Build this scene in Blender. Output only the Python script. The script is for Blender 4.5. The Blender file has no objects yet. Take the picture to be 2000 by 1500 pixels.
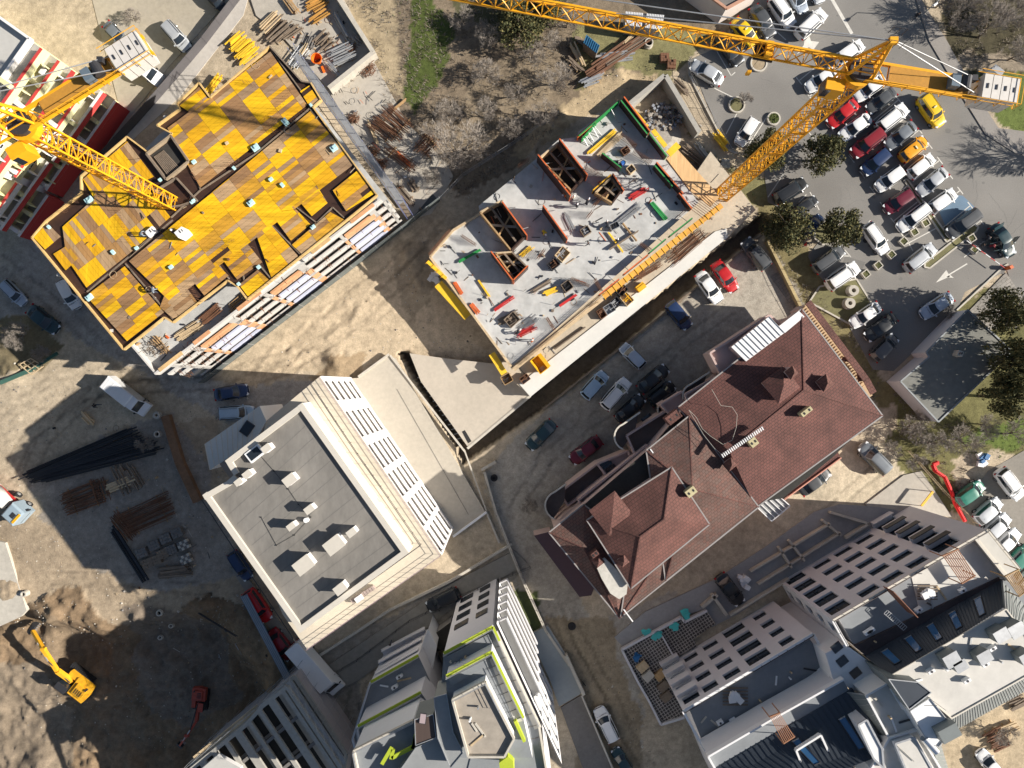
import bpy, math, random
import numpy as np
from mathutils import Vector, Matrix
random.seed(7)
R = math.radians
SC = bpy.context.scene
COL = SC.collection
# ---------------------------------------------------------------- camera, sky, sun
H, F = 95.0, 1333.3          # flying height, focal length in photo pixels
cam_d = bpy.data.cameras.new('camera'); cam_d.lens = 24; cam_d.sensor_width = 36
cam_d.clip_start = 1; cam_d.clip_end = 3000
cam = bpy.data.objects.new('camera', cam_d); COL.objects.link(cam)
cam.location = (0, 0, H); SC.camera = cam
SUN_EL, SH_SLOPE = 27.5, 0.06
w = bpy.data.worlds.new('World'); SC.world = w; w.use_nodes = True
nt = w.node_tree; nt.nodes.clear()
sky = nt.nodes.new('ShaderNodeTexSky'); sky.sky_type = 'NISHITA'; sky.sun_disc = False
sky.sun_elevation = R(SUN_EL); sky.sun_rotation = R(93)
bg = nt.nodes.new('ShaderNodeBackground'); bg.inputs[1].default_value = 0.05
wo = nt.nodes.new('ShaderNodeOutputWorld')
nt.links.new(sky.outputs[0], bg.inputs[0]); nt.links.new(bg.outputs[0], wo.inputs[0])
sd = bpy.data.lights.new('sun', 'SUN'); sd.energy = 5.0; sd.angle = R(0.5); sd.color = (1.0, 0.93, 0.83)
so = bpy.data.objects.new('sun', sd); COL.objects.link(so)
dv = Vector((-1, SH_SLOPE, -math.tan(R(SUN_EL)))).normalized()
so.rotation_euler = dv.to_track_quat('-Z', 'Y').to_euler(); so.location = (150, 0, 120)
SC.view_settings.view_transform = 'Standard'; SC.view_settings.look = 'None'
SC.view_settings.exposure = 0.78; SC.view_settings.gamma = 1

def P(x, y, z=0.0):
    k = (H - z) / F
    return Vector(((x - 1000) * k, (750 - y) * k, z))
def PP(pts, z=0.0): return [P(a, b, z) for a, b in pts]

# ---------------------------------------------------------------- materials
MATS = {}
def mat(name, col, rough=0.8, var=0.18, scale=1.5, fine=14.0, bump=0.0, metal=0.0, stretch=None, rot=0.0, emit=0, spec=0.5, coat=0.0, alpha=None):
    if name in MATS: return MATS[name]
    m = bpy.data.materials.new(name); m.use_nodes = True; n = m.node_tree.nodes; l = m.node_tree.links
    b = n['Principled BSDF']; b.inputs['Roughness'].default_value = rough; b.inputs['Metallic'].default_value = metal
    b.inputs['Specular IOR Level'].default_value = spec; b.inputs['Coat Weight'].default_value = coat
    c = (*col, 1)
    if var > 0:
        tc = n.new('ShaderNodeTexCoord'); mp = n.new('ShaderNodeMapping'); l.new(tc.outputs['Object'], mp.inputs[0])
        mp.inputs['Rotation'].default_value = (0, 0, rot)
        if stretch: mp.inputs['Scale'].default_value = stretch
        a = n.new('ShaderNodeTexNoise'); a.inputs['Scale'].default_value = scale / 4; a.inputs['Detail'].default_value = 5
        f = n.new('ShaderNodeTexNoise'); f.inputs['Scale'].default_value = fine / 4; f.inputs['Detail'].default_value = 4; f.inputs['Roughness'].default_value = 0.7
        l.new(mp.outputs[0], a.inputs[0]); l.new(mp.outputs[0], f.inputs[0])
        ad = n.new('ShaderNodeMath'); ad.operation = 'ADD'; l.new(a.outputs[0], ad.inputs[0]); l.new(f.outputs[0], ad.inputs[1])
        mr = n.new('ShaderNodeMapRange'); mr.inputs[1].default_value = 0.65; mr.inputs[2].default_value = 1.35
        mr.inputs[3].default_value = 1 - var; mr.inputs[4].default_value = 1 + var; l.new(ad.outputs[0], mr.inputs[0])
        vm = n.new('ShaderNodeVectorMath'); vm.operation = 'SCALE'; vm.inputs[0].default_value = col; l.new(mr.outputs[0], vm.inputs['Scale'])
        l.new(vm.outputs[0], b.inputs['Base Color'])
        if bump > 0:
            bp = n.new('ShaderNodeBump'); bp.inputs['Strength'].default_value = 0.8; bp.inputs['Distance'].default_value = bump
            l.new(f.outputs[0], bp.inputs['Height']); l.new(bp.outputs[0], b.inputs['Normal'])
    else: b.inputs['Base Color'].default_value = c
    MATS[name] = m; return m
def tile_mat(name, c1, c2, mortar, rot, sx=1.0, bw=0.42, rh=0.36, rough=0.85):
    m = bpy.data.materials.new(name); m.use_nodes = True; n = m.node_tree.nodes; l = m.node_tree.links
    b = n['Principled BSDF']; b.inputs['Roughness'].default_value = rough
    tc = n.new('ShaderNodeTexCoord'); mp = n.new('ShaderNodeMapping'); mp.inputs['Rotation'].default_value = (0, 0, rot)
    br = n.new('ShaderNodeTexBrick'); br.inputs['Scale'].default_value = sx
    br.inputs['Brick Width'].default_value = bw; br.inputs['Row Height'].default_value = rh; br.inputs['Mortar Size'].default_value = 0.03
    br.inputs['Color1'].default_value = (*c1, 1); br.inputs['Color2'].default_value = (*c2, 1); br.inputs['Mortar'].default_value = (*mortar, 1)
    ns = n.new('ShaderNodeTexNoise'); ns.inputs['Scale'].default_value = 0.35; ns.inputs['Detail'].default_value = 6; ns.inputs['Roughness'].default_value = .7
    mr = n.new('ShaderNodeMapRange'); mr.inputs[1].default_value = .35; mr.inputs[2].default_value = .65; mr.inputs[3].default_value = .72; mr.inputs[4].default_value = 1.25
    vm = n.new('ShaderNodeVectorMath'); vm.operation = 'SCALE'
    l.new(tc.outputs['Object'], mp.inputs[0]); l.new(mp.outputs[0], br.inputs[0]); l.new(mp.outputs[0], ns.inputs[0])
    l.new(ns.outputs[0], mr.inputs[0]); l.new(mr.outputs[0], vm.inputs['Scale']); l.new(br.outputs['Color'], vm.inputs[0])
    l.new(vm.outputs[0], b.inputs['Base Color'])
    bp = n.new('ShaderNodeBump'); bp.inputs['Distance'].default_value = 0.03; bp.invert = True
    l.new(br.outputs['Fac'], bp.inputs['Height']); l.new(bp.outputs[0], b.inputs['Normal'])
    MATS[name] = m; return m

A36, A38 = R(36.5), R(38)
concrete = mat('concrete', (.36, .345, .31), .85, .2, .6, 9, .01)
slabcon = mat('fresh concrete', (.47, .47, .455), .8, .26, .8, 3.5, .006)
lightcon = mat('pale concrete', (.50, .465, .40), .85, .2, .4, 6, .01)
whitewall = mat('white render', (.78, .76, .74), .85, .05, .8, 8)
darkcon = mat('dark concrete', (.17, .16, .15), .9, .25, .8, 8, .02)
asphalt = mat('asphalt', (.21, .20, .185), .9, .26, .5, 30, .006)
paint = mat('road paint', (.62, .60, .55), .8, .2, 6, 40)
bluepaint = mat('blue bay paint', (.13, .21, .30), .8, .2, 1, 20)
pave = tile_mat('paving blocks', (.30, .275, .245), (.25, .235, .21), (.17, .16, .14), R(-36), 1, .9, .45)
wood = mat('timber', (.42, .27, .13), .8, .35, 2, 12, .01)
palewood = mat('pale timber', (.55, .42, .26), .8, .3, 2, 14, .01)
oldwood = mat('weathered timber', (.20, .155, .115), .9, .35, 3, 14, .02)
rust = mat('rusty rebar', (.16, .075, .04), .85, .4, 4, 20)
yellowp = mat('yellow paint', (.78, .42, .015), .5, .12, 1.5, 10)
craney = mat('crane yellow', (.80, .38, .012), .45, .12, 1, 8)
yformw = mat('yellow formwork beam', (.80, .50, .03), .6, .2, 2, 12)
orange = mat('orange formwork steel', (.62, .13, .03), .6, .25, 2, 10)
green = mat('green formwork steel', (.02, .26, .06), .6, .2, 2, 10)
redp = mat('red paint', (.5, .03, .03), .5, .2, 2, 10)
steel = mat('galvanised steel', (.42, .43, .44), .45, .2, 2, 10, metal=.5)
darkmetal = mat('dark metal', (.05, .05, .055), .5, .1, 2, 10, metal=.3)
whitep = mat('white metal', (.80, .80, .80), .4, .04, 2, 10)
black = mat('black rubber', (.018, .018, .02), .8, 0)
glass = mat('dark window glass', (.02, .027, .035), .06, 0, spec=.8)
glassb = mat('blue skylight glass', (.04, .12, .25), .05, 0, spec=.8)
styro = mat('pale blue foam', (.45, .68, .70), .8, .06)
bark = mat('bark', (.15, .115, .085), .95, .2, 3, 12)
twig = mat('bare twigs', (.30, .265, .23), .95, .25, 1, 4)
dirtheap = mat('loose soil', (.33, .26, .17), .95, .25, 1.5, 12, .05)
rubble = mat('rubble', (.36, .33, .29), .95, .35, 4, 20, .03)
# ---------------------------------------------------------------- mesh builder
class MB:
    def __init__(s): s.v = []; s.f = []; s.m = []; s.mats = []
    def mi(s, m):
        if m not in s.mats: s.mats.append(m)
        return s.mats.index(m)
    def add(s, vs, fs, m):
        o = len(s.v); k = s.mi(m); s.v.extend([tuple(p) for p in vs])
        for f in fs: s.f.append([i + o for i in f]); s.m.append(k)
        return s
    def box(s, c, sx, sy, sz, m, rot=0.0, base=True):
        "box centred on c in plan; c.z is its base (base=True) or centre"
        cx, cy, cz = c; z0 = cz if base else cz - sz / 2; ca, sa = math.cos(rot), math.sin(rot)
        q = [(cx + ca * x * sx / 2 - sa * y * sy / 2, cy + sa * x * sx / 2 + ca * y * sy / 2) for x, y in ((-1, -1), (1, -1), (1, 1), (-1, 1))]
        return s.add([(x, y, z0) for x, y in q] + [(x, y, z0 + sz) for x, y in q], [(3, 2, 1, 0), (4, 5, 6, 7), (0, 1, 5, 4), (1, 2, 6, 5), (2, 3, 7, 6), (3, 0, 4, 7)], m)
    def prism(s, pts, z0, z1, m, mtop=None, bottom=True):
        pts = [(p[0], p[1]) for p in pts]
        a = sum(pts[i][0] * pts[(i + 1) % len(pts)][1] - pts[(i + 1) % len(pts)][0] * pts[i][1] for i in range(len(pts)))
        if a < 0: pts = pts[::-1]
        n = len(pts); vs = [(x, y, z0) for x, y in pts] + [(x, y, z1) for x, y in pts]
        s.add(vs, [(i, (i + 1) % n, n + (i + 1) % n, n + i) for i in range(n)] + ([tuple(range(n - 1, -1, -1))] if bottom else []), m)
        s.add([(x, y, z1) for x, y in pts], [tuple(range(n))], mtop or m)
        return s
    def beam(s, a, b, w, h, m, up=Vector((0, 0, 1))):
        a = Vector(a); b = Vector(b); d = (b - a)
        if d.length < 1e-6: return s
        d.normalize()
        if abs(d.dot(up)) > .98: up = Vector((0, 1, 0))
        x = d.cross(up).normalized() * (w / 2); y = x.normalized().cross(d).normalized() * (h / 2)
        c = [a - x - y, a + x - y, a + x + y, a - x + y, b - x - y, b + x - y, b + x + y, b - x + y]
        return s.add(c, [(0, 3, 2, 1), (4, 5, 6, 7), (0, 1, 5, 4), (1, 2, 6, 5), (2, 3, 7, 6), (3, 0, 4, 7)][::1], m)
    def tube(s, a, b, r0, r1, m, n=6, caps=True):
        a = Vector(a); b = Vector(b); d = (b - a)
        if d.length < 1e-6: return s
        d.normalize(); up = Vector((0, 0, 1)) if abs(d.z) < .95 else Vector((1, 0, 0))
        x = d.cross(up).normalized(); y = x.cross(d).normalized(); vs = []
        for c, r in ((a, r0), (b, r1)):
            for i in range(n):
                t = 2 * math.pi * i / n; vs.append(c + x * (math.cos(t) * r) + y * (math.sin(t) * r))
        fs = [(i, i + n, (i + 1) % n + n, (i + 1) % n) for i in range(n)]
        if caps: fs += [tuple(range(n)), tuple(range(2 * n - 1, n - 1, -1))]
        return s.add(vs, fs, m)
    def ring(s, c, r0, r1, z0, z1, m, n=20):
        vs = []; cx, cy = c[0], c[1]
        for i in range(n):
            t = 2 * math.pi * i / n; q = math.cos(t), math.sin(t)
            vs += [(cx + q[0] * r1, cy + q[1] * r1, z0), (cx + q[0] * r1, cy + q[1] * r1, z1), (cx + q[0] * r0, cy + q[1] * r0, z1), (cx + q[0] * r0, cy + q[1] * r0, z0)]
        fs = []
        for i in range(n):
            a, b = 4 * i, 4 * ((i + 1) % n)
            fs += [(a, b, b + 1, a + 1), (a + 1, b + 1, b + 2, a + 2), (a + 2, b + 2, b + 3, a + 3)]
        return s.add(vs, fs, m)
    def build(s, name, parent=None, smooth=False):
        me = bpy.data.meshes.new(name); me.from_pydata(s.v, [], s.f)
        for m in s.mats: me.materials.append(m)
        if len(s.mats) > 1: me.polygons.foreach_set('material_index', s.m)
        if smooth: me.polygons.foreach_set('use_smooth', [True] * len(s.f))
        me.update(); o = bpy.data.objects.new(name, me); COL.objects.link(o)
        if parent is not None:
            o.parent = parent; o.location = (0, 0, 0) if parent.get('_loc') else -parent.location
        return o
def tag(o, label=None, cat=None, group=None, kind=None):
    if label: o['label'] = label
    if cat: o['category'] = cat
    if group: o['group'] = group
    if kind: o['kind'] = kind
    return o
LOCAL = []
def thing(name, loc, label, cat, group=None, local=False):
    "empty at the thing's base; parts are given in world coordinates unless local"
    o = bpy.data.objects.new(name, None); COL.objects.link(o); o.location = loc; o.empty_display_size = .3
    if local: o['_loc'] = 1; LOCAL.append(o)
    return tag(o, label, cat, group)
def sub(mb, name, par, smooth=False):
    "part of a part (its parent already sits at the world offset)"
    o = mb.build(name, None, smooth); o.parent = par; return o
def struct(mb, name): return tag(mb.build(name), kind='structure')
def clone(src, loc, rz=0.0, sc=1.0, label=None, group=None, skip=(), remat=None):
    r = src.copy(); COL.objects.link(r); r.location = loc; r.rotation_euler = (0, 0, rz); r.scale = (sc, sc, sc) if not isinstance(sc, tuple) else sc
    if label: r['label'] = label
    if group: r['group'] = group
    for ch in KIDS[src.name]:
        if ch.name.split('.')[0] in skip: continue
        c = ch.copy(); COL.objects.link(c); c.parent = r
        if remat: remat(c)
        for g in KIDS.get(ch.name, []):
            d = g.copy(); COL.objects.link(d); d.parent = c
    return r
KIDS = {}
def index_kids(root):
    KIDS[root.name] = [o for o in COL.objects if o.parent == root]
    for c in KIDS[root.name]: KIDS[c.name] = [o for o in COL.objects if o.parent == c]
def drop(root):
    for c in KIDS[root.name]:
        for g in KIDS.get(c.name, []): bpy.data.objects.remove(g)
        bpy.data.objects.remove(c)
    bpy.data.objects.remove(root)
# ---------------------------------------------------------------- numpy noise
_rs = np.random.RandomState(3); _tab = _rs.rand(256, 256)
def vnoise(x, y):
    xi = np.floor(x).astype(int); yi = np.floor(y).astype(int); fx = x - xi; fy = y - yi
    fx = fx * fx * (3 - 2 * fx); fy = fy * fy * (3 - 2 * fy)
    g = lambda a, b: _tab[a % 256, b % 256]
    return (g(xi, yi) * (1 - fx) + g(xi + 1, yi) * fx) * (1 - fy) + (g(xi, yi + 1) * (1 - fx) + g(xi + 1, yi + 1) * fx) * fy
def fbm(x, y, o=4):
    s = 0; a = .5; t = 0
    for i in range(o): s = s + a * vnoise(x * 2 ** i + 17 * i, y * 2 ** i + 31 * i); t += a; a *= .5
    return s / t
def inpoly(px, py, poly):
    r = np.zeros(px.shape, bool); n = len(poly)
    for i in range(n):
        x0, y0 = poly[i]; x1, y1 = poly[(i + 1) % n]
        if y0 == y1: continue
        c = ((y0 > py) != (y1 > py)) & (px < (x1 - x0) * (py - y0) / (y1 - y0) + x0); r ^= c
    return r
# ---------------------------------------------------------------- ground
sp = 0.34
ax = np.concatenate([[-700, -400, -220, -140, -105], np.arange(-88, 88, sp), [105, 140, 220, 400, 700]])
ay = np.concatenate([[-700, -400, -220, -120, -80], np.arange(-64, 64, sp), [80, 120, 220, 400, 700]])
X, Y = np.meshgrid(ax, ay); PX = X * F / H + 1000; PY = 750 - Y * F / H
n1 = fbm(X * .35 + 40, Y * .35 + 40, 4); n2 = fbm(X * .9 + 9, Y * .9 + 77, 3); n3 = fbm(X * .08 + 5, Y * .08 + 3, 3); n4 = fbm(X * 2.3, Y * 2.3, 2)
WX = PX + (n1 - .5) * 34 + (n2 - .5) * 14; WY = PY + (fbm(X * .35 + 90, Y * .35 + 11, 4) - .5) * 34 + (n4 - .5) * 12
col = np.zeros(X.shape + (3,)); col[:] = (.45, .375, .275)
hgt = (n1 - .5) * .14 + (n2 - .5) * .05
def zone(poly, c, amp=None, ragged=True):
    m = inpoly(WX, WY, poly) if ragged else inpoly(PX, PY, poly)
    if c is not None: col[m] = c
    if amp is not None: hgt[m] = ((n1 - .5) * (.14 if amp < 2 else .24) + (n2 - .5) * (.05 if amp < 2 else .12))[m] * amp
    return m
zone([(-900, 1020), (120, 1000), (250, 830), (420, 820), (520, 1100), (700, 1520), (700, 2500), (-900, 2500)], (.36, .285, .20), 1.2)
zone([(60, 930), (330, 800), (400, 900), (480, 1120), (330, 1160), (180, 1120), (80, 1010)], (.30, .265, .225), .6)
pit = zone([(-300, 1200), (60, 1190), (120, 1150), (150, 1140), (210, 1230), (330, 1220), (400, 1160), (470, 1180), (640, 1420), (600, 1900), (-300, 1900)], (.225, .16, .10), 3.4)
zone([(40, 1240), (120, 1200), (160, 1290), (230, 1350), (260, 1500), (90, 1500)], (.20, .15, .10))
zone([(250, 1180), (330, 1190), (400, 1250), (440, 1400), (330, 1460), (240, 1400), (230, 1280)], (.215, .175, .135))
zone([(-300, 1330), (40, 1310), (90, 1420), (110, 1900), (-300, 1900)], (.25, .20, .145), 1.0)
# grey hard-packed lanes and yards
zone([(-400, 330), (60, 440), (140, 560), (300, 720), (430, 740), (620, 745), (560, 860), (470, 840), (300, 745), (230, 700), (100, 640), (-400, 600)], (.345, .32, .285), .3)
zone([(940, 920), (1105, 770), (1290, 620), (1480, 455), (1620, 620), (1500, 760), (1200, 960), (1080, 1030), (1160, 1220), (1330, 1150), (1250, 1260), (1260, 1900), (1150, 1900), (1130, 1400), (1020, 1180), (960, 1000)], (.375, .34, .285), .12)
zone([(1060, 1200), (1190, 1210), (1250, 1420), (1270, 1900), (1170, 1900), (1120, 1350)], (.31, .25, .17), .3)
zone([(1500, 990), (1640, 890), (1760, 850), (1800, 920), (1700, 1010), (1560, 1060)], (.50, .43, .32), .3)
zone([(600, 1300), (840, 1150), (1010, 1110), (1000, 1170), (900, 1200), (700, 1330), (760, 1500), (740, 1900), (650, 1900), (640, 1420)], (.29, .265, .225), .3)
zone([(560, 470), (860, 420), (1000, 640), (870, 730), (700, 700), (480, 745), (430, 725)], (.48, .39, .275), .9)
zone([(770, 470), (830, 470), (845, 600), (800, 620), (780, 560)], (.33, .27, .19))
zone([(640, 690), (720, 690), (700, 740), (610, 735)], (.33, .25, .16))
zone([(1840, 1400), (2300, 1200), (2300, 1900), (1850, 1900)], (.46, .37, .25), .5)
# vegetation ground
scrub_poly = [(640, -900), (1480, -900), (1460, 0), (1430, 60), (1345, 115), (1300, 150), (1130, 190), (1100, 250), (1010, 320), (900, 380), (840, 330), (790, 310), (760, 210), (735, 140), (690, 60)]
zone(scrub_poly, (.215, .17, .12), .8)
zone([(650, -100), (760, -100), (780, 120), (790, 200), (750, 170), (735, 110), (690, 50)], (.36, .29, .19), .6)
zone([(880, 0), (1120, 0), (1100, 40), (980, 60), (900, 40)], (.10, .095, .05), .8)
zone([(930, 120), (1080, 90), (1100, 230), (1020, 310), (900, 370), (880, 300)], (.25, .20, .14), .8)
grass_poly = [(795, -60), (850, 0), (885, 50), (880, 110), (855, 160), (820, 215), (790, 190), (785, 130), (805, 70)]
zone(grass_poly, (.085, .11, .03), .5)
zone([(1130, 40), (1400, 60), (1345, 120), (1310, 150), (1340, 250), (1420, 330), (1500, 350), (1520, 390), (1440, 400), (1400, 330), (1280, 150), (1180, 120), (1150, 180), (1120, 170)], (.20, .185, .09), .6)
zone([(1190, 130), (1290, 150), (1220, 200), (1130, 240), (1030, 300), (990, 300), (1110, 190)], (.42, .33, .21), 1.2)
zone([(1500, 380), (1620, 540), (1660, 640), (1700, 700), (1760, 770), (1720, 800), (1640, 700), (1560, 580), (1500, 480), (1470, 400)], (.20, .17, .085), .6)
park_poly = [(1795, -900), (2900, -900), (2900, 300), (2000, 262), (1945, 235), (1900, 150), (1850, 80)]
zone(park_poly, (.085, .075, .045), .5)
zone([(1880, 105), (1960, 100), (2060, 120), (2060, 145), (1960, 135), (1880, 130)], (.30, .25, .19), .3)
zone([(1900, 135), (2060, 150), (2060, 255), (1990, 262), (1945, 235)], (.13, .165, .045), .4)
zone([(1880, 590), (1960, 560), (2900, 560), (2900, 900), (2020, 900), (1950, 880), (1860, 900), (1880, 1000), (1830, 1010), (1760, 900), (1740, 860), (1760, 740), (1850, 640)], (.16, .15, .065), .6)
zone([(1860, 850), (1960, 820), (2060, 820), (2060, 880), (1960, 880)], (.12, .16, .04))
zone([(1000, 1150), (1050, 1150), (1060, 1220), (1045, 1240), (1000, 1240)], (.10, .12, .05))
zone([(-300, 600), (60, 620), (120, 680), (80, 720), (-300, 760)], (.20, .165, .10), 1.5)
# wheel ruts running up the site lane, and track marks in the pit
def ruts(poly, ang, period, amp):
    m = inpoly(WX, WY, poly); u = X * math.sin(ang) - Y * math.cos(ang)
    hgt[m] += (np.sin(u * 2 * math.pi / period + n1 * 9) * amp * (n2 > .45))[m]
ruts([(540, 700), (600, 600), (700, 520), (820, 470), (850, 560), (700, 660), (560, 745)], R(36), .8, .05)
ruts([(480, 720), (860, 430), (900, 470), (560, 740)], R(40), 1.6, .09)
ruts([(0, 720), (200, 700), (340, 760), (150, 820), (40, 900), (0, 960)], R(20), 1.3, .07)
ruts([(150, 1100), (300, 1120), (420, 1150), (380, 1180), (200, 1170)], R(-60), 1.2, .06)
ruts([(100, 1130), (170, 1140), (200, 1230), (160, 1320), (120, 1260), (90, 1180)], R(-12), .6, .08)
ruts([(280, 1250), (420, 1230), (430, 1330), (300, 1350)], R(60), 1.5, .10)
# dug edges in the pit: soft terraces
bank = fbm(X * .16 + 61, Y * .16 + 7, 3); hgt[pit] += (np.clip((bank - .5) * 9, -1, 1) * .6 - .35 + (n4 - .5) * .42 + (n2 - .5) * .5)[pit]
for cx, cy, r, h in ((95, 1290, 34, -1.1), (105, 1215, 26, .9), (265, 1210, 22, .9), (300, 1240, 30, .5), (345, 1280, 36, .7), (190, 1240, 24, .5), (660, 712, 30, .8), (800, 500, 34, .8), (830, 560, 26, .8), (1210, 140, 22, .8), (1065, 270, 26, 1.2), (1100, 235, 20, 1.0), (20, 1150, 30, .7), (20, 720, 30, .6), (240, 1410, 40, .6)):
    d = np.hypot(PX - cx, PY - cy) / r; hgt += h * np.exp(-d * d * 1.2) * (1 + (n2 - .5) * 1.6)
# the pit lies about four metres below the yard, with sloping sides
deep = inpoly(WX, WY, [(-300, 1225), (60, 1212), (150, 1235), (330, 1232), (420, 1212), (450, 1270), (520, 1400), (580, 1600), (560, 1900), (-300, 1900)]).astype(float)
for _ in range(7):
    for ax_ in (0, 1): deep = (np.roll(deep, 1, ax_) + deep + np.roll(deep, -1, ax_) + np.roll(deep, 2, ax_) + np.roll(deep, -2, ax_)) / 5
hgt -= 4.2 * deep
# flat under hard surfaces, cut trench
asph_poly = [(1345, 118), (1440, 75), (1475, -300), (1790, -300), (1800, 0), (1850, 80), (1900, 172), (1950, 250), (2600, 330), (2600, 590), (1990, 600), (1967, 528), (1885, 570), (1868, 608), (1745, 725), (1705, 722), (1660, 640), (1692, 590), (1672, 545), (1625, 570), (1590, 525), (1578, 500), (1605, 465), (1575, 430), (1500, 395), (1492, 330), (1500, 270), (1435, 290), (1420, 290)]
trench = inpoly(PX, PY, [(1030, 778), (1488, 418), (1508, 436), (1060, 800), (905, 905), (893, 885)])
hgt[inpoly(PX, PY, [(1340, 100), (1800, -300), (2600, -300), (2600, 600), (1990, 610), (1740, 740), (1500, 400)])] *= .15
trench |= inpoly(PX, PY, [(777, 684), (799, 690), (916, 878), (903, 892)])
def track(pts, w_=.22, gap=1.7, dp=.06, dk=.76):
    q = [((a - 1000) * H / F, (750 - b) * H / F) for a, b in pts]
    for (x0, y0), (x1, y1) in zip(q, q[1:]):
        L = math.hypot(x1 - x0, y1 - y0); ux_, uy_ = (x1 - x0) / L, (y1 - y0) / L; s = (X - x0) * ux_ + (Y - y0) * uy_; d = -(X - x0) * uy_ + (Y - y0) * ux_ + (n3 - .5) * 3
        m = (s > -.2) & (s < L + .2) & (np.abs(np.abs(d) - gap / 2) < w_) & (n2 > .33); hgt[m] -= dp; col[m] *= dk
for tp in ([(430, 740), (560, 690), (700, 570), (850, 440)], [(470, 745), (620, 680), (780, 540), (880, 430)], [(0, 960), (60, 850), (160, 770), (330, 740)], [(20, 1000), (90, 860), (190, 760), (420, 735)], [(0, 500), (110, 590), (260, 720), (430, 745)], [(1080, 1180), (1150, 1330), (1240, 1500)], [(1110, 1200), (1190, 1350), (1262, 1500)], [(1000, 990), (1060, 890), (1200, 800), (1420, 600)], [(1250, 1250), (1420, 1150), (1600, 1010), (1720, 900)], [(560, 1300), (640, 1400), (690, 1500)], [(100, 1130), (260, 1130), (430, 1160)], [(720, 1300), (690, 1380), (720, 1500)]): track(tp)
hgt -= .06; hgt = np.minimum(hgt, 2)
far = (np.abs(X) > 90) | (np.abs(Y) > 66); hgt[far] = -.06
inasp = inpoly(PX, PY, asph_poly); hgt[inasp] = np.minimum(hgt[inasp], -.06)
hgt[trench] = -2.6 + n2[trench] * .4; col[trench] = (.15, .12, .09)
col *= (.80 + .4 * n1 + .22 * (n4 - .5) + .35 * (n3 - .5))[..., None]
ny, nx = X.shape
verts = np.stack([X, Y, hgt], -1).reshape(-1, 3)
ii = np.arange(ny * nx).reshape(ny, nx)
faces = np.stack([ii[:-1, :-1], ii[:-1, 1:], ii[1:, 1:], ii[1:, :-1]], -1).reshape(-1, 4)
gm = bpy.data.meshes.new('ground'); gm.vertices.add(len(verts)); gm.vertices.foreach_set('co', verts.ravel())
gm.loops.add(faces.size); gm.loops.foreach_set('vertex_index', faces.ravel()); gm.polygons.add(len(faces))
gm.polygons.foreach_set('loop_start', np.arange(0, faces.size, 4)); gm.polygons.foreach_set('use_smooth', np.ones(len(faces), bool))
ca = gm.color_attributes.new('soil', 'FLOAT_COLOR', 'POINT')
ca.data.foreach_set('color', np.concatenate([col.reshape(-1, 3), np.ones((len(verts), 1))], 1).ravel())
gm.update(calc_edges=True); gm.validate()
gmat = bpy.data.materials.new('bare ground'); gmat.use_nodes = True; n = gmat.node_tree.nodes; l = gmat.node_tree.links
b = n['Principled BSDF']; b.inputs['Roughness'].default_value = .95; b.inputs['Specular IOR Level'].default_value = .2
at = n.new('ShaderNodeAttribute'); at.attribute_name = 'soil'; tc = n.new('ShaderNodeTexCoord')
s1 = n.new('ShaderNodeTexNoise'); s1.inputs['Scale'].default_value = 1.1; s1.inputs['Detail'].default_value = 9; s1.inputs['Roughness'].default_value = .72
s2 = n.new('ShaderNodeTexNoise'); s2.inputs['Scale'].default_value = 7; s2.inputs['Detail'].default_value = 5; s2.inputs['Roughness'].default_value = .8
mr = n.new('ShaderNodeMapRange'); mr.inputs[1].default_value = .3; mr.inputs[2].default_value = .7; mr.inputs[3].default_value = .72; mr.inputs[4].default_value = 1.28
m2 = n.new('ShaderNodeMapRange'); m2.inputs[1].default_value = .35; m2.inputs[2].default_value = .65; m2.inputs[3].default_value = .84; m2.inputs[4].default_value = 1.16
mu = n.new('ShaderNodeMath'); mu.operation = 'MULTIPLY'; vm = n.new('ShaderNodeVectorMath'); vm.operation = 'SCALE'
for s in (s1, s2): l.new(tc.outputs['Object'], s.inputs[0])
l.new(s1.outputs[0], mr.inputs[0]); l.new(s2.outputs[0], m2.inputs[0]); l.new(mr.outputs[0], mu.inputs[0]); l.new(m2.outputs[0], mu.inputs[1])
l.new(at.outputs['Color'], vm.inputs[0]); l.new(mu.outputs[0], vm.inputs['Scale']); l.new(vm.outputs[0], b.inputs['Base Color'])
bp = n.new('ShaderNodeBump'); bp.inputs['Distance'].default_value = .07; bp.inputs['Strength'].default_value = .8
ad = n.new('ShaderNodeMath'); ad.operation = 'ADD'; l.new(s1.outputs[0], ad.inputs[0]); l.new(s2.outputs[0], ad.inputs[1])
l.new(ad.outputs[0], bp.inputs['Height']); l.new(bp.outputs[0], b.inputs['Normal'])
gm.materials.append(gmat); go = bpy.data.objects.new('ground', gm); COL.objects.link(go); go['kind'] = 'structure'
def ground_z(x, y):
    i = np.searchsorted(ax, x); j = np.searchsorted(ay, y); return float(hgt[min(j, ny - 1), min(i, nx - 1)])
def on_ground(x, y, up=0.0):
    z = 0.0
    for _ in range(4): q = P(x, y, z); z = ground_z(q.x, q.y) + up
    return z
def sheet(name, polys, m, z, thick=.05):
    mb = MB()
    for p in polys: mb.prism(PP(p, z), z - thick, z, m, bottom=False)
    return struct(mb, name)
sheet('parking_lot', [asph_poly], asphalt, 0.0)
sheet('pavement', [[(1772, -60), (1795, -60), (1800, 0), (1850, 80), (1900, 172), (1950, 250), (2600, 330), (2600, 350), (1985, 300), (1925, 262), (1865, 165), (1815, 80)]], mat('pavement asphalt', (.27, .25, .23), .9, .18, .5, 20), .12, .2)
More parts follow.
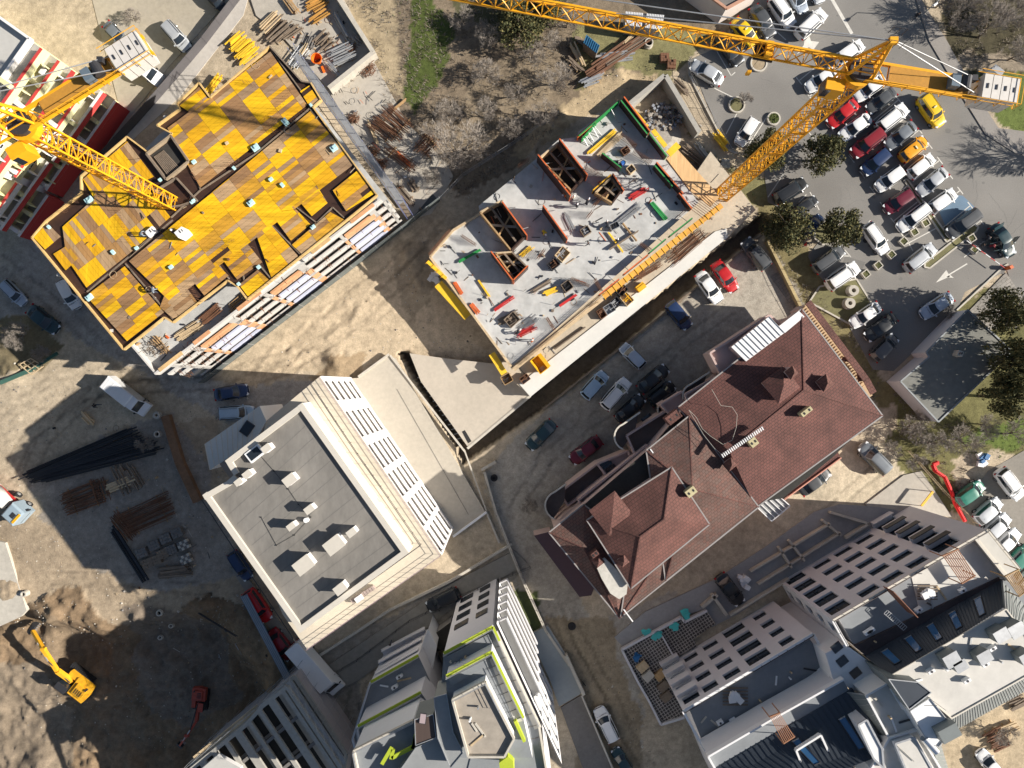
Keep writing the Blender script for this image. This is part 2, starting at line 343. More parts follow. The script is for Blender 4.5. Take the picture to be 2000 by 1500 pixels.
sheet('footpath', [[(1965, 532), (2010, 600), (2030, 610), (1985, 640), (1860, 650), (1895, 605)], [(1505, 540), (1520, 530), (1600, 640), (1585, 650)]], pave, .05, .12)
# asphalt repairs and lane stains as thin sheets
pm = mat('asphalt patch', (.165, .16, .15), .9, .2, 1, 30)
sheet('road_patch', [[(1650, 500), (1690, 512), (1680, 535), (1645, 522)]], pm, .004, .01)
crk = MB(); _r = random.Random(4)
for _ in range(34):
    x, y = _r.choice(((1700, 120), (1900, 330), (1560, 200), (1650, 380), (1850, 560), (1950, 450), (1720, 500), (1640, 60))); x += _r.uniform(-60, 60); y += _r.uniform(-50, 50); a = _r.uniform(0, 6.28)
    for _k in range(_r.randint(4, 12)):
        a += _r.uniform(-.5, .5); nx2, ny2 = x + math.cos(a) * 7, y + math.sin(a) * 7
        if inpoly(np.array([nx2]), np.array([ny2]), asph_poly)[0]: crk.beam(P(x, y, .002), P(nx2, ny2, .002), _r.uniform(.02, .05), .005, pm)
        x, y = nx2, ny2
for _ in range(70):
    x, y = _r.uniform(1450, 1990), _r.uniform(0, 700); rr = _r.uniform(.1, .45)
    if inpoly(np.array([x]), np.array([y]), asph_poly)[0]: c = P(x, y, .003); crk.add([c + Vector((math.cos(t) * rr * _r.uniform(.6, 1.2), math.sin(t) * rr * _r.uniform(.6, 1.2), 0)) for t in (0, .8, 1.6, 2.4, 3.2, 4, 4.8, 5.5)], [tuple(range(8))], pm)
for x, y in ((1610, 180), (1905, 250), (1690, 470), (1850, 620), (1740, 90)): c = P(x, y, 0); crk.tube(c, c + Vector((0, 0, .012)), .33, .33, darkmetal, 16)
struct(crk, 'asphalt_cracks')
sheet('painted_bay', [[(1850, 380), (1880, 382), (1912, 412), (1878, 442), (1848, 445), (1832, 408)]], bluepaint, .004, .01)
# painted lines
def pline(mb, a, b, wd=.13, z=.008):
    A = P(*a, z); B = P(*b, z); mb.beam(A - Vector((0, 0, .003)), B - Vector((0, 0, .003)), wd, .006, paint)
mb = MB()
ux, uy = 52, -42
def tee(x, y, dx=0, dy=0, ln=1.0):
    pline(mb, (x, y), (x + 52 * ln, y - 42 * ln)); pline(mb, (x - 5, y - 7), (x + 6, y + 7))
for i in range(11): tee(1560 + i * 20.5, 158 + i * 30.5)
for i in range(10):
    x, y = 1755 + i * 20.0, 195 + i * 29.5; pline(mb, (x, y), (x - 52, y + 42)); pline(mb, (x - 5, y - 7), (x + 6, y + 7))
for a, b in (((1400, 100), (1428, 148)), ((1428, 148), (1436, 141)), ((1395, 172), (1437, 193)), ((1440, 220), (1418, 262)), ((1500, 225), (1450, 302)), ((1445, 105), (1500, 60)), ((1530, 20), (1545, 50)), ((1515, 60), (1535, 78)), ((1616, 500), (1660, 500)), ((1650, 488), (1662, 502)), ((1582, 375), (1600, 410)), ((1575, 380), (1560, 395)), ((1770, 477), (1830, 445)), ((1775, 475), (1783, 490)), ((1692, 590), (1665, 640)), ((1620, 465), (1640, 430)), ((1570, 245), (1590, 272)), ((1500, 385), (1530, 340)), ((1610, 545), (1650, 515)), ((1665, 480), (1700, 430))): pline(mb, a, b)
mb.add(PP([(1572, 68), (1578, 62), (1584, 80), (1600, 82), (1588, 98), (1580, 92), (1556, 106), (1570, 88)], .009), [tuple(range(7, -1, -1))], paint)
mb.beam(P(1620, -10, .005), P(1664, 66, .005), .45, .006, paint)
def arrow(tip, tail):
    A = P(*tip, .008); B = P(*tail, .008); d = (A - B).normalized(); s = Vector((-d.y, d.x, 0)); L = (A - B).length; z = Vector((0, 0, .008))
    c = A - d * L * .42
    mb.add([B - s * .09, B + s * .09, c + s * .09, c - s * .09], [(0, 3, 2, 1)], paint)
    mb.add([c - s * .75, c + s * .28, A + s * .0, c - d * .0 - s * .75 - d * .3], [(0, 1, 2)], paint)
    mb.add([c + s * .75 - d * .35, c + s * .09 - d * .1, c - s * .09, c + s * .09 + d * .5], [(0, 1, 3)], paint)
arrow((1828, 552), (1889, 515))
struct(mb, 'road_markings')
# ---------------------------------------------------------------- cars
KS = {  # L, W, H, belt z, hood z, rear deck z, cabin base (rear, front), roof (rear, front)
 'sedan': (4.55, 1.80, 1.44, .93, .80, .90, (-1.62, 1.05), (-.95, .32)),
 'hatch': (4.05, 1.76, 1.50, .95, .84, .95, (-1.93, 1.02), (-1.55, .38)),
 'wagon': (4.65, 1.82, 1.52, .96, .84, .96, (-2.18, 1.12), (-1.85, .45)),
 'suv':   (4.60, 1.90, 1.70, 1.05, .98, 1.05, (-2.18, 1.10), (-1.90, .52)),
}
chrome = mat('chrome', (.6, .6, .62), .25, 0, metal=.8)
lamp_g = mat('headlamp glass', (.75, .78, .8), .1, 0, spec=.9)
lamp_r = mat('tail lamp plastic', (.35, .01, .01), .25, 0)
CAR = {}
def se(a, b, n, t):
    c, s = math.cos(t), math.sin(t)
    return a * math.copysign(abs(c) ** (2 / n), c), b * math.copysign(abs(s) ** (2 / n), s)
def make_car(kind):
    L, W, Hh, zb, zh, zd, (br, bf), (tr, tf) = KS[kind]
    root = thing('parked_car', (0, 0, 0), 'x', 'car', local=True); dummy = mat('car paint', (.5, .5, .5), .3, 0)
    def top(x):
        if x > bf - .1: t = min(1, (x - bf + .1) / (L / 2 - bf + .1)); return zb + (zh - zb) * min(1, t * 3) - .16 * t * t * t
        if x < br + .1: t = min(1, (br + .1 - x) / max(.3, (L / 2 + br))); return zb + (zd - zb) * t - .10 * t * t
        return zb
    mb = MB(); N = 48; rings = []
    lv = [(.10, .95, .20), (.03, .99, .34), (0, 1, .50), (0, 1, .66), (.025, .99, None, .10), (.09, .96, None, .02), (.28, .80, None, -.015), (.55, .45, None, -.03), (L / 2 - .05, .02, None, -.03)]
    for k, q in enumerate(lv):
        ring = []
        for i in range(N):
            x, y = se(L / 2 - q[0], W / 2 * q[1] if k > 5 else W / 2 - q[0] * .8, 4.2 if k < 7 else 3.5, 2 * math.pi * (i + .5) / N)
            if x > 0: y *= 1 - .10 * (x / (L / 2)) ** 4
            z = q[2] if q[2] is not None else top(x * (1 if k < 7 else 1)) - q[3]
            ring.append((x, y, z))
        rings.append(ring)
    vs = [p for r in rings for p in r]; fs = []
    for k in range(len(rings) - 1):
        for i in range(N): j = (i + 1) % N; fs.append((k * N + i, k * N + j, (k + 1) * N + j, (k + 1) * N + i))
    mb.add(vs, fs, dummy)
    wb, wt = W / 2 * .90, W / 2 * .70
    def S(e, s, h, off=0.0):
        r = h ** 1.0; xr = br + (tr - br) * r; xf = bf + (tf - bf) * r; ww = wb + (wt - wb) * r; z = zb - .03 + (Hh - .05 - zb + .03) * (h - .0)
        y = (2 * s - 1) * ww; bul = .13 * (1 - (2 * s - 1) ** 2)
        if e == 'f': return Vector((xf + bul + off, y, z + off * .7))
        if e == 'r': return Vector((xr - bul * .6 - off, y, z + off * .7))
        x = xr + (xf - xr) * s; bb = .05 * (1 - (2 * s - 1) ** 2)
        if e == 'a': return Vector((x, ww + bb + off, z + off * .5))
        return Vector((x, -ww - bb - off, z + off * .5))
    def patch(m, e, s0, s1, h0, h1, off, mt, ns=6, nh=3):
        vs = [S(e, s0 + (s1 - s0) * i / ns, h0 + (h1 - h0) * j / nh, off) for j in range(nh + 1) for i in range(ns + 1)]
        fl = e in 'fb'
        fs = []
        for j in range(nh):
            for i in range(ns):
                a = j * (ns + 1) + i; q = (a, a + 1, a + ns + 2, a + ns + 1); fs.append(q if e in 'fb' else q[::-1])
        m.add(vs, fs, mt)
    for e in 'frab': patch(mb, e, 0, 1, 0, 1, 0, dummy)
    # roof skin
    nx_, ny_ = 8, 6; vs = []
    for i in range(nx_ + 1):
        s = i / nx_
        for j in range(ny_ + 1):
            t = j / ny_; ww = wt + .05 * (1 - (2 * s - 1) ** 2)
            bul = .13 * (1 - (2 * t - 1) ** 2); x = (tr - bul * .6) + ((tf + bul) - (tr - bul * .6)) * s
            ed = (1 - (2 * s - 1) ** 4) * (1 - (2 * t - 1) ** 4)
            vs.append((x, (2 * t - 1) * ww, Hh - .05 + .05 * ed ** .4 if ed > 0 else Hh - .05))
    mb.add(vs, [(i * (ny_ + 1) + j, (i + 1) * (ny_ + 1) + j, (i + 1) * (ny_ + 1) + j + 1, i * (ny_ + 1) + j + 1) for i in range(nx_) for j in range(ny_)], dummy)
    mb.build('body', root, True)
    for nm, e, s0, s1, h0, h1 in (('windshield', 'f', .06, .94, .12, .93), ('rear_window', 'r', .09, .91, .25 if kind != 'sedan' else .12, .88)):
        g = MB(); patch(g, e, s0, s1, h0, h1, .012, glass); g.build(nm, root, True)
    for e in 'ab': g = MB(); patch(g, e, .06 if kind == 'sedan' else .04, .93, .14, .86, .012, glass); g.build('side_window', root, True)
    for x in (-L * .29, L * .305):
        for sy in (-1, 1):
            g = MB(); y = sy * (W / 2 - .11); g.tube((x, y - .11, .32), (x, y + .11, .32), .32, .32, black, 16)
            g.tube((x, y + sy * .10, .32), (x, y + sy * .125, .32), .2, .19, chrome, 12); g.build('wheel', root)
    for sy in (-1, 1):
        g = MB(); g.box((L / 2 - .25, sy * (W / 2 - .33), top(L / 2 - .3) - .17), .30, .30, .15, lamp_g, sy * -.35); g.build('headlight', root)
        g = MB(); g.box((-L / 2 + .13, sy * (W / 2 - .24), zd - .28), .16, .28, .18, lamp_r, sy * .25); g.build('tail_light', root)
        g = MB(); g.add([(bf - .18, sy * (W / 2 - .08), zb + .02), (bf - .02, sy * (W / 2 - .08), zb + .0), (bf - .08, sy * (W / 2 + .14), zb + .02), (bf - .2, sy * (W / 2 + .12), zb + .02),
               (bf - .18, sy * (W / 2 - .08), zb + .16), (bf - .05, sy * (W / 2 - .08), zb + .14), (bf - .1, sy * (W / 2 + .14), zb + .14), (bf - .2, sy * (W / 2 + .12), zb + .15)],
              [(4, 5, 6, 7), (0, 1, 5, 4), (1, 2, 6, 5), (2, 3, 7, 6), (3, 0, 4, 7)], dummy); g.build('mirror', root)
    if kind in ('wagon', 'suv'):
        for sy in (-1, 1):
            g = MB(); g.beam((tr + .1, sy * (wt - .06), Hh + .03), (tf - .05, sy * (wt - .06), Hh + .03), .04, .04, darkmetal); g.build('roof_rail', root)
    for x_, nm in ((bf + .22, 'bonnet_gap'), (br - .10 if kind == 'sedan' else bf + .30, 'wiper')): g = MB(); g.beam((x_, -W * .38, top(x_) + (.025 if nm == 'bonnet_gap' else .045)), (x_, W * (.38 if nm != 'wiper' else .05), top(x_) + (.025 if nm == 'bonnet_gap' else .045)), .03, .012, black); g.build(nm, root)
    g = MB(); g.beam((L / 2 - .02, -.28, .45), (L / 2 - .02, .28, .45), .03, .12, whitep); g.build('number_plate', root)
    g = MB(); g.beam((L / 2 - .06, -.45, .62), (L / 2 - .06, .45, .62), .05, .16, black); g.build('grille', root)
    if kind == 'hatch': g = MB(); g.tube((tr + .25, 0, Hh - .01), (tr + .02, 0, Hh + .16), .012, .008, black, 5); g.build('aerial', root)
    index_kids(root); CAR[kind] = root
for k in KS: make_car(k)
CP = {'white': (.80, .80, .79), 'silver': (.50, .52, .54), 'grey': (.20, .22, .24), 'dgrey': (.075, .08, .085), 'black': (.016, .018, .021), 'navy': (.015, .035, .10), 'dteal': (.02, .05, .06),
      'red': (.48, .015, .018), 'dred': (.22, .012, .02), 'maroon': (.13, .01, .025), 'yellow': (.78, .50, .01), 'orange': (.78, .33, .01), 'green': (.02, .17, .12), 'lblue': (.30, .42, .55), 'sblue': (.42, .48, .56)}
PM = {}
def paintmat(c):
    if c not in PM: PM[c] = mat('car paint ' + c, CP[c], .34, .07, 2, 8, spec=.5, coat=.45, metal=.25 if c in ('silver', 'grey', 'sblue') else 0)
    return PM[c]
MC = {}
def put_car(rear, front, kind, colour, label, group, z=0.0, skip=(), roofc=None):
    a = P(*rear, z + .7); b = P(*front, z + .7); L = (b - a).length; c = (a + b) / 2; ang = math.atan2(b.y - a.y, b.x - a.x)
    s = max(.90, min(1.12, L / KS[kind][0])) * random.uniform(.99, 1.01)
    pm_ = paintmat(colour)
    def rm(o):
        if 'car paint' in [m.name for m in o.data.materials]:
            k = (o.data.name, colour)
            if k not in MC: me = o.data.copy(); me.materials[0] = pm_; MC[k] = me
            o.data = MC[k]
    return clone(CAR[kind], (c.x, c.y, z), ang, s, label, group, skip, rm)
G1, G2, G3, G4 = 'cars parked in the asphalt car park', 'cars parked in the unpaved yard', 'cars parked along the site lanes', 'cars at the lower right kerb'
cars = [
 ((322, 45), (368, 98), 'wagon', 'silver', 'silver estate car parked beside the wall near the rear of the white pickup truck', G3),
 ((405, -18), (440, 22), 'hatch', 'black', 'black car half cut off by the top edge above the timber yard', G3),
 ((205, 45), (247, 88), 'sedan', 'grey', 'grey car in shade just behind the left crane counterweight', G3),
 ((1507, -4), (1547, 52), 'suv', 'white', 'white car parked nose down next to the white one with a sunroof', G1),
 ((1542, -32), (1572, 25), 'sedan', 'sblue', 'grey blue car at the top edge beside two white cars', G1),
 ((1582, -45), (1604, 6), 'hatch', 'silver', 'silver car whose nose just enters at the top edge of the car park', G1),
 ((1553, 75), (1613, 20), 'suv', 'white', 'white car with a dark sunroof near the white direction arrow', G1),
 ((1470, 12), (1508, 72), 'sedan', 'dgrey', 'dark grey car left of the white cars under the crane tie rod', G1),
 ((1432, 38), (1478, 90), 'sedan', 'yellow', 'yellow taxi half under the crane jib with teal glass', G1),
 ((1402, 70), (1447, 126), 'wagon', 'black', 'black car under the crane jib above the silver sedan', G1),
 ((1414, 163), (1347, 122), 'sedan', 'silver', 'silver sedan alone by the grass edge under the crane jib', G1),
 ((1475, 232), (1441, 284), 'hatch', 'white', 'small white car with a red item on its dashboard by the round planter', G1),
 ((1632, 120), (1686, 84), 'hatch', 'white', 'white car just above the crane slewing ring', G1),
 ((1634, 138), (1575, 174), 'sedan', 'white', 'white car half hidden below the crane jib next to the mast', G1),
 ((1728, 152), (1669, 193), 'sedan', 'white', 'white car under the root of the counter jib', G1),
 ((1748, 176), (1694, 217), 'sedan', 'dgrey', 'dark sedan between the two white cars below the counter jib', G1),
 ((1673, 200), (1618, 245), 'sedan', 'red', 'bright red sedan beside the crane mast in the middle row', G1),
 ((1713, 254), (1769, 209), 'suv', 'white', 'white pickup style car with a dark rear below the dark sedan', G1),
 ((1702, 226), (1638, 272), 'sedan', 'white', 'white sedan between the two red cars of the middle row', G1),
 ((1787, 242), (1730, 288), 'sedan', 'grey', 'greenish grey car above the orange taxi', G1),
 ((1725, 255), (1660, 306), 'suv', 'dred', 'red car with a dark roof above the blue car', G1),
 ((1755, 314), (1812, 269), 'hatch', 'orange', 'orange yellow taxi parked in the right hand row', G1),
 ((1736, 294), (1682, 340), 'hatch', 'navy', 'dark blue hatchback in the left row below the red and black car', G1),
 ((1774, 344), (1823, 305), 'hatch', 'white', 'small white hatchback just below the orange taxi', G1),
 ((1765, 330), (1709, 371), 'hatch', 'white', 'small white car below the blue hatchback', G1),
 ((1849, 331), (1791, 380), 'sedan', 'silver', 'silver sedan above the blue painted bays', G1),
 ((1797, 188), (1838, 247), 'suv', 'yellow', 'yellow taxi standing alone in the aisle under the counter jib', G1),
 ((1813, 412), (1866, 374), 'hatch', 'white', 'white car with red rear lamps on the blue painted bay', G1),
 ((1781, 376), (1727, 412), 'hatch', 'maroon', 'maroon hatchback below the small white car', G1),
 ((1815, 401), (1752, 450), 'wagon', 'white', 'white estate car next to the low concrete planters', G1),
 ((1913, 413), (1847, 462), 'suv', 'dgrey', 'dark grey off-road car at the end of the right row by the long kerb', G1),
 ((1690, 438), (1730, 495), 'wagon', 'white', 'white car partly under the dark conifer crown', G1),
 ((1558, 412), (1590, 391), 'hatch', 'black', 'black hatchback just above the dark conifer', G1),
 ((1512, 392), (1573, 354), 'suv', 'black', 'large black car in the shade near the foot of the crane', G1),
 ((1575, 456), (1602, 424), 'hatch', 'navy', 'dark blue car squeezed between the two conifers', G1),
 ((1588, 528), (1647, 486), 'wagon', 'dgrey', 'dark grey estate beside the large white car by the scrub strip', G1),
 ((1612, 562), (1677, 517), 'suv', 'white', 'large white car next to the concrete well rings', G1),
 ((1767, 527), (1826, 480), 'wagon', 'silver', 'silver car parked against the long planted kerb', G1),
 ((1860, 577), (1798, 618), 'sedan', 'sblue', 'silver blue car in tree shade beside the flat grey roof', G1),
 ((1718, 596), (1662, 635), 'sedan', 'white', 'white sedan in the lower row beside the tiled roof', G1),
 ((1748, 617), (1691, 661), 'sedan', 'black', 'black sedan in the middle of the lower row of three', G1),
 ((1703, 702), (1750, 656), 'hatch', 'dgrey', 'dark grey hatchback at the shaded bottom of the lower row', G1),
 ((1497, 524), (1453, 468), 'suv', 'dgrey', 'dark grey car at the top corner of the unpaved yard near the bushes', G2),
 ((1396, 512), (1436, 569), 'sedan', 'red', 'bright red sedan in the sunny part of the yard', G2),
 ((1364, 532), (1406, 591), 'sedan', 'white', 'white sedan beside the red one in the sunny yard', G2),
 ((1304, 590), (1347, 642), 'hatch', 'navy', 'dark blue car half in the building shadow of the yard', G2),
 ((1256, 716), (1214, 674), 'hatch', 'sblue', 'silver blue car in the shaded yard near the trench', G2),
 ((1139, 777), (1184, 727), 'hatch', 'lblue', 'pale blue car leftmost of the row of parked cars in the yard shade', G2),
 ((1178, 797), (1227, 741), 'wagon', 'white', 'white estate car in the yard shade between a pale blue and a black car', G2),
 ((1248, 763), (1303, 717), 'sedan', 'black', 'black sedan between the silver blue car and the pink building', G2),
 ((1205, 821), (1256, 775), 'sedan', 'black', 'black sedan right of the white estate car in the yard shade', G2),
 ((1268, 788), (1316, 750), 'hatch', 'black', 'black hatchback tight against the curved balconies of the pink building', G2),
 ((1084, 822), (1029, 877), 'sedan', 'dteal', 'dark teal sedan alone beside the site fence in the yard', G2),
 ((1175, 856), (1113, 903), 'sedan', 'maroon', 'dark red sedan close to the lower curved balcony', G2),
 ((418, 772), (486, 760), 'sedan', 'navy', 'dark blue sedan standing across the lane above the pale blue estate', G3),
 ((427, 808), (498, 804), 'wagon', 'lblue', 'pale blue estate with its nose under the corner of the white building', G3),
 ((5, 550), (48, 594), 'wagon', 'sblue', 'grey blue car at the far left edge of the shaded lane', G3),
 ((53, 598), (117, 650), 'sedan', 'dteal', 'dark car in the shade by the bushes at the left edge', G3),
 ((122, 545), (152, 603), 'hatch', 'white', 'white car mostly hidden under the edge of the yellow deck', G3),
 ((452, 1078), (487, 1132), 'wagon', 'navy', 'dark blue car in shade along the left wall of the white building', G3),
 ((482, 1150), (526, 1215), 'suv', 'red', 'bright red car along the left wall of the white building', G3),
 ((527, 1228), (573, 1290), 'sedan', 'dred', 'dark red car right behind the white box truck', G3),
 ((608, 1346), (642, 1401), 'sedan', 'white', 'white car in front of the box truck beside the metal fence', G3),
 ((897, 1155), (834, 1187), 'wagon', 'black', 'black car parked behind the white building on the fenced lane', G3),
 ((1203, 1453), (1165, 1376), 'wagon', 'white', 'white estate car on the brown lane near the bottom edge', G3),
 ((1232, 1512), (1200, 1462), 'sedan', 'dteal', 'dark car at the bottom edge behind the white estate', G3),
 ((1402, 1120), (1449, 1182), 'sedan', 'black', 'black sedan beside a heap of plastic bags', G3),
 ((1735, 924), (1679, 866), 'suv', 'grey', 'blue grey car on the sunny dirt below the tiled roof', G3),
 ((1560, 963), (1621, 917), 'sedan', 'dgrey', 'black sedan half hidden under the eave of the tiled roof', G3),
 ((1863, 984), (1924, 941), 'hatch', 'green', 'green hatchback next to the red plastic netting', G4),
 ((1949, 917), (1993, 974), 'suv', 'white', 'white four wheel drive in the aisle at the right edge', G4),
 ((1902, 1020), (1956, 974), 'hatch', 'silver', 'silver car with red rear lamps below the green hatchback', G4),
 ((1922, 1050), (1970, 1006), 'hatch', 'silver', 'silver hatchback third from the top of the kerb row', G4),
 ((1942, 1082), (1990, 1036), 'sedan', 'white', 'white car fourth in the kerb row beside the apartment block', G4),
 ((1968, 1112), (2014, 1066), 'hatch', 'green', 'green car cut off by the right edge of the photo', G4),
 ((1988, 1150), (2030, 1108), 'hatch', 'white', 'white car at the lower end of the kerb row on the right edge', G4),
 ((1955, 1520), (1912, 1466), 'sedan', 'white', 'white car beside stacked red timber at the bottom right corner', G3),
]
for c in cars: put_car(*c)
# the dark car with its doors open
oc = put_car((1938, 438), (1977, 502), 'sedan', 'dteal', 'dark car with two doors open and people standing around it', G1, skip=())
oc.name = 'parked_car'
dm_ = paintmat('dteal')
for x0, sy in ((.85, -1), (-.15, -1), (.85, 1)):
    g = MB(); a = Vector((x0, sy * .86, .35)); b_ = a + Vector((-.35, sy * .85, 0)); g.beam(a + Vector((0, 0, .3)), b_ + Vector((0, 0, .3)), .07, .62, dm_)
    g.beam(a + Vector((-.05, 0, .85)), b_ + Vector((.02, -sy * .1, .85)), .04, .36, glass); g.build('open_door', oc).location = (0, 0, 0)
ft = KS['sedan']; g = MB(); g.add([(-1.55, -.7, .98), (-1.55, .7, .98), (-2.0, .68, 1.55), (-2.0, -.68, 1.55), (-1.50, -.7, 1.0), (-1.50, .7, 1.0), (-1.96, .68, 1.6), (-1.96, -.68, 1.6)], [(0, 1, 2, 3), (7, 6, 5, 4), (0, 3, 7, 4), (1, 5, 6, 2), (3, 2, 6, 7)], dm_); o_ = g.build('boot_lid', oc); o_.location = (0, 0, 0)
# taxi roof signs
for o in [o for o in COL.objects if o.parent is None and str(o.get('label', '')).startswith(('yellow taxi', 'orange yellow taxi'))]:
    k = 'sedan' if 'half under' in o['label'] else ('suv' if 'alone' in o['label'] else 'hatch'); h = KS[k][2]
    g = MB(); g.box((-.15, 0, h - .01), .16, .42, .13, mat('taxi sign plastic', (.75, .70, .45), .4, 0)); q = g.build('roof_sign', o); q.location = (0, 0, 0)
for k in CAR: drop(CAR[k])
# ---------------------------------------------------------------- vans and trucks
def loc_thing(name, a, b, label, cat, group=None, z=0):
    A, B = P(*a, z + 1), P(*b, z + 1); c = (A + B) / 2
    o = thing(name, (c.x, c.y, z), label, cat, group, local=True); o.rotation_euler = (0, 0, math.atan2(B.y - A.y, B.x - A.x)); return o, (B - A).length
def rbox(mb, x0, x1, y0, y1, z0, z1, m, r=.08):
    "box with chamfered top edges"
    q = [(x0, y0), (x1, y0), (x1, y1), (x0, y1)]; p = [(x0 + r, y0 + r), (x1 - r, y0 + r), (x1 - r, y1 - r), (x0 + r, y1 - r)]
    mb.add([(x, y, z0) for x, y in q] + [(x, y, z1 - r) for x, y in q] + [(x, y, z1) for x, y in p], [(0, 1, 5, 4), (1, 2, 6, 5), (2, 3, 7, 6), (3, 0, 4, 7), (4, 5, 9, 8), (5, 6, 10, 9), (6, 7, 11, 10), (7, 4, 8, 11), (8, 9, 10, 11), (3, 2, 1, 0)], m)
def cab(root, x0, x1, w, zr, m):
    "short bonnet van cab between x0 and x1"
    L = x1 - x0; mb = MB(); y = w / 2
    prof = [(x0, .4), (x1 - .05, .4), (x1, .7), (x1 - .1, 1.02), (x1 - .75, 1.28), (x1 - 1.35, zr - .1), (x1 - 1.6, zr), (x0, zr)]
    vs = []
    for sy, inset in ((-1, 0), (1, 0)):
        for px, pz in prof: k = y - (.10 if pz > 1.3 else 0); vs.append((px, sy * k, pz))
    nn = len(prof); fs = [tuple(range(nn)), tuple(range(2 * nn - 1, nn - 1, -1))] + [(i, i + nn, (i + 1) % nn + nn, (i + 1) % nn) for i in range(nn)]
    mb.add(vs, fs, m); mb.build('cab', root)
    g = MB(); d = Vector((.02, 0, .02)); a, b_ = prof[4], prof[5]
    g.add([Vector((a[0] - .05, -y + .14, a[1] + .08)) + d, Vector((a[0] - .05, y - .14, a[1] + .08)) + d, Vector((b_[0], y - .2, b_[1])) + d, Vector((b_[0], -y + .2, b_[1])) + d], [(0, 1, 2, 3)], glass); g.build('windshield', root)
    for sy in (-1, 1):
        g = MB(); g.add([(x1 - 1.45, sy * (y - .07), 1.35), (x1 - .95, sy * (y - .07), 1.35), (x1 - 1.45, sy * (y - .085), zr - .25), (x1 - 2.1, sy * (y - .085), zr - .25), (x1 - 2.1, sy * (y - .07), 1.35)], [(0, 1, 2), (0, 2, 3, 4)] , glass); g.build('side_window', root)
        g = MB(); g.box((x1 - .95, sy * (y + .13), 1.35), .12, .22, .35, black); g.build('mirror', root)
        g = MB(); g.box((x1 - .12, sy * (y - .28), .72), .2, .34, .2, lamp_g); g.build('headlight', root)
def wheels(root, xs, w, r=.38):
    for x in xs:
        for sy in (-1, 1):
            g = MB(); y = sy * (w / 2 - .14); g.tube((x, y - .13, r), (x, y + .13, r), r, r, black, 16); g.tube((x, y + sy * .12, r), (x, y + sy * .15, r), r * .55, r * .5, steel, 12); g.build('wheel', root)
wv = mat('white van paint', (.78, .79, .80), .3, .04, 1, 5, coat=.5)
# white panel van on the lane
t, L = loc_thing('delivery_van', (213, 745), (287, 803), 'white panel van parked on the dirt lane above the dark steel piles', 'van')
cab(t, L / 2 - 2.6, L / 2, 1.95, 2.25, wv); mb = MB(); rbox(mb, -L / 2, L / 2 - 2.25, -.98, .98, .4, 2.42, wv, .14); mb.build('cargo_body', t)
for sy in (-1, 1):
    g = MB(); g.box((-L / 2 + .06, sy * .86, 1.1), .14, .14, .5, lamp_r); g.build('tail_light', t)
for i in range(5): g = MB(); g.beam((-L / 2 + .6 + i * .75, -.8, 2.43), (-L / 2 + .6 + i * .75, .8, 2.43), .06, .03, wv); g.build('roof_rib', t)
wheels(t, (-L * .3, L * .32), 1.98)
# white dropside pickup beneath the left crane
t, L = loc_thing('pickup_truck', (236, 104), (313, 158), 'white pickup truck with a flat load bed parked under the crane counterweight', 'truck')
cab(t, L / 2 - 2.3, L / 2, 1.9, 1.95, wv); mb = MB(); mb.box((-1.0, 0, .75), L - 2.5, 2.0, .1, steel)
for sy in (-1, 1): mb.beam((-L / 2, sy * 1.0, 1.0), (L / 2 - 2.45, sy * 1.0, 1.0), .05, .42, wv)
mb.beam((-L / 2, -1.0, 1.0), (-L / 2, 1.0, 1.0), .05, .42, wv); mb.build('load_bed', t)
mb = MB(); mb.box((-.9, 0, .9), L - 3.2, 1.7, .35, mat('grey tarpaulin', (.35, .34, .33), .8, .2)); mb.build('tarpaulin', t); wheels(t, (-L * .28, L * .3), 1.9)
# white box truck
t, L = loc_thing('box_truck', (578, 1253), (662, 1350), 'white box truck parked behind the bottom corner of the white building', 'truck')
cab(t, L / 2 - 2.3, L / 2, 2.1, 2.2, wv); mb = MB(); rbox(mb, -L / 2, L / 2 - 1.75, -1.12, 1.12, .8, 3.2, wv, .03); mb.build('cargo_box', t)
mb = MB(); mb.box((-.8, 0, .5), L - 2, 1.0, .28, darkmetal); mb.build('chassis', t)
mb = MB(); mb.beam((-L / 2 - .06, -1.0, .5), (-L / 2 - .06, 1.0, .5), .1, .15, lamp_r); mb.build('tail_light', t); wheels(t, (-L * .28, L * .33), 2.1, .42)
# concrete mixer truck at the left edge
blue_c = mat('light blue cab paint', (.30, .38, .44), .35, .08)
t, L = loc_thing('mixer_truck', (-60, 905), (55, 1010), 'concrete mixer truck with a pale blue cab cut off by the left edge', 'truck'); 
mb = MB(); rbox(mb, L / 2 - 2.2, L / 2, -1.2, 1.2, .7, 3.0, blue_c, .22); mb.build('cab', t)
g = MB(); g.add([(L / 2 + .01, -1.0, 1.5), (L / 2 + .01, 1.0, 1.5), (L / 2 - .12, .95, 2.55), (L / 2 - .12, -.95, 2.55)], [(0, 1, 2, 3)], glass); g.build('windshield', t)
for sy in (-1, 1): g = MB(); g.box((L / 2 - .2, sy * 1.38, 1.7), .15, .2, .6, black); g.build('mirror', t)
g = MB(); g.box((L / 2 - .9, 0, 3.0), .6, .7, .06, darkmetal); g.build('roof_hatch', t)
g = MB(); g.box((L / 2 - .25, 0, 3.0), .3, 1.5, .12, yellowp); g.build('light_bar', t)
g = MB(); g.box((-.8, 0, .6), L - 1, 1.0, .35, redp); g.build('chassis', t)
g = MB(); n_ = 20; ds = [(-L / 2 + .3, .45), (-L / 2 + 1.2, .95), (-1.8, 1.2), (0, 1.2), (L / 2 - 2.9, .8)]
for (xa, ra), (xb, rb) in zip(ds, ds[1:]): g.tube((xa, 0, 2.1), (xb, 0, 2.0), ra, rb, mat('mixer drum paint', (.62, .60, .57), .6, .2), n_)
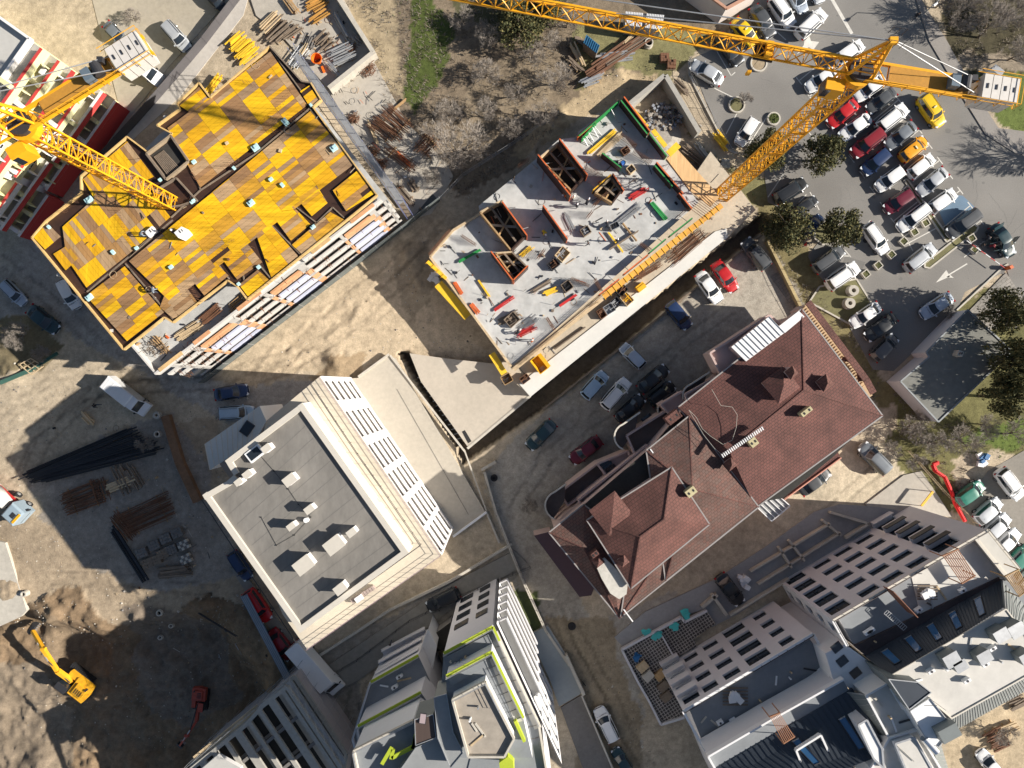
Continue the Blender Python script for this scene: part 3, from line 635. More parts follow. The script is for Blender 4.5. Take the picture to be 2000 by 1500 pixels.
for xa, ra in ((-1.8, 1.22), (0, 1.22)): g.tube((xa - .06, 0, 2.1), (xa + .06, 0, 2.1), ra, ra, redp, n_)
g.build('drum', t, True); g = MB(); g.box((-L / 2 + .2, 0, 1.4), .9, 1.1, .5, redp); g.beam((-L / 2 - .5, 0, 1.6), (-L / 2 + .4, 0, 2.8), .5, .3, redp); g.build('chute', t)
wheels(t, (-L * .36, -L * .22, L * .2, L * .38), 2.5, .5)
# ---------------------------------------------------------------- excavators
def excavator(base, head, boompts, label, colr, small=False, z=0.0):
    c = P(*base, z + 1); h = P(*head, z + 1); ang = math.atan2(h.y - c.y, h.x - c.x); k = .72 if small else 1.0
    t = thing('excavator', (c.x, c.y, z), label, 'excavator'); ca, sa = math.cos(ang), math.sin(ang)
    def W(x, y, zz): return (c.x + ca * x * k - sa * y * k, c.y + sa * x * k + ca * y * k, z + zz * k)
    def obx(mb, x, y, zz, sx, sy, sz, m): mb.box(W(x, y, zz), sx * k, sy * k, sz * k, m, ang)
    for sy in (-1, 1):
        mb = MB(); obx(mb, .1, sy * 1.15, .05, 4.0, .55, .8, black)
        for i in range(14): obx(mb, -1.8 + i * .29, sy * 1.15, .84, .1, .6, .05, darkmetal)
        mb.build('track', t)
    mb = MB(); obx(mb, -.6, 0, 1.0, 3.6, 2.7, .25, darkmetal); mb.build('turntable', t)
    mb = MB(); q = [W(-2.7, -1.35, 0), W(-2.9, 0, 0), W(-2.7, 1.35, 0), W(-.2, 1.35, 0), W(-.2, -1.35, 0)]; mb.prism(q, z + 1.25 * k, z + 2.15 * k, colr)
    obx(mb, -1.5, 0, 2.15, 1.6, 1.6, .28, colr); obx(mb, .55, -.95, 1.25, 1.5, .75, .7, colr); mb.build('engine_house', t)
    mb = MB(); 
    for i in range(4): obx(mb, -1.9 + i * .3, .2, 2.45, .1, .8, .06, darkmetal)
    obx(mb, -2.2, -.8, 2.16, .25, .25, .5, darkmetal); mb.build('grille', t)
    mb = MB(); obx(mb, .75, .85, 1.25, 1.6, .95, 1.5, glass); o = mb.build('cabin', t)
    mb = MB(); obx(mb, .75, .85, 2.76, 1.7, 1.0, .10, darkmetal if not small else colr); sub(mb, 'roof', o)
    pts = [Vector(W(.4, 0, 1.6))] + [P(a, b_, z + zz) for a, b_, zz in boompts]
    mb = MB(); mb.beam(pts[0], pts[1], .55 * k, .6 * k, colr); mb.beam(pts[1], pts[2], .42 * k, .55 * k, colr); mb.build('boom', t)
    mb = MB(); mb.beam(pts[2], pts[3], .34 * k, .5 * k, colr); mb.tube(pts[2] - Vector((.3, .0, 0)), pts[2] + Vector((.3, 0, 0)), .3 * k, .3 * k, colr, 10); mb.build('stick', t)
    mb = MB(); mb.tube(pts[0] + Vector((0, 0, .5)), (pts[1] + pts[2]) / 2 + Vector((0, 0, .45)), .09, .07, darkmetal, 8); mb.tube((pts[1] + pts[2]) / 2 + Vector((0, 0, .5)), pts[2] * .6 + pts[3] * .4 + Vector((0, 0, .4)), .09, .06, steel, 8); mb.build('hydraulic_ram', t)
    e = pts[3]; d = (pts[3] - pts[2]); d.z = 0; d.normalize(); s_ = Vector((-d.y, d.x, 0)); bk = MB(); wv_ = .65 * k; vs = []
    prof = [(0, .2), (.55, 0), (.9, -.45), (.8, -1.0), (.3, -1.25)]
    for sy in (-1, 1):
        for u, zz in prof: vs.append(e + d * u * k + s_ * sy * wv_ + Vector((0, 0, zz * k)))
    m5 = len(prof); bk.add(vs, [(i, i + 1, i + m5 + 1, i + m5) for i in range(m5 - 1)] + [tuple(range(m5)), tuple(range(2 * m5 - 1, m5 - 1, -1))], darkmetal)
    for i in range(4): q = vs[m5 - 1] + (vs[2 * m5 - 1] - vs[m5 - 1]) * (i + .5) / 4; bk.beam(q, q - d * .25 + Vector((0, 0, -.1)), .1, .08, steel)
    bk.build('bucket', t)
excavator((150, 1330), (115, 1303), [(112, 1310, 3.4), (85, 1268, 4.4), (64, 1232, 2.6)], 'yellow excavator digging in the pit with its arm stretched to the left', mat('excavator yellow', (.75, .38, .02), .5, .18, 2, 8), z=on_ground(150, 1330))
excavator((390, 1368), (387, 1398), [(384, 1408, 2.2), (365, 1437, 2.8), (352, 1455, 1.4)], 'red excavator standing in shade beside the concrete shell', mat('excavator red', (.42, .07, .04), .55, .3, 2, 8), True, z=on_ground(390, 1368))
# ---------------------------------------------------------------- tower cranes
def lattice(mb, A, B, offs, n, r, m, rb=None, alt=True):
    "chords along A->B displaced by offs, zigzag bracing between neighbouring chords"
    A = Vector(A); B = Vector(B); rb = rb or r * .5; K = len(offs)
    for o in offs: mb.beam(A + o, B + o, 2 * r, 2 * r, m)
    for k in range(K):
        o0, o1 = offs[k], offs[(k + 1) % K]
        for i in range(n):
            a = A.lerp(B, i / n); b = A.lerp(B, (i + 1) / n)
            if i % 2: mb.beam(a + o0, b + o1, 2 * rb, 2 * rb, m)
            else: mb.beam(a + o1, b + o0, 2 * rb, 2 * rb, m)
            mb.beam(b + o0, b + o1, 1.6 * rb, 1.6 * rb, m)
def crane(base, z0, ztop, jib_px, cj_px, label, apex_h, mw=1.5, apex_dx=0, jib_len=48, cj_len=13.5, zb=None):
    b0 = P(base[0], base[1], z0 if zb is None else zb); b0.z = z0; t = thing('tower_crane', b0, label, 'crane'); top = Vector((b0.x, b0.y, ztop))
    jd = (P(*jib_px, ztop) - top); jd.z = 0; jd.normalize(); cd = (P(*cj_px, ztop) - top); cd.z = 0; cd.normalize(); s = Vector((-jd.y, jd.x, 0)); sc = Vector((-cd.y, cd.x, 0)); Z = Vector((0, 0, 1))
    h = mw / 2; ra = R(38); c, s_ = math.cos(ra) * h * 1.414, math.sin(ra) * h * 1.414
    offs = [Vector((math.cos(ra + a) * h * 1.414, math.sin(ra + a) * h * 1.414, 0)) for a in (0, math.pi / 2, math.pi, 3 * math.pi / 2)]
    mb = MB(); lattice(mb, b0, top - Z * .5, offs, int((ztop - z0) / 1.35), .075, craney, .04)
    for i in range(int((ztop - z0) / 6)):
        c0 = b0 + Z * (3 + i * 6)
        for k in range(4): mb.beam(c0 + offs[k], c0 + offs[(k + 1) % 4], .16, .16, craney)
    mb.build('mast', t)
    mb = MB()
    for i in range(int((ztop - z0) / .5)): c0 = b0 + Z * (i * .5) + offs[0] * .5; mb.beam(c0 - s * .2, c0 + s * .2, .03, .03, steel)
    for e in (-.2, .2): mb.beam(b0 + offs[0] * .5 + s * e, b0 + offs[0] * .5 + s * e + Z * (ztop - z0 - .5), .04, .04, steel)
    mb.build('ladder', t)
    mb = MB(); mb.tube(top - Z * .6, top + Z * .1, 1.25, 1.25, craney, 20); mb.tube(top + Z * .1, top + Z * .5, .95, .95, darkmetal, 16); mb.build('slewing_ring', t)
    mb = MB(); mb.box(top + s * 1.25 + jd * 1.6 + Z * -1.9, 1.5, 1.0, 1.7, craney, math.atan2(jd.y, jd.x)); ob = mb.build('operator_cab', t)
    g = MB(); g.box(top + s * 1.25 + jd * 2.1 + Z * -1.6, .53, 1.04, 1.2, glass, math.atan2(jd.y, jd.x)); sub(g, 'window', ob)
    # jib
    J0 = top + jd * 1.0 + Z * .4; J1 = J0 + jd * jib_len; mb = MB()
    lattice(mb, J0, J1, [s * .55, s * -.55, Z * 1.35], int(jib_len / 1.25), .075, craney, .038); mb.build('jib', t)
    tq = J0 + jd * 7.0; mb = MB(); mb.box(tq + Z * -.35, 1.6, 1.35, .18, darkmetal, math.atan2(jd.y, jd.x)); mb.box(tq + Z * .1 + jd * -.2, .5, 1.2, .5, craney, math.atan2(jd.y, jd.x))
    for q in (-.5, .5): mb.tube(tq + jd * q - s * .6 - Z * .1, tq + jd * q + s * .6 - Z * .1, .14, .14, darkmetal, 8)
    mb.build('trolley', t)
    mb = MB(); mb.tube(tq + Z * -.3, tq + Z * -3.6, .02, .02, black, 4); mb.box(tq + Z * -4.2, .35, .2, .65, craney); mb.build('hook', t)
    # counter jib
    C0 = top + Z * .3; C1 = C0 + cd * cj_len; mb = MB()
    for q in (-.75, .75): mb.beam(C0 + sc * q, C1 + sc * q, .22, .34, craney)
    for i in range(int(cj_len / 1.1)):
        a = C0 + cd * (i * 1.1); b = a + cd * 1.1; mb.beam(a + sc * .75 * (1 if i % 2 else -1), b - sc * .75 * (1 if i % 2 else -1), .09, .09, craney); mb.beam(b - sc * .75, b + sc * .75, .09, .09, craney)
    mb.build('counter_jib', t)
    mb = MB()
    for q in (-1.15,):
        for zz in (.55, 1.05): mb.beam(C0 + cd * 2 + sc * q + Z * zz, C1 + sc * q + Z * zz, .04, .04, craney)
        for i in range(8): a = C0 + cd * (2 + i * (cj_len - 2) / 7.0) + sc * q; mb.beam(a, a + Z * 1.05, .04, .04, craney); mb.beam(a, a + sc * .4, .05, .05, craney)
    for zz in (.55, 1.05): mb.beam(C1 - sc * 1.15 + Z * zz, C1 + sc * 1.15 + Z * zz, .04, .04, craney); mb.beam(C1 - cd * 3.5 + sc * 1.15 + Z * zz, C1 + sc * 1.15 + Z * zz, .04, .04, craney)
    mb.build('railing', t)
    mb = MB(); mb.box((C0 + cd * 5.5) + Z * .12, 6.5, 1.35, .04, mat('grating', (.45, .22, .03), .8, .2), math.atan2(cd.y, cd.x)); mb.build('walkway', t)
    for i in range(4):
        mb = MB(); q = C1 - cd * (.55 + i * .72); mb.box(q + Z * -1.3, .66, 1.9, 2.1, mat('counterweight concrete', (.62, .59, .55), .8, .12, .8), math.atan2(cd.y, cd.x))
        mb.beam(q + Z * .82 - sc * .2, q + Z * .82 + sc * .2, .12, .08, darkmetal); mb.build('counterweight', t)
    mb = MB(); w0 = C1 - cd * 4.4; mb.tube(w0 - sc * .5 + Z * .6, w0 + sc * .55 + Z * .6, .42, .42, darkmetal, 14); mb.box(w0 + cd * -.9 + Z * .2, .7, 1.0, .7, mat('winch housing', (.12, .16, .2), .5, .1), math.atan2(cd.y, cd.x))
    mb.box(w0 + cd * .6 + sc * .5 + Z * .2, .45, .45, .6, darkmetal); mb.build('hoist_winch', t)
    # tower head and tie rods
    ap = top + Z * apex_h + jd * apex_dx; mb = MB()
    for q in (-.6, .6):
        mb.beam(top + s * q + jd * 1.0 + Z * .4, ap + s * q * .15, .2, .2, craney); mb.beam(top + s * q - jd * 1.0 + Z * .4, ap + s * q * .15, .2, .2, craney)
    for i in range(1, 7):
        f = i / 7.5
        a = [(top + s * q + jd * e + Z * .4).lerp(ap + s * q * .15, f) for q, e in ((-.6, 1), (.6, 1), (.6, -1), (-.6, -1))]
        for k in range(4): mb.beam(a[k], a[(k + 1) % 4], .07, .07, craney)
    mb.box(ap + Z * -.2, .6, .5, .35, craney); mb.build('tower_head', t)
    mb = MB()
    for f in (.38, .78): mb.beam(ap, J0 + jd * jib_len * f + Z * 1.35, .07, .07, steel)
    for q in (-.6, .6): mb.beam(ap + sc * q * .1, C0 + cd * (cj_len - 2.8) + sc * q + Z * .15, .06, .06, steel)
    mb.build('tie_rod', t)
    mb = MB()
    for q in (-.5, .5):
        for i in range(3): mb.beam(ap + s * q + jd * (-.5 + .5 * i), ap + s * q + jd * (-.5 + .5 * i) + Z * .9, .03, .03, darkmetal)
        mb.beam(ap + s * q - jd * .6 + Z * .9, ap + s * q + jd * .6 + Z * .9, .03, .03, darkmetal)
    mb.build('service_platform', t)
    return t, top, jd, cd, C1
cr = crane((1400, 390), 0.4, 39.2, (890, -8), (1960, 187), 'yellow tower crane beside the car park, its jib crossing the top edge', 5.0, jib_len=52, cj_len=12.6)
cl = crane((330, 396), 8.0, 39.6, (-190, 385), (290, 92), 'yellow tower crane standing in the shaft of the yellow formwork deck at the left', 5.6, jib_len=40, cj_len=12.2, zb=16)

# ---------------------------------------------------------------- facade helper
def facade(mb, A, B, z0, z1, ops, depth, m, mr, cen):
    "wall sheet from A to B with recessed openings ops=(u0,u1,v0,v1)"
    A = Vector((A[0], A[1], 0)); B = Vector((B[0], B[1], 0)); u = (B - A); L = u.length; u.normalize(); n = Vector((u.y, -u.x, 0))
    if n.dot(Vector((cen[0], cen[1], 0)) - A) > 0: n = -n
    us = sorted({0, L} | {q for o in ops for q in o[:2]}); vs_ = sorted({z0, z1} | {q for o in ops for q in o[2:]})
    p = lambda a, v, d=0: tuple(A + u * a + Vector((0, 0, v)) - n * d)
    for i in range(len(us) - 1):
        for j in range(len(vs_) - 1):
            cu, cv = (us[i] + us[i + 1]) / 2, (vs_[j] + vs_[j + 1]) / 2
            if any(o[0] < cu < o[1] and o[2] < cv < o[3] for o in ops): continue
            mb.add([p(us[i], vs_[j]), p(us[i + 1], vs_[j]), p(us[i + 1], vs_[j + 1]), p(us[i], vs_[j + 1])], [(0, 1, 2, 3)], m)
    for a, b, c, d in ops:
        mb.add([p(a, c), p(b, c), p(b, c, depth), p(a, c, depth)], [(0, 1, 2, 3)], mr); mb.add([p(a, d), p(b, d), p(b, d, depth), p(a, d, depth)], [(0, 1, 2, 3)], mr)
        mb.add([p(a, c), p(a, d), p(a, d, depth), p(a, c, depth)], [(0, 1, 2, 3)], mr); mb.add([p(b, c), p(b, d), p(b, d, depth), p(b, c, depth)], [(0, 1, 2, 3)], mr)
    return A, u, n
def window(root, F_, op, depth, mf, nm=1, name='window', gm=None):
    A, u, n = F_; a, b, c, d = op; q = lambda x, v, e: A + u * x + Vector((0, 0, v)) - n * e
    mb = MB(); e = depth - .06; t = .07
    for x0, v0, x1, v1 in ((a, c + t / 2, b, c + t / 2), (a, d - t / 2, b, d - t / 2), (a + t / 2, c, a + t / 2, d), (b - t / 2, c, b - t / 2, d)): mb.beam(q(x0, v0, e), q(x1, v1, e), t, t, mf)
    for i in range(nm): x = a + (b - a) * (i + 1) / (nm + 1); mb.beam(q(x, c, e), q(x, d, e), t, t, mf)
    o = mb.build(name, root); g = MB(); g.add([q(a, c, depth), q(b, c, depth), q(b, d, depth), q(a, d, depth)], [(0, 1, 2, 3)], gm or glass); sub(g, 'pane', o); return o
def railing(mb, pts, h, m, step=1.2, rails=2, r=.035):
    for a, b in zip(pts, pts[1:]):
        a = Vector(a); b = Vector(b); L = (b - a).length; k = max(1, int(L / step))
        for i in range(k + 1): c = a.lerp(b, i / k); mb.beam(c, c + Vector((0, 0, h)), r * 1.2, r * 1.2, m)
        for j in range(rails): zz = h * (j + 1) / rails; mb.beam(a + Vector((0, 0, zz)), b + Vector((0, 0, zz)), r * 1.6, r * 1.4, m)
def cen_of(pts): return Vector((sum(p[0] for p in pts) / len(pts), sum(p[1] for p in pts) / len(pts), 0))
def lerp2(a, b, t): return (a[0] + (b[0] - a[0]) * t, a[1] + (b[1] - a[1]) * t)

# ---------------------------------------------------------------- building with the yellow deck
ZD, ZT = 16.0, 12.4
t = thing('unfinished_building', P(420, 450, 0), 'unfinished concrete block carrying the yellow and brown formwork deck', 'building')
blk = [(102, 477), (312, 732), (757, 388), (556, 130), (358, 228), (312, 262)]
W3 = PP(blk, ZT); cen = cen_of(W3)
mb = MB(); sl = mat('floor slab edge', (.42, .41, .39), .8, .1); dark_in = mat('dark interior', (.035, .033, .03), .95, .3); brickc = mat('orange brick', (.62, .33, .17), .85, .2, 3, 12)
# storeys as stepped slabs with dark recesses between them
for k in range(5):
    z = ZT - .25 - k * 3.0
    if z < .2: break
    mb.prism(W3, z, z + .25, sl, slabcon)
mb.build('floor_slab', t)
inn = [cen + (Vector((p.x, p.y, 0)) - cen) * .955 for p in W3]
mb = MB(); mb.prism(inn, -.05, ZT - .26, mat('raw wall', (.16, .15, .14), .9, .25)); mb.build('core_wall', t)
# long street side: sills, brick piers and blue faced window strips per storey
A = W3[1]; B = W3[2]; u = (B - A).normalized(); L = (B - A).length; nrm = Vector((u.y, -u.x, 0))
if nrm.dot(cen - Vector((A.x, A.y, 0))) > 0: nrm = -nrm
lav = mat('pale lilac board', (.55, .58, .72), .8, .06); cream = mat('white sill board', (.58, .56, .53), .8, .1)
for k in range(4):
    z = ZT - 3.25 - k * 3.0; zz = max(z, 0) + .25
    for a, b in ((0, .16), (.30, .47), (.60, .80), (.93, 1)):
        mb = MB(); p0 = A + u * L * a; p1 = A + u * L * b; mb.beam(Vector((p0.x, p0.y, zz + .45)) - nrm * .12, Vector((p1.x, p1.y, zz + .45)) - nrm * .12, .22, .9, cream); mb.build('sill_wall', t)
    for a, b in ((.16, .30), (.47, .60), (.80, .93)):
        mb = MB(); p0 = A + u * L * a; p1 = A + u * L * b; mb.beam(Vector((p0.x, p0.y, zz + .8)) - nrm * .10, Vector((p1.x, p1.y, zz + .8)) - nrm * .10, .24, 1.6, lav if k > 0 else brickc); mb.build('blue_panel', t)
    for f in (.05, .145, .31, .455, .615, .79, .93, .985):
        mb = MB(); p0 = A + u * L * f - nrm * .14; mb.beam(Vector((p0.x, p0.y, zz)), Vector((p0.x, p0.y, z + 3.0)), .9 if f in (.31, .615, .93) else .4, .26, brickc if k > 0 and f in (.145, .31, .455, .615, .79, .93) else sl, up=nrm); mb.build('brick_pier', t)
# dirty white parapet of the open terrace with starter bars and props on the slab edges
mb = MB()
for a, b in ((.0, .42), (.42, .64), (.64, .98)):
    p0 = A + u * L * a - nrm * (.12 if a != .42 else .5); p1 = A + u * L * b - nrm * (.12 if a != .42 else .5); mb.beam(Vector((p0.x, p0.y, ZT + .55)), Vector((p1.x, p1.y, ZT + .55)), .24, 1.1, cream)
mb.beam(A + Vector((0, 0, .5)) + u * .1, W3[0].lerp(A, .72) + Vector((0, 0, .5)), .2, 1.0, cream); mb.build('parapet', t)
mb = MB(); yb = mat('edge board', (.62, .42, .20), .8, .3)
for a, b, m_ in ((.02, .12, yb), (.17, .24, brickc), (.36, .46, brickc), (.68, .76, yb), (.85, .95, brickc)):
    p0 = A + u * L * a; p1 = A + u * L * b; mb.beam(Vector((p0.x, p0.y, ZT + 1.13)) - nrm * .1, Vector((p1.x, p1.y, ZT + 1.13)) - nrm * .1, .45, .06, m_)
mb.build('edge_board', t)
mb = MB()
for i in range(56):
    mb = MB(); f = random.uniform(.01, .99); k = random.choice((0, 1, 1, 2, 2, 3)); p0 = A + u * L * f; zz = ZT - k * 3.0 + .05; p0 = Vector((p0.x, p0.y, zz))
    mb.beam(p0 - nrm * 1.1, p0 + nrm * .75, .04, .04, rust); mb.beam(p0 + nrm * .7 + Vector((0, 0, -.0)), p0 + nrm * .35 + Vector((0, 0, 1.0)), .035, .035, rust); mb.beam(p0 + nrm * .35 + Vector((0, 0, .9)), p0 + nrm * .35 + u * 1.4 + Vector((0, 0, .9)), .03, .03, oldwood); mb.build('edge_bracket', t)
# columns carrying the deck
mb = MB()
for x, y in ((110, 490), (150, 545), (250, 650), (330, 590), (420, 525), (500, 560), (600, 480), (700, 400), (560, 160), (640, 270), (400, 400), (500, 300), (240, 500), (350, 250)):
    p0 = P(x, y, ZT); mb.beam((p0.x, p0.y, ZT), (p0.x, p0.y, ZD - .2), .35, .35, slabcon)
mb.build('column', t)
# --- deck: beams dark plywood, bays of boards
film = mat('dark film plywood', (.045, .022, .015), .55, .3, 2, 6)
deck = thing('formwork_deck', P(420, 400, ZT), 'large yellow and brown formwork deck made of boards, laid over the whole block', 'formwork')
outl = [(64, 465), (92, 432), (160, 378), (160, 345), (250, 268), (290, 298), (338, 262), (308, 246), (352, 214), (347, 204), (390, 163), (412, 192), (528, 92), (590, 160), (608, 163), (628, 196), (612, 210), (737, 382), (683, 426), (484, 585), (465, 560), (446, 548), (339, 630), (322, 620), (243, 683)]
hole = [(292, 302), (336, 268), (372, 318), (376, 372), (352, 398), (318, 352)]
mb = MB(); mb.prism(PP(outl, ZD - .25), ZD - .5, ZD - .25, film); mb.build('base_sheet', deck)
mb = MB(); m_ = mat('edge plank', (.60, .40, .16), .8, .3)
pts = PP(outl, ZD - .1)
for i in range(len(pts)): a, b = pts[i], pts[(i + 1) % len(pts)]; mb.beam(a, b, .16, .5, m_ if i not in (12, 13) else oldwood)
mb.build('edge_plank', deck)
bays = [
 ([(327, 250), (528, 101), (600, 205), (391, 366)], .0), ([(350, 206), (390, 168), (408, 194), (372, 220)], .0), ([(586, 178), (604, 167), (624, 195), (606, 210)], .0),
 ([(162, 350), (248, 276), (300, 345), (190, 398)], 1), ([(122, 443), (188, 384), (262, 335), (336, 428), (252, 495), (172, 566), (130, 505)], 1), ([(66, 464), (92, 436), (118, 462), (88, 487)], 1),
 ([(104, 496), (140, 474), (152, 505), (128, 528)], 1),
 ([(168, 578), (243, 520), (320, 610), (248, 666)], .0), ([(252, 510), (606, 217), (692, 320), (333, 590)], .0),
 ([(350, 618), (326, 590), (363, 560), (388, 594)], .0), ([(375, 547), (420, 512), (446, 538), (399, 577)], .0), ([(432, 503), (477, 468), (512, 512), (463, 546)], .0),
 ([(467, 556), (503, 527), (527, 548), (485, 580)], .0), ([(500, 457), (527, 437), (582, 500), (530, 542)], .0), ([(536, 426), (570, 400), (606, 438), (568, 470)], .0),
 ([(570, 478), (645, 414), (674, 430), (590, 497)], .0), ([(580, 388), (618, 362), (640, 396), (609, 422)], .0), ([(650, 372), (698, 333), (731, 378), (676, 412)], .0), ([(322, 575), (312, 600), (338, 622), (348, 618)], 0)]
def hued(i):
    cs = [(.76, .44, .012), (.68, .36, .012), (.55, .29, .03), (.38, .21, .08), (.29, .165, .08), (.42, .28, .155), (.33, .215, .125)]
    return mat('deck board %s' % 'abcdefg'[i], cs[i], .65, .40, 1.2, 5, .004, stretch=(.35, 3.2, 1), rot=R(-38), spec=.3)
hued_x = lambda i: mat('cross board %s' % 'abcdefg'[i], [(.76, .44, .012), (.68, .36, .012), (.55, .29, .03), (.38, .21, .08), (.29, .165, .08), (.42, .28, .155), (.33, .215, .125)][i], .65, .30, 1.2, 5, .004, stretch=(3.2, .35, 1), rot=R(-38), spec=.3)
def clip_poly(sub_, cl):
    out = sub_
    for i in range(len(cl)):
        a, b = cl[i], cl[(i + 1) % len(cl)]; inp = out; out = []
        side = lambda p: (b[0] - a[0]) * (p[1] - a[1]) - (b[1] - a[1]) * (p[0] - a[0])
        for j in range(len(inp)):
            p, q = inp[j], inp[(j + 1) % len(inp)]; sp_, sq = side(p), side(q)
            if sp_ >= 0: out.append(p)
            if sp_ * sq < 0: k = sp_ / (sp_ - sq); out.append((p[0] + (q[0] - p[0]) * k, p[1] + (q[1] - p[1]) * k))
        if not out: return []
    return out
ca_, sa_ = math.cos(R(38)), math.sin(R(38)); holes_px = [[(282, 300), (334, 258), (378, 318), (350, 400), (318, 352)]]
nb = 0
def ccwp(pl):
    a = sum(pl[i][0] * pl[(i + 1) % len(pl)][1] - pl[(i + 1) % len(pl)][0] * pl[i][1] for i in range(len(pl))); return pl if a > 0 else pl[::-1]
for bi, (poly, cross) in enumerate(bays):
    pal = (0, 1, 0, 3, 4, 5, 1, 6) if bi in (0, 3, 4) else (0, 1, 2, 1, 0, 3, 4, 5, 6, 0)
    wp = ccwp([(p.x, p.y) for p in PP(poly, ZD)])
    us_ = [p[0] * ca_ + p[1] * sa_ for p in wp]; vs2 = [-p[0] * sa_ + p[1] * ca_ for p in wp]
    u0, u1, v0, v1 = min(us_), max(us_), min(vs2), max(vs2); mb = MB()
    lu, lv_ = (2.5, .5) if not cross else (.5, 2.5)
    gu, gv = (lu, 1.5) if not cross else (1.5, lv_)   # patch size: boards laid in runs of one colour
    iu = int((u1 - u0) / gu) + 1; iv = int((v1 - v0) / gv) + 1
    for i in range(iu):
        for j in range(iv):
            c = random.choice(pal); off = 0
            for k in range(3):
                if random.random() < .38: c = random.choice(pal)
                if not cross: a0, a1, b0_, b1 = u0 + i * gu, u0 + (i + 1) * gu, v0 + j * gv + k * .5, v0 + j * gv + (k + 1) * .5
                else: a0, a1, b0_, b1 = u0 + i * gu + k * .5, u0 + i * gu + (k + 1) * .5, v0 + j * gv, v0 + (j + 1) * gv
                g_ = .012; q = [(a0 + g_, b0_ + g_), (a1 - g_, b0_ + g_), (a1 - g_, b1 - g_), (a0 + g_, b1 - g_)]
                q = [(x * ca_ - y * sa_, x * sa_ + y * ca_) for x, y in q]; q = clip_poly(q, wp)
                if len(q) < 3 or random.random() < .012: continue
                mb.prism(q, ZD - .03, ZD + random.uniform(0, .008), (hued_x if cross else hued)(c), bottom=False)
    if mb.f:
        mb2 = MB(); mb.prism(wp, ZD - .24, ZD - .031, film, bottom=False)
        o = mb.build('board_bay', deck)
# raised edge battens beside the bays (grey/rusty joists seen between them)
mb = MB()
for a, b in (((500, 300), (605, 212)), ((252, 502), (391, 372)), ((391, 372), (500, 300)), ((337, 430), (170, 570)), ((245, 515), (342, 628)), ((423, 512), (448, 545)), ((462, 470), (485, 588)), ((570, 398), (625, 440)), ((612, 442), (650, 405)), ((650, 405), (672, 425)), ((528, 437), (590, 500)), ((463, 466), (530, 545)), ((605, 212), (735, 380)), ((530, 98), (605, 200)), ((372, 318), (392, 370))):
    A_ = P(*a, ZD - .15); B_ = P(*b, ZD - .15); mb.beam(A_, B_, .14, .16, oldwood)
mb.build('joist', deck)
# reinforcement starter bars standing out of the deck joints
mb = MB()
for a, b, n_ in (((545, 268), (600, 215), 14), ((520, 235), (540, 262), 14), ((230, 400), (258, 480), 22), ((440, 330), (470, 310), 12), ((500, 170), (470, 160), 8), ((460, 468), (425, 500), 16), ((375, 560), (395, 590), 14), ((600, 500), (480, 590), 18), ((672, 430), (612, 442), 10), ((150, 385), (125, 420), 12), ((378, 335), (390, 360), 8), ((570, 180), (540, 230), 10), ((470, 520), (500, 480), 10)):
    for i in range(n_):
        p_ = P(a[0] + (b[0] - a[0]) * i / n_ + random.uniform(-2, 2), a[1] + (b[1] - a[1]) * i / n_ + random.uniform(-2, 2), ZD - .2); mb.beam(p_, p_ + Vector((random.uniform(-.05, .05), random.uniform(-.05, .05), random.uniform(.7, 1.3))), .02, .02, rust)
mb.build('starter_bars', deck)
# shaft under the crane
sh = thing('lift_shaft', P(332, 320, 8), 'open rectangular concrete shaft around the foot of the left crane', 'shaft'); mb = MB()
hp = PP([(288, 302), (335, 266), (370, 316), (326, 352)], ZD)
for i in range(4): a, b = hp[i], hp[(i + 1) % 4]; mb.beam((a.x, a.y, ZD - .05), (b.x, b.y, ZD - .05), .22, .7, oldwood if i % 2 else mat('shaft form', (.35, .27, .18), .8, .3))
hp2 = PP([(300, 375), (345, 348), (385, 392), (352, 402), (330, 405)], ZD)
for i in range(4): a, b = hp2[i], hp2[(i + 1) % 5]; mb.beam((a.x, a.y, ZD), (b.x, b.y, ZD), .16, .4, oldwood)
mb.build('shaft_rim', sh)
mb = MB(); mb.prism([(p.x, p.y) for p in PP([(292, 302), (335, 270), (366, 316), (326, 348)], ZD)], ZD - .26, ZD - .24, dark_in)  # near black sheet just under the rim stands in for the unlit shaft
for i in range(9):
    a = P(300 + i * 2.2, 305 - i * 1.5, ZD); b = P(330 + i * 2.6, 345 - i * 2, ZD); mb.beam(Vector((a.x, a.y, ZD - .15)), Vector((b.x, b.y, ZD - .15)), .12, .1, oldwood)
mb.build('shaft_dark_sheet', sh)
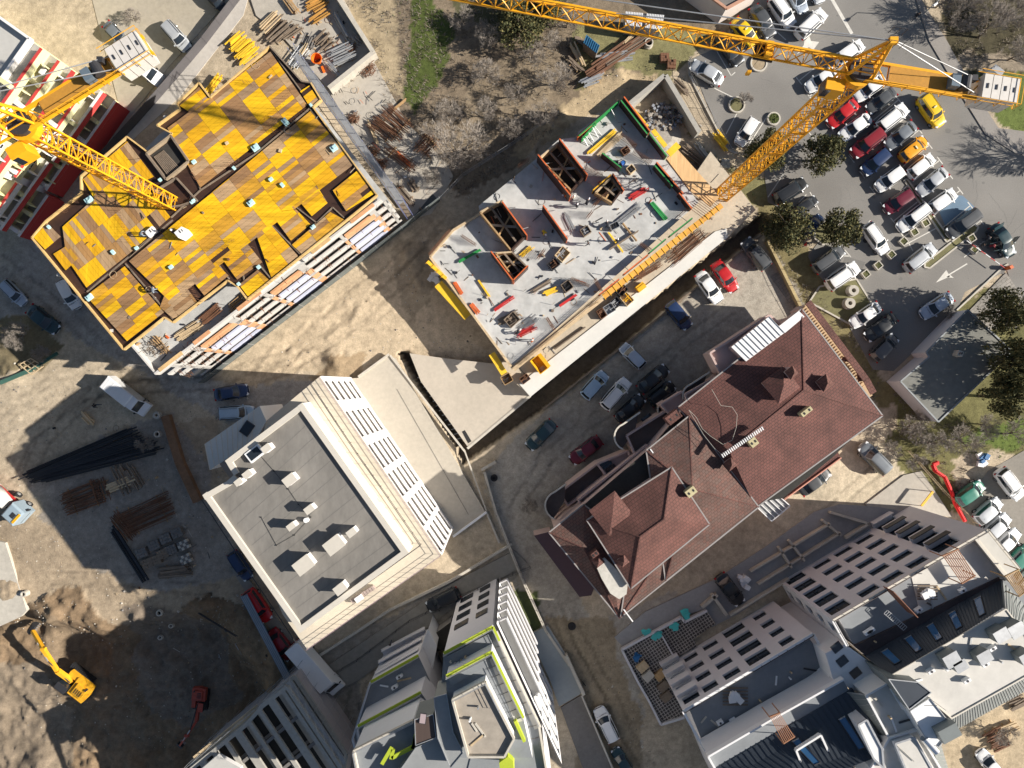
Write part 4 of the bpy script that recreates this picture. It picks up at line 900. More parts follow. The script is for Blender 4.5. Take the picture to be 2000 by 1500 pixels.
# foam blocks
GB = 'foam blocks on the formwork deck'
fb = [((558, 239), (14, 10), 'wide pale blue foam block beside the notch near the top of the deck'), ((500, 289), (14, 11), 'blue foam block on the long joint left of the notch'), ((653, 290), (13, 11), 'blue foam block near the right edge of the deck'),
 ((491, 397), (13, 10), 'foam block with a step in the middle of the deck'), ((175, 391), (15, 10), 'blue foam block near the upper left edge of the deck'), ((176, 581), (13, 10), 'foam block at the left end of the long black joint'),
 ((552, 362), (8, 6), 'small foam block on yellow boards, right pair, darker one'), ((530, 351), (8, 6), 'small pale foam block left of the other small one near the deck centre'), ((335, 522), (8, 6), 'small foam block alone in the lower middle bay'), ((222, 493), (8, 6), 'small foam block in the left brown bay'),
 ((97, 444), (6, 5), 'tiny foam block at the far left corner bay'), ((380, 317), (8, 6), 'small foam block beside the shaft'), ((268, 485), (7, 5), 'small foam block at the joint beside the worker'), ((467, 555), (5, 6), 'tiny foam block above the lowest notch'), ((378, 394), (11, 5), 'long foam block next to the crane foot'),
 ((612, 444), (9, 6), 'pair of foam blocks at the T joint near the lower edge'), ((506, 522), (7, 6), 'tiny foam block on the joint left of the T joint'), ((314, 352), (6, 5), 'tiny foam block at the root of the crane mast'), ((608, 206), (5, 5), 'tiny foam block at the small square bay'), ((458, 329), (6, 5), 'tiny foam block in the dark slot of the upper bay')]
def slab_block(name, px, size, z, m, label, cat, group=None, rot=R(35), hgt_=.3, step=True):
    p_ = P(*px, z); k = (H - z) / F; t_ = thing(name, p_, label, cat, group); mb = MB(); sx, sy = size[0] * k * 1.0, size[1] * k * 1.0
    mb.box(p_, sx, sy, hgt_, m, rot); mb.build('block', t_)
    if step and sx > .5: mb = MB(); mb.box(p_ + Vector((.1, .1, hgt_)), sx * .6, sy * .55, hgt_ * .5, m, rot); mb.build('upper_block', t_)
    return t_
for px, s_, lb in fb: slab_block('foam_block', px, s_, ZD + .01, styro, lb, 'foam block', GB, R(random.choice((35, 38, -50))), .28)
# two white boards standing on the deck
for (x, y), lb, dd in (((298, 454), 'white cabinet lying next to a crouching worker', 0), ((366, 460), 'white cupboard standing upright and casting a long shadow on the deck', 1)):
    p_ = P(x, y, ZD); t_ = thing('cabinet', p_, lb, 'cabinet'); mb = MB(); mb.box(p_, 1.1, .75, .5 + dd * 1.3, whitep, R(40)); mb.build('body', t_)
    mb = MB(); mb.box(p_ + Vector((0, .05, .5 + dd * 1.3)), .12, .35, .02, darkmetal, R(40)); mb.box(p_ + Vector((.25, .2, .5 + dd * 1.3)), .08, .3, .02, darkmetal, R(40)); mb.build('vent', t_)
# scaffold tower strip along the right side of the deck building
t = thing('scaffolding', P(680, 260, 0), 'long galvanised scaffold along the right side of the deck building', 'scaffold')
a0, b0 = P(595, 150, 10), P(800, 430, 10); d_ = (b0 - a0); Ls = d_.length; d_.normalize(); sd_ = Vector((d_.y, -d_.x, 0)) * -1
a0 = Vector(P(572, 110, 9)); b0 = Vector(P(778, 400, 9)); d_ = (b0 - a0); Ls = d_.length; d_.normalize(); sd_ = Vector((-d_.y, d_.x, 0)); n_ = int(Ls / 2.0)
mb = MB()
for i in range(n_ + 1):
    for e in (0, .9):
        q = a0 + d_ * (Ls * i / n_) + sd_ * e; mb.tube((q.x, q.y, 0), (q.x, q.y, 11.2), .045, .045, mat('blue scaffold tube', (.16, .18, .38), .5, .1), 5)
mb.build('standard', t)
mb = MB()
for zz in (2.2, 4.4, 6.6, 8.8, 11.0):
    for e in (0, .9): q = a0 + sd_ * e; r_ = b0 + sd_ * e; mb.beam((q.x, q.y, zz), (r_.x, r_.y, zz), .06, .06, steel); mb.beam((q.x, q.y, zz - 1), (r_.x, r_.y, zz - 1), .05, .05, steel)
for i in range(n_):
    q = a0 + d_ * (Ls * i / n_); r_ = q + d_ * (Ls / n_)
    for zz in (2.2, 6.6): mb.beam((q.x, q.y, zz), (r_.x, r_.y, zz + 2.2), .05, .05, steel)
    mb.beam((q + sd_ * .9)[:2] + (11.0,), (r_)[:2] + (11.0,), .05, .05, steel)
mb.build('ledger', t)
for zz in (2.2, 4.4, 6.6, 8.8):
    mb = MB(); q = a0 + sd_ * .45; r_ = b0 + sd_ * .45; mb.beam((q.x, q.y, zz + .05), (r_.x, r_.y, zz + .05), .62, .05, oldwood if zz < 8 else steel); mb.build('scaffold_deck', t)
# grey protective fence below the long facade
t = thing('hoarding', P(600, 580, 0), 'dark grey sheet metal hoarding at the foot of the striped facade', 'fence'); mb = MB()
ga, gb = P(398, 748, 0), P(860, 392, 0); mb.beam(ga + Vector((0, 0, .9)), gb + Vector((0, 0, .9)), .06, 1.8, mat('hoarding metal', (.13, .15, .15), .5, .15, 2, 8)); mb.build('panel', t)
mb = MB()
for i in range(20): q = ga.lerp(gb, i / 19); mb.beam(q, q + Vector((0, 0, 1.95)), .1, .1, steel)
mb.build('post', t)
sheet('walkway', [[(402, 746), (858, 394), (845, 378), (800, 432), (790, 438), (412, 724)]], mat('dark walkway', (.10, .11, .11), .8, .2), .03, .08)
# ---------------------------------------------------------------- slab under construction (right)
ZS, ZP = 5.0, 2.6
slab_px = [(1207, 197), (1365, 395), (1000, 718), (840, 502), (885, 450), (938, 420), (935, 402), (1038, 318), (1092, 272), (1126, 268), (1130, 257)]
t = thing('concrete_slab', P(1100, 450, 0), 'pale grey concrete floor slab under construction in the centre, crowded with formwork', 'building slab')
mb = MB(); mb.prism(PP(slab_px, ZS), ZS - .3, ZS, concrete, slabcon); mb.build('floor', t)
cen = cen_of(PP(slab_px, 0)); mb = MB(); mb.prism([cen + (Vector((p.x, p.y, 0)) - cen) * .97 for p in PP(slab_px, ZS)], -.05, ZS - .31, darkcon); mb.build('lower_wall', t)
for a, b in (((1126, 268), (1207, 197)), ((840, 502), (1000, 718)), ((1000, 718), (1172, 576)), ((885, 450), (938, 418)), ((840, 502), (885, 450))): mb = MB(); mb.beam(P(*a, ZS + .1), P(*b, ZS + .1), .3, .28, palewood); mb.build('edge_board', t)
t = thing('podium', P(1250, 600, 0), 'tan concrete podium with a broad pale edge strip below the slab', 'podium')
mb = MB(); mb.prism(PP([(1036, 774), (1421, 463), (1476, 410), (1452, 378), (1388, 296), (1330, 380), (990, 690), (975, 720)], ZP), -2.4, ZP, concrete, mat('tan screed', (.50, .43, .33), .85, .2, .8, 8, .01)); mb.build('deck', t)
mb = MB(); mb.prism(PP([(1036, 775), (1422, 463), (1419, 446), (1397, 452), (1014, 750)], ZP + .12), ZP - .6, ZP + .12, mat('pale wall', (.66, .65, .61), .8, .08, .5, 5)); mb.build('edge_wall', t)
t = thing('concrete_ramp', P(920, 780, 0), 'flat concrete ramp slab below the bottom corner of the crowded floor', 'ramp')
mb = MB(); mb.prism(PP([(800, 690), (870, 700), (980, 712), (1038, 772), (916, 876), (822, 745)], .8), -2.4, .8, concrete, mat('ramp concrete', (.47, .42, .35), .85, .13, .5, 7, .01)); mb.build('slab', t)
mb = MB(); mb.beam(P(913, 876, .82), P(1036, 773, .82), .35, .1, lightcon); mb.prism(PP([(902, 843), (908, 840), (921, 862), (914, 866)], .81), .8, .815, black); mb.build('edge_beam', t)
t = thing('concrete_yard', P(860, 880, 0), 'long bare concrete apron along the right side of the white building', 'apron')
mb = MB(); mb.prism(PP([(640, 742), (700, 738), (760, 694), (772, 700), (948, 1000), (885, 1048), (640, 900)], .5), -1.5, .5, concrete, mat('apron concrete', (.44, .40, .335), .85, .14, .5, 7, .01)); mb.build('slab', t)
mb = MB(); mb.beam(P(700, 736, .6), P(760, 692, .6), .3, .3, lightcon); mb.beam(P(762, 694, .6), P(908, 882, .6), .25, .25, lightcon); mb.beam(P(908, 882, .6), P(950, 998, .6), .18, .2, lightcon); mb.beam(P(775, 760, .52), P(915, 1005, .52), .05, .03, darkcon)
mb.beam(P(950, 1000, .6), P(885, 1048, .6), .3, .3, whitep); mb.beam(P(950, 1000, .3), P(975, 1060, .3), .25, .5, lightcon); mb.build('kerb', t)
mb = MB()
for i in range(14): a = P(815 + i * 6.0, 738 + i * 9.2, -.2); mb.beam(a, a + Vector((.9, .25, 0)), .1, .08, steel)
mb.build('grating', t)

def panel(a, b, h, colr, label, z=ZS, face=None, th=.14, brace=True, group='steel faced formwork panels on the crowded slab', rib=True):
    A = P(*a, z + h); B = P(*b, z + h); A.z = B.z = z; t_ = thing('shuttering', (A + B) / 2, label, 'shuttering', group); d = (B - A).normalized(); n = Vector((-d.y, d.x, 0)); Zv = Vector((0, 0, 1)); L = (B - A).length
    mb = MB(); mb.beam(A + Zv * h / 2, B + Zv * h / 2, .05, h, face or film); mb.build('plywood_face', t_)
    mb = MB()
    for zz in (.05, h * .35, h * .68, h - .05): mb.beam(A + n * .1 + Zv * zz, B + n * .1 + Zv * zz, .16, .09, colr)
    k = max(2, int(L / .6))
    for i in range(k + 1): q = A.lerp(B, i / k) + n * .1; mb.beam(q, q + Zv * h, .14, .07, colr, up=n)
    mb.build('steel_frame', t_)
    if brace:
        for f in (.2, .8): mb = MB(); q = A.lerp(B, f); mb.tube(q + n * .2 + Zv * h * .8, q + n * 1.6, .04, .04, steel, 5); mb.build('prop', t_)
    return t_
pn = [((1212, 197), (1263, 262), 1.5, green, 'green framed panel along the top right edge of the slab'), ((1218, 190), (1268, 256), 1.5, orange, 'orange framed panel outside the green one at the top right edge'),
 ((1268, 262), (1301, 305), 1.5, green, 'green framed panel in the middle of the right slab edge'), ((1282, 318), (1333, 378), 1.4, orange, 'orange framed panel next to the wooden deck'), ((1278, 324), (1312, 364), 1.3, green, 'green framed panel inside the orange one by the wooden deck'),
 ((1326, 378), (1350, 408), 1.3, orange, 'short orange panel at the right corner of the slab'), ((1208, 196), (1130, 264), 1.3, green, 'long green framed panel on the upper left edge near the dirt mound'), ((1165, 236), (1136, 270), 1.2, green, 'short green ladder like panel just inside the upper edge'),
 ((1162, 238), (1128, 266), 1.2, orange, 'short orange panel just inside the upper edge'), ((1050, 303), (1113, 382), 2.8, orange, 'orange panel wall on the left side of the upper core pit'), ((1092, 272), (1146, 342), 2.8, orange, 'orange panel wall on the right side of the upper core pit'),
 ((980, 395), (1028, 460), 2.8, orange, 'orange panel wall on the right side of the left core pit'), ((1060, 402), (1107, 467), 2.6, orange, 'free standing orange panel in the middle of the slab'), ((958, 492), (1002, 550), 2.4, orange, 'orange panel forming an L near the lower core'),
 ((1002, 550), (1032, 520), 2.4, orange, 'orange panel closing the lower core L, on the right'), ((1172, 576), (1210, 546), 1.2, orange, 'orange edge panel lowest on the podium side'), ((1220, 536), (1266, 499), 1.2, orange, 'orange edge panel in the middle of the podium side'),
 ((1270, 494), (1301, 468), 1.2, green, 'green edge panel between orange ones on the podium side'), ((1310, 461), (1353, 427), 1.2, green, 'green edge panel closest to the crane foot'), ((1176, 300), (1212, 328), 1.6, green, 'dark panel with green frame right of the core pit'),
 ((1196, 340), (1217, 372), 1.6, orange, 'orange panel beside the small dark pit on the slab'), ((1160, 372), (1194, 342), 1.6, yellowp, 'yellow framed panel beside the small dark pit on the slab')]
for a, b, h, c, lb in pn: panel(a, b, h, c, lb)
# core pits: timber walled shafts rising from the slab
def pit_box(pts, h, label, depth=2.6):
    q = PP(pts, ZS + h); t_ = thing('core_shaft', (q[0].x, q[0].y, ZS), label, 'shaft'); n = len(q)
    mb = MB(); mb.prism(q, ZS + .01, ZS + .03, dark_in); mb.build('shaft_dark_sheet', t_)  # near black sheet at slab level, painted for the shade of the pit
    for i in range(n): a, b = q[i], q[(i + 1) % n]; mb = MB(); mb.beam((a.x, a.y, ZS + h / 2), (b.x, b.y, ZS + h / 2), .2, h, (palewood, oldwood, film, wood)[i % 4]); mb.build('side_wall', t_)
    mb = MB(); a, b, c = q[0].lerp(q[1], .5), q[2].lerp(q[3 % n], .5), q[1].lerp(q[2], .4); mb.beam(a + Vector((0, 0, -.3)), b + Vector((0, 0, -.3)), .25, .2, oldwood); mb.beam(q[0].lerp(q[3 % n], .6) + Vector((0, 0, -.5)), c + Vector((0, 0, -.5)), .2, .2, wood)
    mb.beam(q[0].lerp(q[3 % n], .3) + Vector((0, 0, -.9)), q[1].lerp(q[2], .7) + Vector((0, 0, -.7)), .3, .15, concrete); mb.build('cross_beam', t_)
pit_box([(1054, 308), (1090, 278), (1140, 345), (1116, 372)], 1.7, 'upper core pit with dark depth between two orange walls'); pit_box([(938, 414), (978, 392), (1024, 462), (998, 488)], 1.7, 'left core pit with broad wooden wall tops')
pit_box([(968, 494), (1000, 492), (1028, 520), (1004, 544)], 1.6, 'small lower core with orange sides'); pit_box([(1163, 376), (1194, 346), (1214, 372), (1196, 396)], 1.2, 'shallow dark pit with a yellow frame beside the middle of the slab')
# yellow beam walkways round the slab
def walk(a, b, w, label, m=yformw, z=ZS, zoff=.35, rib=True):
    A = P(*a, z); B = P(*b, z); t_ = thing('edge_walkway', A, label, 'walkway'); d = (B - A).normalized(); n = Vector((-d.y, d.x, 0)); mb = MB(); mb.beam(A + Vector((0, 0, zoff)), B + Vector((0, 0, zoff)), w, .12, m); mb.build('planking', t_)
    if rib:
        mb = MB()
        for i in range(int((B - A).length / .9) + 1): q = A + d * i * .9 + Vector((0, 0, zoff + .1)); mb.beam(q - n * (w / 2 + .16), q + n * w / 2, .08, .06, yellowp)
        mb.build('beam', t_)
    return t_
walk((1178, 580), (1408, 402), .75, 'orange yellow plank walkway along the podium side of the slab', mat('orange plank', (.72, .36, .06), .7, .25, 1, 8)); walk((1003, 722), (1176, 584), .55, 'thin pale plank walkway along the lower podium side of the slab', palewood, rib=False)
walk((855, 553), (914, 618), 1.25, 'yellow platform panels along the lower left slab edge', zoff=-.5, rib=False); walk((836, 512), (872, 545), .45, 'short yellow beam at the left corner of the slab'); walk((960, 690), (985, 730), .9, 'yellow platform at the bottom corner of the slab', zoff=-.6, rib=False)
walk((1236, 218), (1263, 250), .55, 'upper yellow beam outside the right slab edge', rib=False); walk((1274, 256), (1299, 288), .6, 'lower yellow beam outside the right slab edge', rib=False); walk((1304, 303), (1324, 284), .9, 'tilted yellow sheet at the end of the right edge', rib=False)
t_ = thing('plank_deck', P(1350, 350, ZS), 'wide deck of pale planks between the slab and the crane foot', 'deck'); mb = MB()
wdq = PP([(1302, 310), (1322, 290), (1392, 368), (1405, 385), (1388, 404), (1348, 372)], ZS + .1); mb.prism(wdq, ZS - .1, ZS + .1, mat('deck planks', (.66, .42, .20), .75, .25, 1.5, 6, .005, stretch=(3, .3, 1), rot=R(-38))); mb.build('planks', t_)
mb = MB()
for i in range(10): a = P(1345 + i * 3.4, 405 - i * 3, ZS + .2); mb.beam(a, a + Vector((1.9, -1.5, .25)), .05, .05, rust)
mb.build('steel_bar', t_)
# small objects ------------------------------------------------
def crate(px, z, w, l, h, rot, m, fill, label, name='crate', cat='crate', group=None):
    p_ = P(*px, z); t_ = thing(name, p_, label, cat, group); ca, sa = math.cos(rot), math.sin(rot); mb = MB()
    for x, y, sx, sy in ((0, -l / 2, w, .08), (0, l / 2, w, .08), (-w / 2, 0, .08, l), (w / 2, 0, .08, l)): mb.box((p_.x + ca * x - sa * y, p_.y + sa * x + ca * y, p_.z), sx, sy, h, m, rot)
    mb.box(p_, w, l, .08, m, rot); mb.build('box', t_); mb = MB()
    for i in range(7):
        x, y = random.uniform(-.35, .35) * w, random.uniform(-.35, .35) * l; a = Vector((p_.x + ca * x - sa * y, p_.y + sa * x + ca * y, p_.z + h * random.uniform(.4, .95))); r_ = rot + random.choice((0, .1, -.15, 1.5)); q = Vector((math.cos(r_), math.sin(r_), 0)) * min(w, l) * .4
        mb.beam(a - q, a + q, .09, .09, fill)
    mb.build('contents', t_); return t_
def bundle(a, b, z, wd, n, r, m, label, name='bar_bundle', cat='bundle', jit=.25, group=None, square=False, h=.12, supports=True):
    A = P(*a, z); B = P(*b, z); t_ = thing(name, A, label, cat, group); d = (B - A).normalized(); nn = Vector((-d.y, d.x, 0)); mb = MB(); L = (B - A).length
    for i in range(n):
        o = nn * wd * ((i + .5) / n - .5) + Vector((0, 0, .1 + r + random.random() * h)); e = random.uniform(-jit, jit); f = random.uniform(-jit, jit); sk = nn * random.uniform(-1, 1) * wd * .12
        (mb.beam(A + o + d * e, B + o + d * f + sk, 2 * r, 2 * r, m) if square else mb.tube(A + o + d * e, B + o + d * f + sk, r, r, m, 5))
    mb.build('bars' if not square else 'planks', t_)
    if supports:
        mb = MB()
        for f in (.2, .8): q = A + d * L * f + Vector((0, 0, .05)); mb.beam(q - nn * wd * .6, q + nn * wd * .6, .1, .1, wood)
        mb.build('bearer', t_)
    return t_
GC = 'open crates on the slab and podium'
for px, z, w_, l_, m, f, lb in [((1098, 498), ZS, 1.6, 1.3, palewood, steel, 'wooden pallet box with a dark blue lid in the middle of the slab'), ((1081, 517), ZS, 1.3, 1.1, darkmetal, rust, 'dark crate just below the wooden pallet box'), ((1107, 560), ZS, 1.2, 1.2, oldwood, darkmetal, 'crate with a yellow item right of the yellow bundle'),
 ((1199, 443), ZS, 1.2, .8, steel, darkmetal, 'small crate at the foot of the steel prop pile'), ((1231, 333), ZS, .9, .9, palewood, darkmetal, 'small pale crate beside the blue drum'), ((1220, 297), ZS, 1.0, .8, rust, rust, 'rusty crate in the upper part of the slab'), ((1143, 453), ZS, 1.1, 1.0, oldwood, steel, 'timber crate between the middle panel and the slab centre'),
 ((1213, 568), ZP, 1.4, 1.1, darkmetal, rust, 'dark crate highest in the podium row'), ((1223, 585), ZP, 1.2, 1.5, palewood, yellowp, 'crate of yellow clamps second in the podium row'), ((1201, 592), ZP, 1.3, 1.1, darkmetal, steel, 'crate of steel parts third in the podium row'), ((1189, 604), ZP, 1.3, 1.2, steel, steel, 'grey crate fourth in the podium row'), ((1174, 613), ZP, .9, 1.2, rust, rust, 'rusty crate lowest in the podium row'),
 ((1000, 625), ZS, 1.6, 1.4, oldwood, oldwood, 'broad timber crate near the lower left part of the slab'), ((990, 740), ZP, 1.3, 1.2, wood, darkmetal, 'crate at the bottom tip of the slab next to the yellow platform'), ((1025, 740), ZP, 1.2, .9, rust, rust, 'rusty crate of bars beside the podium bottom corner')]:
    crate(px, z, w_, l_, .7, R(38) + random.uniform(-.2, .2), m, f, lb, group=GC)
bundle((1310, 508), (1372, 455), ZP, 1.9, 22, .035, rust, 'large fan of rusty bars on the podium', 'rebar_bundle', 'rebar', .9); bundle((1262, 525), (1310, 490), ZP, .9, 8, .05, oldwood, 'long old timbers at the lower end of the rusty bars', 'timber_stack', 'timber', .4, square=True)
bundle((1240, 545), (1290, 515), ZP, .8, 7, .05, rust, 'reddish steel sections below the rusty bars', 'rebar_bundle', 'rebar', .4); bundle((1085, 680), (1140, 640), ZP, .25, 3, .07, oldwood, 'three long timbers on the lower podium', 'timber_stack', 'timber', .3, square=True, supports=False)
bundle((1271, 396), (1300, 430), ZS, .5, 3, .09, green, 'green formwork beams lying in a pair on the slab', 'beam_bundle', 'beams', .1, square=True); bundle((1230, 388), (1262, 368), ZS, .8, 5, .06, redp, 'red steel walers beside the plank deck', 'beam_bundle', 'beams', .3, square=True)
bundle((1150, 300), (1200, 258), ZS, .45, 4, .08, yformw, 'yellow timber beams with red ends in the upper slab', 'beam_bundle', 'beams', .3, square=True); bundle((1165, 310), (1215, 262), ZS, .7, 5, .05, palewood, 'pale timbers beside the yellow beams in the upper slab', 'timber_stack', 'timber', .4, square=True)
bundle((1205, 438), (1250, 402), ZS, .8, 14, .035, steel, 'heap of galvanised props right of the slab centre', 'prop_pile', 'props', .3); bundle((1093, 598), (1126, 576), ZS, .3, 3, .06, redp, 'red ladder beam on the lower slab', 'beam_bundle', 'beams', .05, square=True)
bundle((965, 607), (1003, 580), ZS, .4, 3, .07, redp, 'red waler beside a grey crate frame on the lower left slab', 'beam_bundle', 'beams', .1, square=True); bundle((935, 548), (957, 580), ZS, .22, 2, .07, yformw, 'two yellow beams lying alone on the left of the slab', 'beam_bundle', 'beams', .1, square=True, supports=False)
bundle((1063, 575), (1086, 565), ZS, .7, 5, .08, yformw, 'short bundle of yellow beams in the lower slab', 'beam_bundle', 'beams', .2, square=True); bundle((1188, 455), (1216, 493), ZS, .2, 2, .07, yformw, 'left yellow beam lying across the slab centre', 'beam_bundle', 'beams', .1, square=True, supports=False)
bundle((1216, 438), (1243, 472), ZS, .2, 2, .07, wood, 'right brown beam lying across the slab centre', 'beam_bundle', 'beams', .1, square=True, supports=False); bundle((1190, 488), (1246, 452), ZS, .14, 2, .07, oldwood, 'grey plank bridging the two beams at the slab centre', 'timber_stack', 'timber', .1, square=True, supports=False, h=.3)
bundle((975, 630), (1010, 612), ZS, .9, 9, .05, oldwood, 'heap of grey boards left of the red waler', 'timber_stack', 'timber', .3, square=True); bundle((1010, 655), (1042, 640), ZS, .9, 12, .04, redp, 'pile of red props at the bottom of the slab', 'prop_pile', 'props', .5); bundle((1020, 640), (1045, 622), ZS, .9, 14, .035, steel, 'tangle of grey props above the red ones', 'prop_pile', 'props', .6)
bundle((1040, 570), (1075, 548), ZS, .5, 5, .05, oldwood, 'grey timbers above the yellow bundle', 'timber_stack', 'timber', .3, square=True); bundle((1018, 500), (1040, 482), ZS, .6, 4, .05, yformw, 'three yellow and brown beams left of the pallet box', 'beam_bundle', 'beams', .3, square=True)
bundle((1105, 420), (1120, 450), ZS, .7, 12, .035, steel, 'steel props leaning next to the free standing orange panel', 'prop_pile', 'props', .3); bundle((897, 512), (938, 489), ZS, .3, 3, .08, green, 'green waler standing near the left core', 'beam_bundle', 'beams', .1, square=True)
bundle((888, 552), (902, 575), ZS, .5, 3, .09, orange, 'small orange frame near the left slab edge, upper one', 'beam_bundle', 'beams', .05, square=True); bundle((920, 594), (935, 613), ZS, .6, 3, .09, orange, 'small orange frame near the left slab edge, lower one', 'beam_bundle', 'beams', .05, square=True)
# upright reinforcement
GR = 'upright reinforcement mats on the slab'
def cage(a, b, h, label, z=ZS, th=.22):
    A = P(*a, z); B = P(*b, z); t_ = thing('rebar_mat', A, label, 'reinforcement', GR); d = (B - A).normalized(); n = Vector((-d.y, d.x, 0)); L = (B - A).length
    for s in (-1, 1):
        mb = MB(); k = int(L / .18)
        for i in range(k + 1): q = A + d * L * i / k + n * s * th / 2; mb.beam(q, q + Vector((random.uniform(-.04, .04), random.uniform(-.04, .04), h * random.uniform(.92, 1.05))), .022, .022, rust)
        for i in range(int(h / .3)): zz = .2 + i * .3; mb.beam(A + n * s * th / 2 + Vector((0, 0, zz)), B + n * s * th / 2 + Vector((0, 0, zz)), .02, .02, rust)
        mb.build('bar_mesh', t_)
for a, b, h, lb in [((1067, 622), (1082, 646), 1.9, 'upright mat at the bottom podium edge near the red props'), ((1160, 547), (1172, 570), 1.8, 'upright mat meeting the lowest orange edge panel'), ((1248, 478), (1266, 492), 1.7, 'upright mat on the slab beside the orange middle panel'), ((1050, 507), (1063, 490), 1.6, 'upright mat left of the dark crate'),
 ((1146, 428), (1156, 415), 1.6, 'short upright mat right of the slab middle panel'), ((1158, 405), (1184, 380), 1.7, 'upright mat below the shallow pit'), ((1210, 268), (1240, 290), 1.5, 'upright mat in the open upper slab'), ((1235, 300), (1270, 320), 1.5, 'upright mat beside the small pale crate'), ((1140, 330), (1175, 345), 1.5, 'upright mat at the end of the upper core'), ((1012, 330), (1032, 315), 1.6, 'upright mat on the upper left slab edge'),
 ((840, 500), (880, 452), 1.5, 'upright mat row at the far left slab corner'), ((902, 462), (930, 480), 1.2, 'upright mat near the green waler'), ((1100, 640), (1180, 572), 1.1, 'long low starter row along the podium edge'), ((1015, 712), (1090, 648), 1.1, 'long low starter row at the bottom edge'), ((1150, 600), (1165, 590), 1.3, 'short starter mat near the yellow clamps'), ((1318, 430), (1340, 410), 1.2, 'upright mat at the right corner near the crane'), ((1115, 545), (1150, 560), 1.3, 'upright mat right of the crate with the yellow item')]: cage(a, b, h, lb)
# yellow concrete skip
t_ = thing('concrete_skip', P(1053, 712, ZP), 'bright yellow tipping skip standing on the podium', 'skip'); p_ = P(1053, 712, ZP); mb = MB(); c, s = math.cos(R(-52)), math.sin(R(-52)); L_ = lambda x, y, zz: (p_.x + c * x - s * y, p_.y + s * x + c * y, p_.z + zz)
mb.add([L_(-1.1, -.7, 1.1), L_(1.1, -.7, 1.1), L_(1.1, .8, 1.2), L_(-1.1, .8, 1.2), L_(-1.0, -.3, .1), L_(1.0, -.3, .1), L_(1.0, .35, .1), L_(-1.0, .35, .1)], [(0, 1, 5, 4), (1, 2, 6, 5), (2, 3, 7, 6), (3, 0, 4, 7), (4, 5, 6, 7)], yellowp); mb.build('tub', t_)
mb = MB(); mb.beam(L_(-1.1, -.7, 1.12), L_(1.1, -.7, 1.12), .12, .12, yellowp); mb.beam(L_(-1.1, .8, 1.22), L_(1.1, .8, 1.22), .5, .06, yellowp); mb.beam(L_(-1.1, .8, 1.2), L_(-1.1, -.7, 1.1), .1, .1, yellowp); mb.beam(L_(1.1, .8, 1.2), L_(1.1, -.7, 1.1), .1, .1, yellowp); mb.build('rim', t_)
for px, z, lb in (((1250, 562), ZP, 'yellow metal box beside the crates on the podium'), ((1215, 322), ZS, 'blue drum on the upper slab')):
    p_ = P(*px, z); y_ = 'yellow' in lb; t_ = thing('metal_box' if y_ else 'drum', p_, lb, 'box' if y_ else 'drum'); mb = MB()
    if y_: mb.box(p_, 1.2, .9, .8, yellowp, R(38)); mb.build('body', t_); mb = MB(); mb.box(p_ + Vector((0, 0, .8)), 1.25, .3, .08, yellowp, R(38)); mb.build('lid_rib', t_)
    else: mb.tube(p_, p_ + Vector((0, 0, .9)), .32, .32, mat('blue plastic', (.02, .12, .4), .5, .05), 14); mb.build('body', t_); mb = MB(); mb.ring(p_, .28, .34, p_.z + .88, p_.z + .94, black, 14); mb.build('rim', t_)

# ---------------------------------------------------------------- white apartment building
ZR, ZB = 18.6, 15.5
t = thing('apartment_building', P(650, 980, 0), 'white building with a flat grey roof, square roof vents and a banded white facade', 'building')
ter = [(625, 735), (863, 1084), (600, 1268), (552, 1200), (470, 1000), (500, 900), (520, 822)]
roof = [(590, 787), (798, 1080), (586, 1236), (396, 967), (443, 940), (457, 928), (440, 900)]
T3 = PP(ter, ZB); R3 = PP(roof, ZR); cen = cen_of(T3)
terr = mat('terrace tiles', (.60, .53, .42), .8, .1, 1, 8); capm = mat('parapet coping', (.58, .54, .47), .7, .06, 1, 8)
mb = MB(); low = [cen + (Vector((p.x, p.y, 0)) - cen) * .96 for p in T3]; mb.prism(low, -.05, ZB - .3, whitewall, terr); mb.build('body_wall', t)
mb = MB(); mb.prism(T3, ZB - .35, ZB, whitewall, terr); mb.build('terrace', t)
mb = MB(); mb.prism(R3, ZB - 9, ZR - .35, whitewall, mat('grey roof membrane', (.20, .188, .17), .85, .22, .9, 5, .004, stretch=(1.2, .5, 1), rot=R(-34))); mb.build('penthouse_wall', t)
mb = MB()
for i in range(len(R3)): a, b = R3[i], R3[(i + 1) % len(R3)]; d = (b - a).normalized(); n = Vector((d.y, -d.x, 0)) * (1 if Vector((d.y, -d.x, 0)).dot(cen - Vector((a.x, a.y, 0))) > 0 else -1); mb.beam(a - d * .02 + n * .3 - Vector((0, 0, .16)), b + d * .02 + n * .3 - Vector((0, 0, .16 + .002 * i)), .62, .42, capm)
mb.build('parapet', t)
mb = MB(); sm_ = mat('roof seam', (.15, .145, .135), .9, .1)
A_, B_, C_, D_ = P(583, 805, ZR), P(782, 1078, ZR), P(585, 1215, ZR), P(412, 968, ZR)
for i in range(1, 12): f = i / 12; a, b = A_.lerp(B_, f), D_.lerp(C_, f); a = a.lerp(b, .03); b = a.lerp(b, .97); mb.beam((a.x, a.y, ZR - .345), (b.x, b.y, ZR - .345), .04, .012, sm_)
mb.build('roof_seam', t)
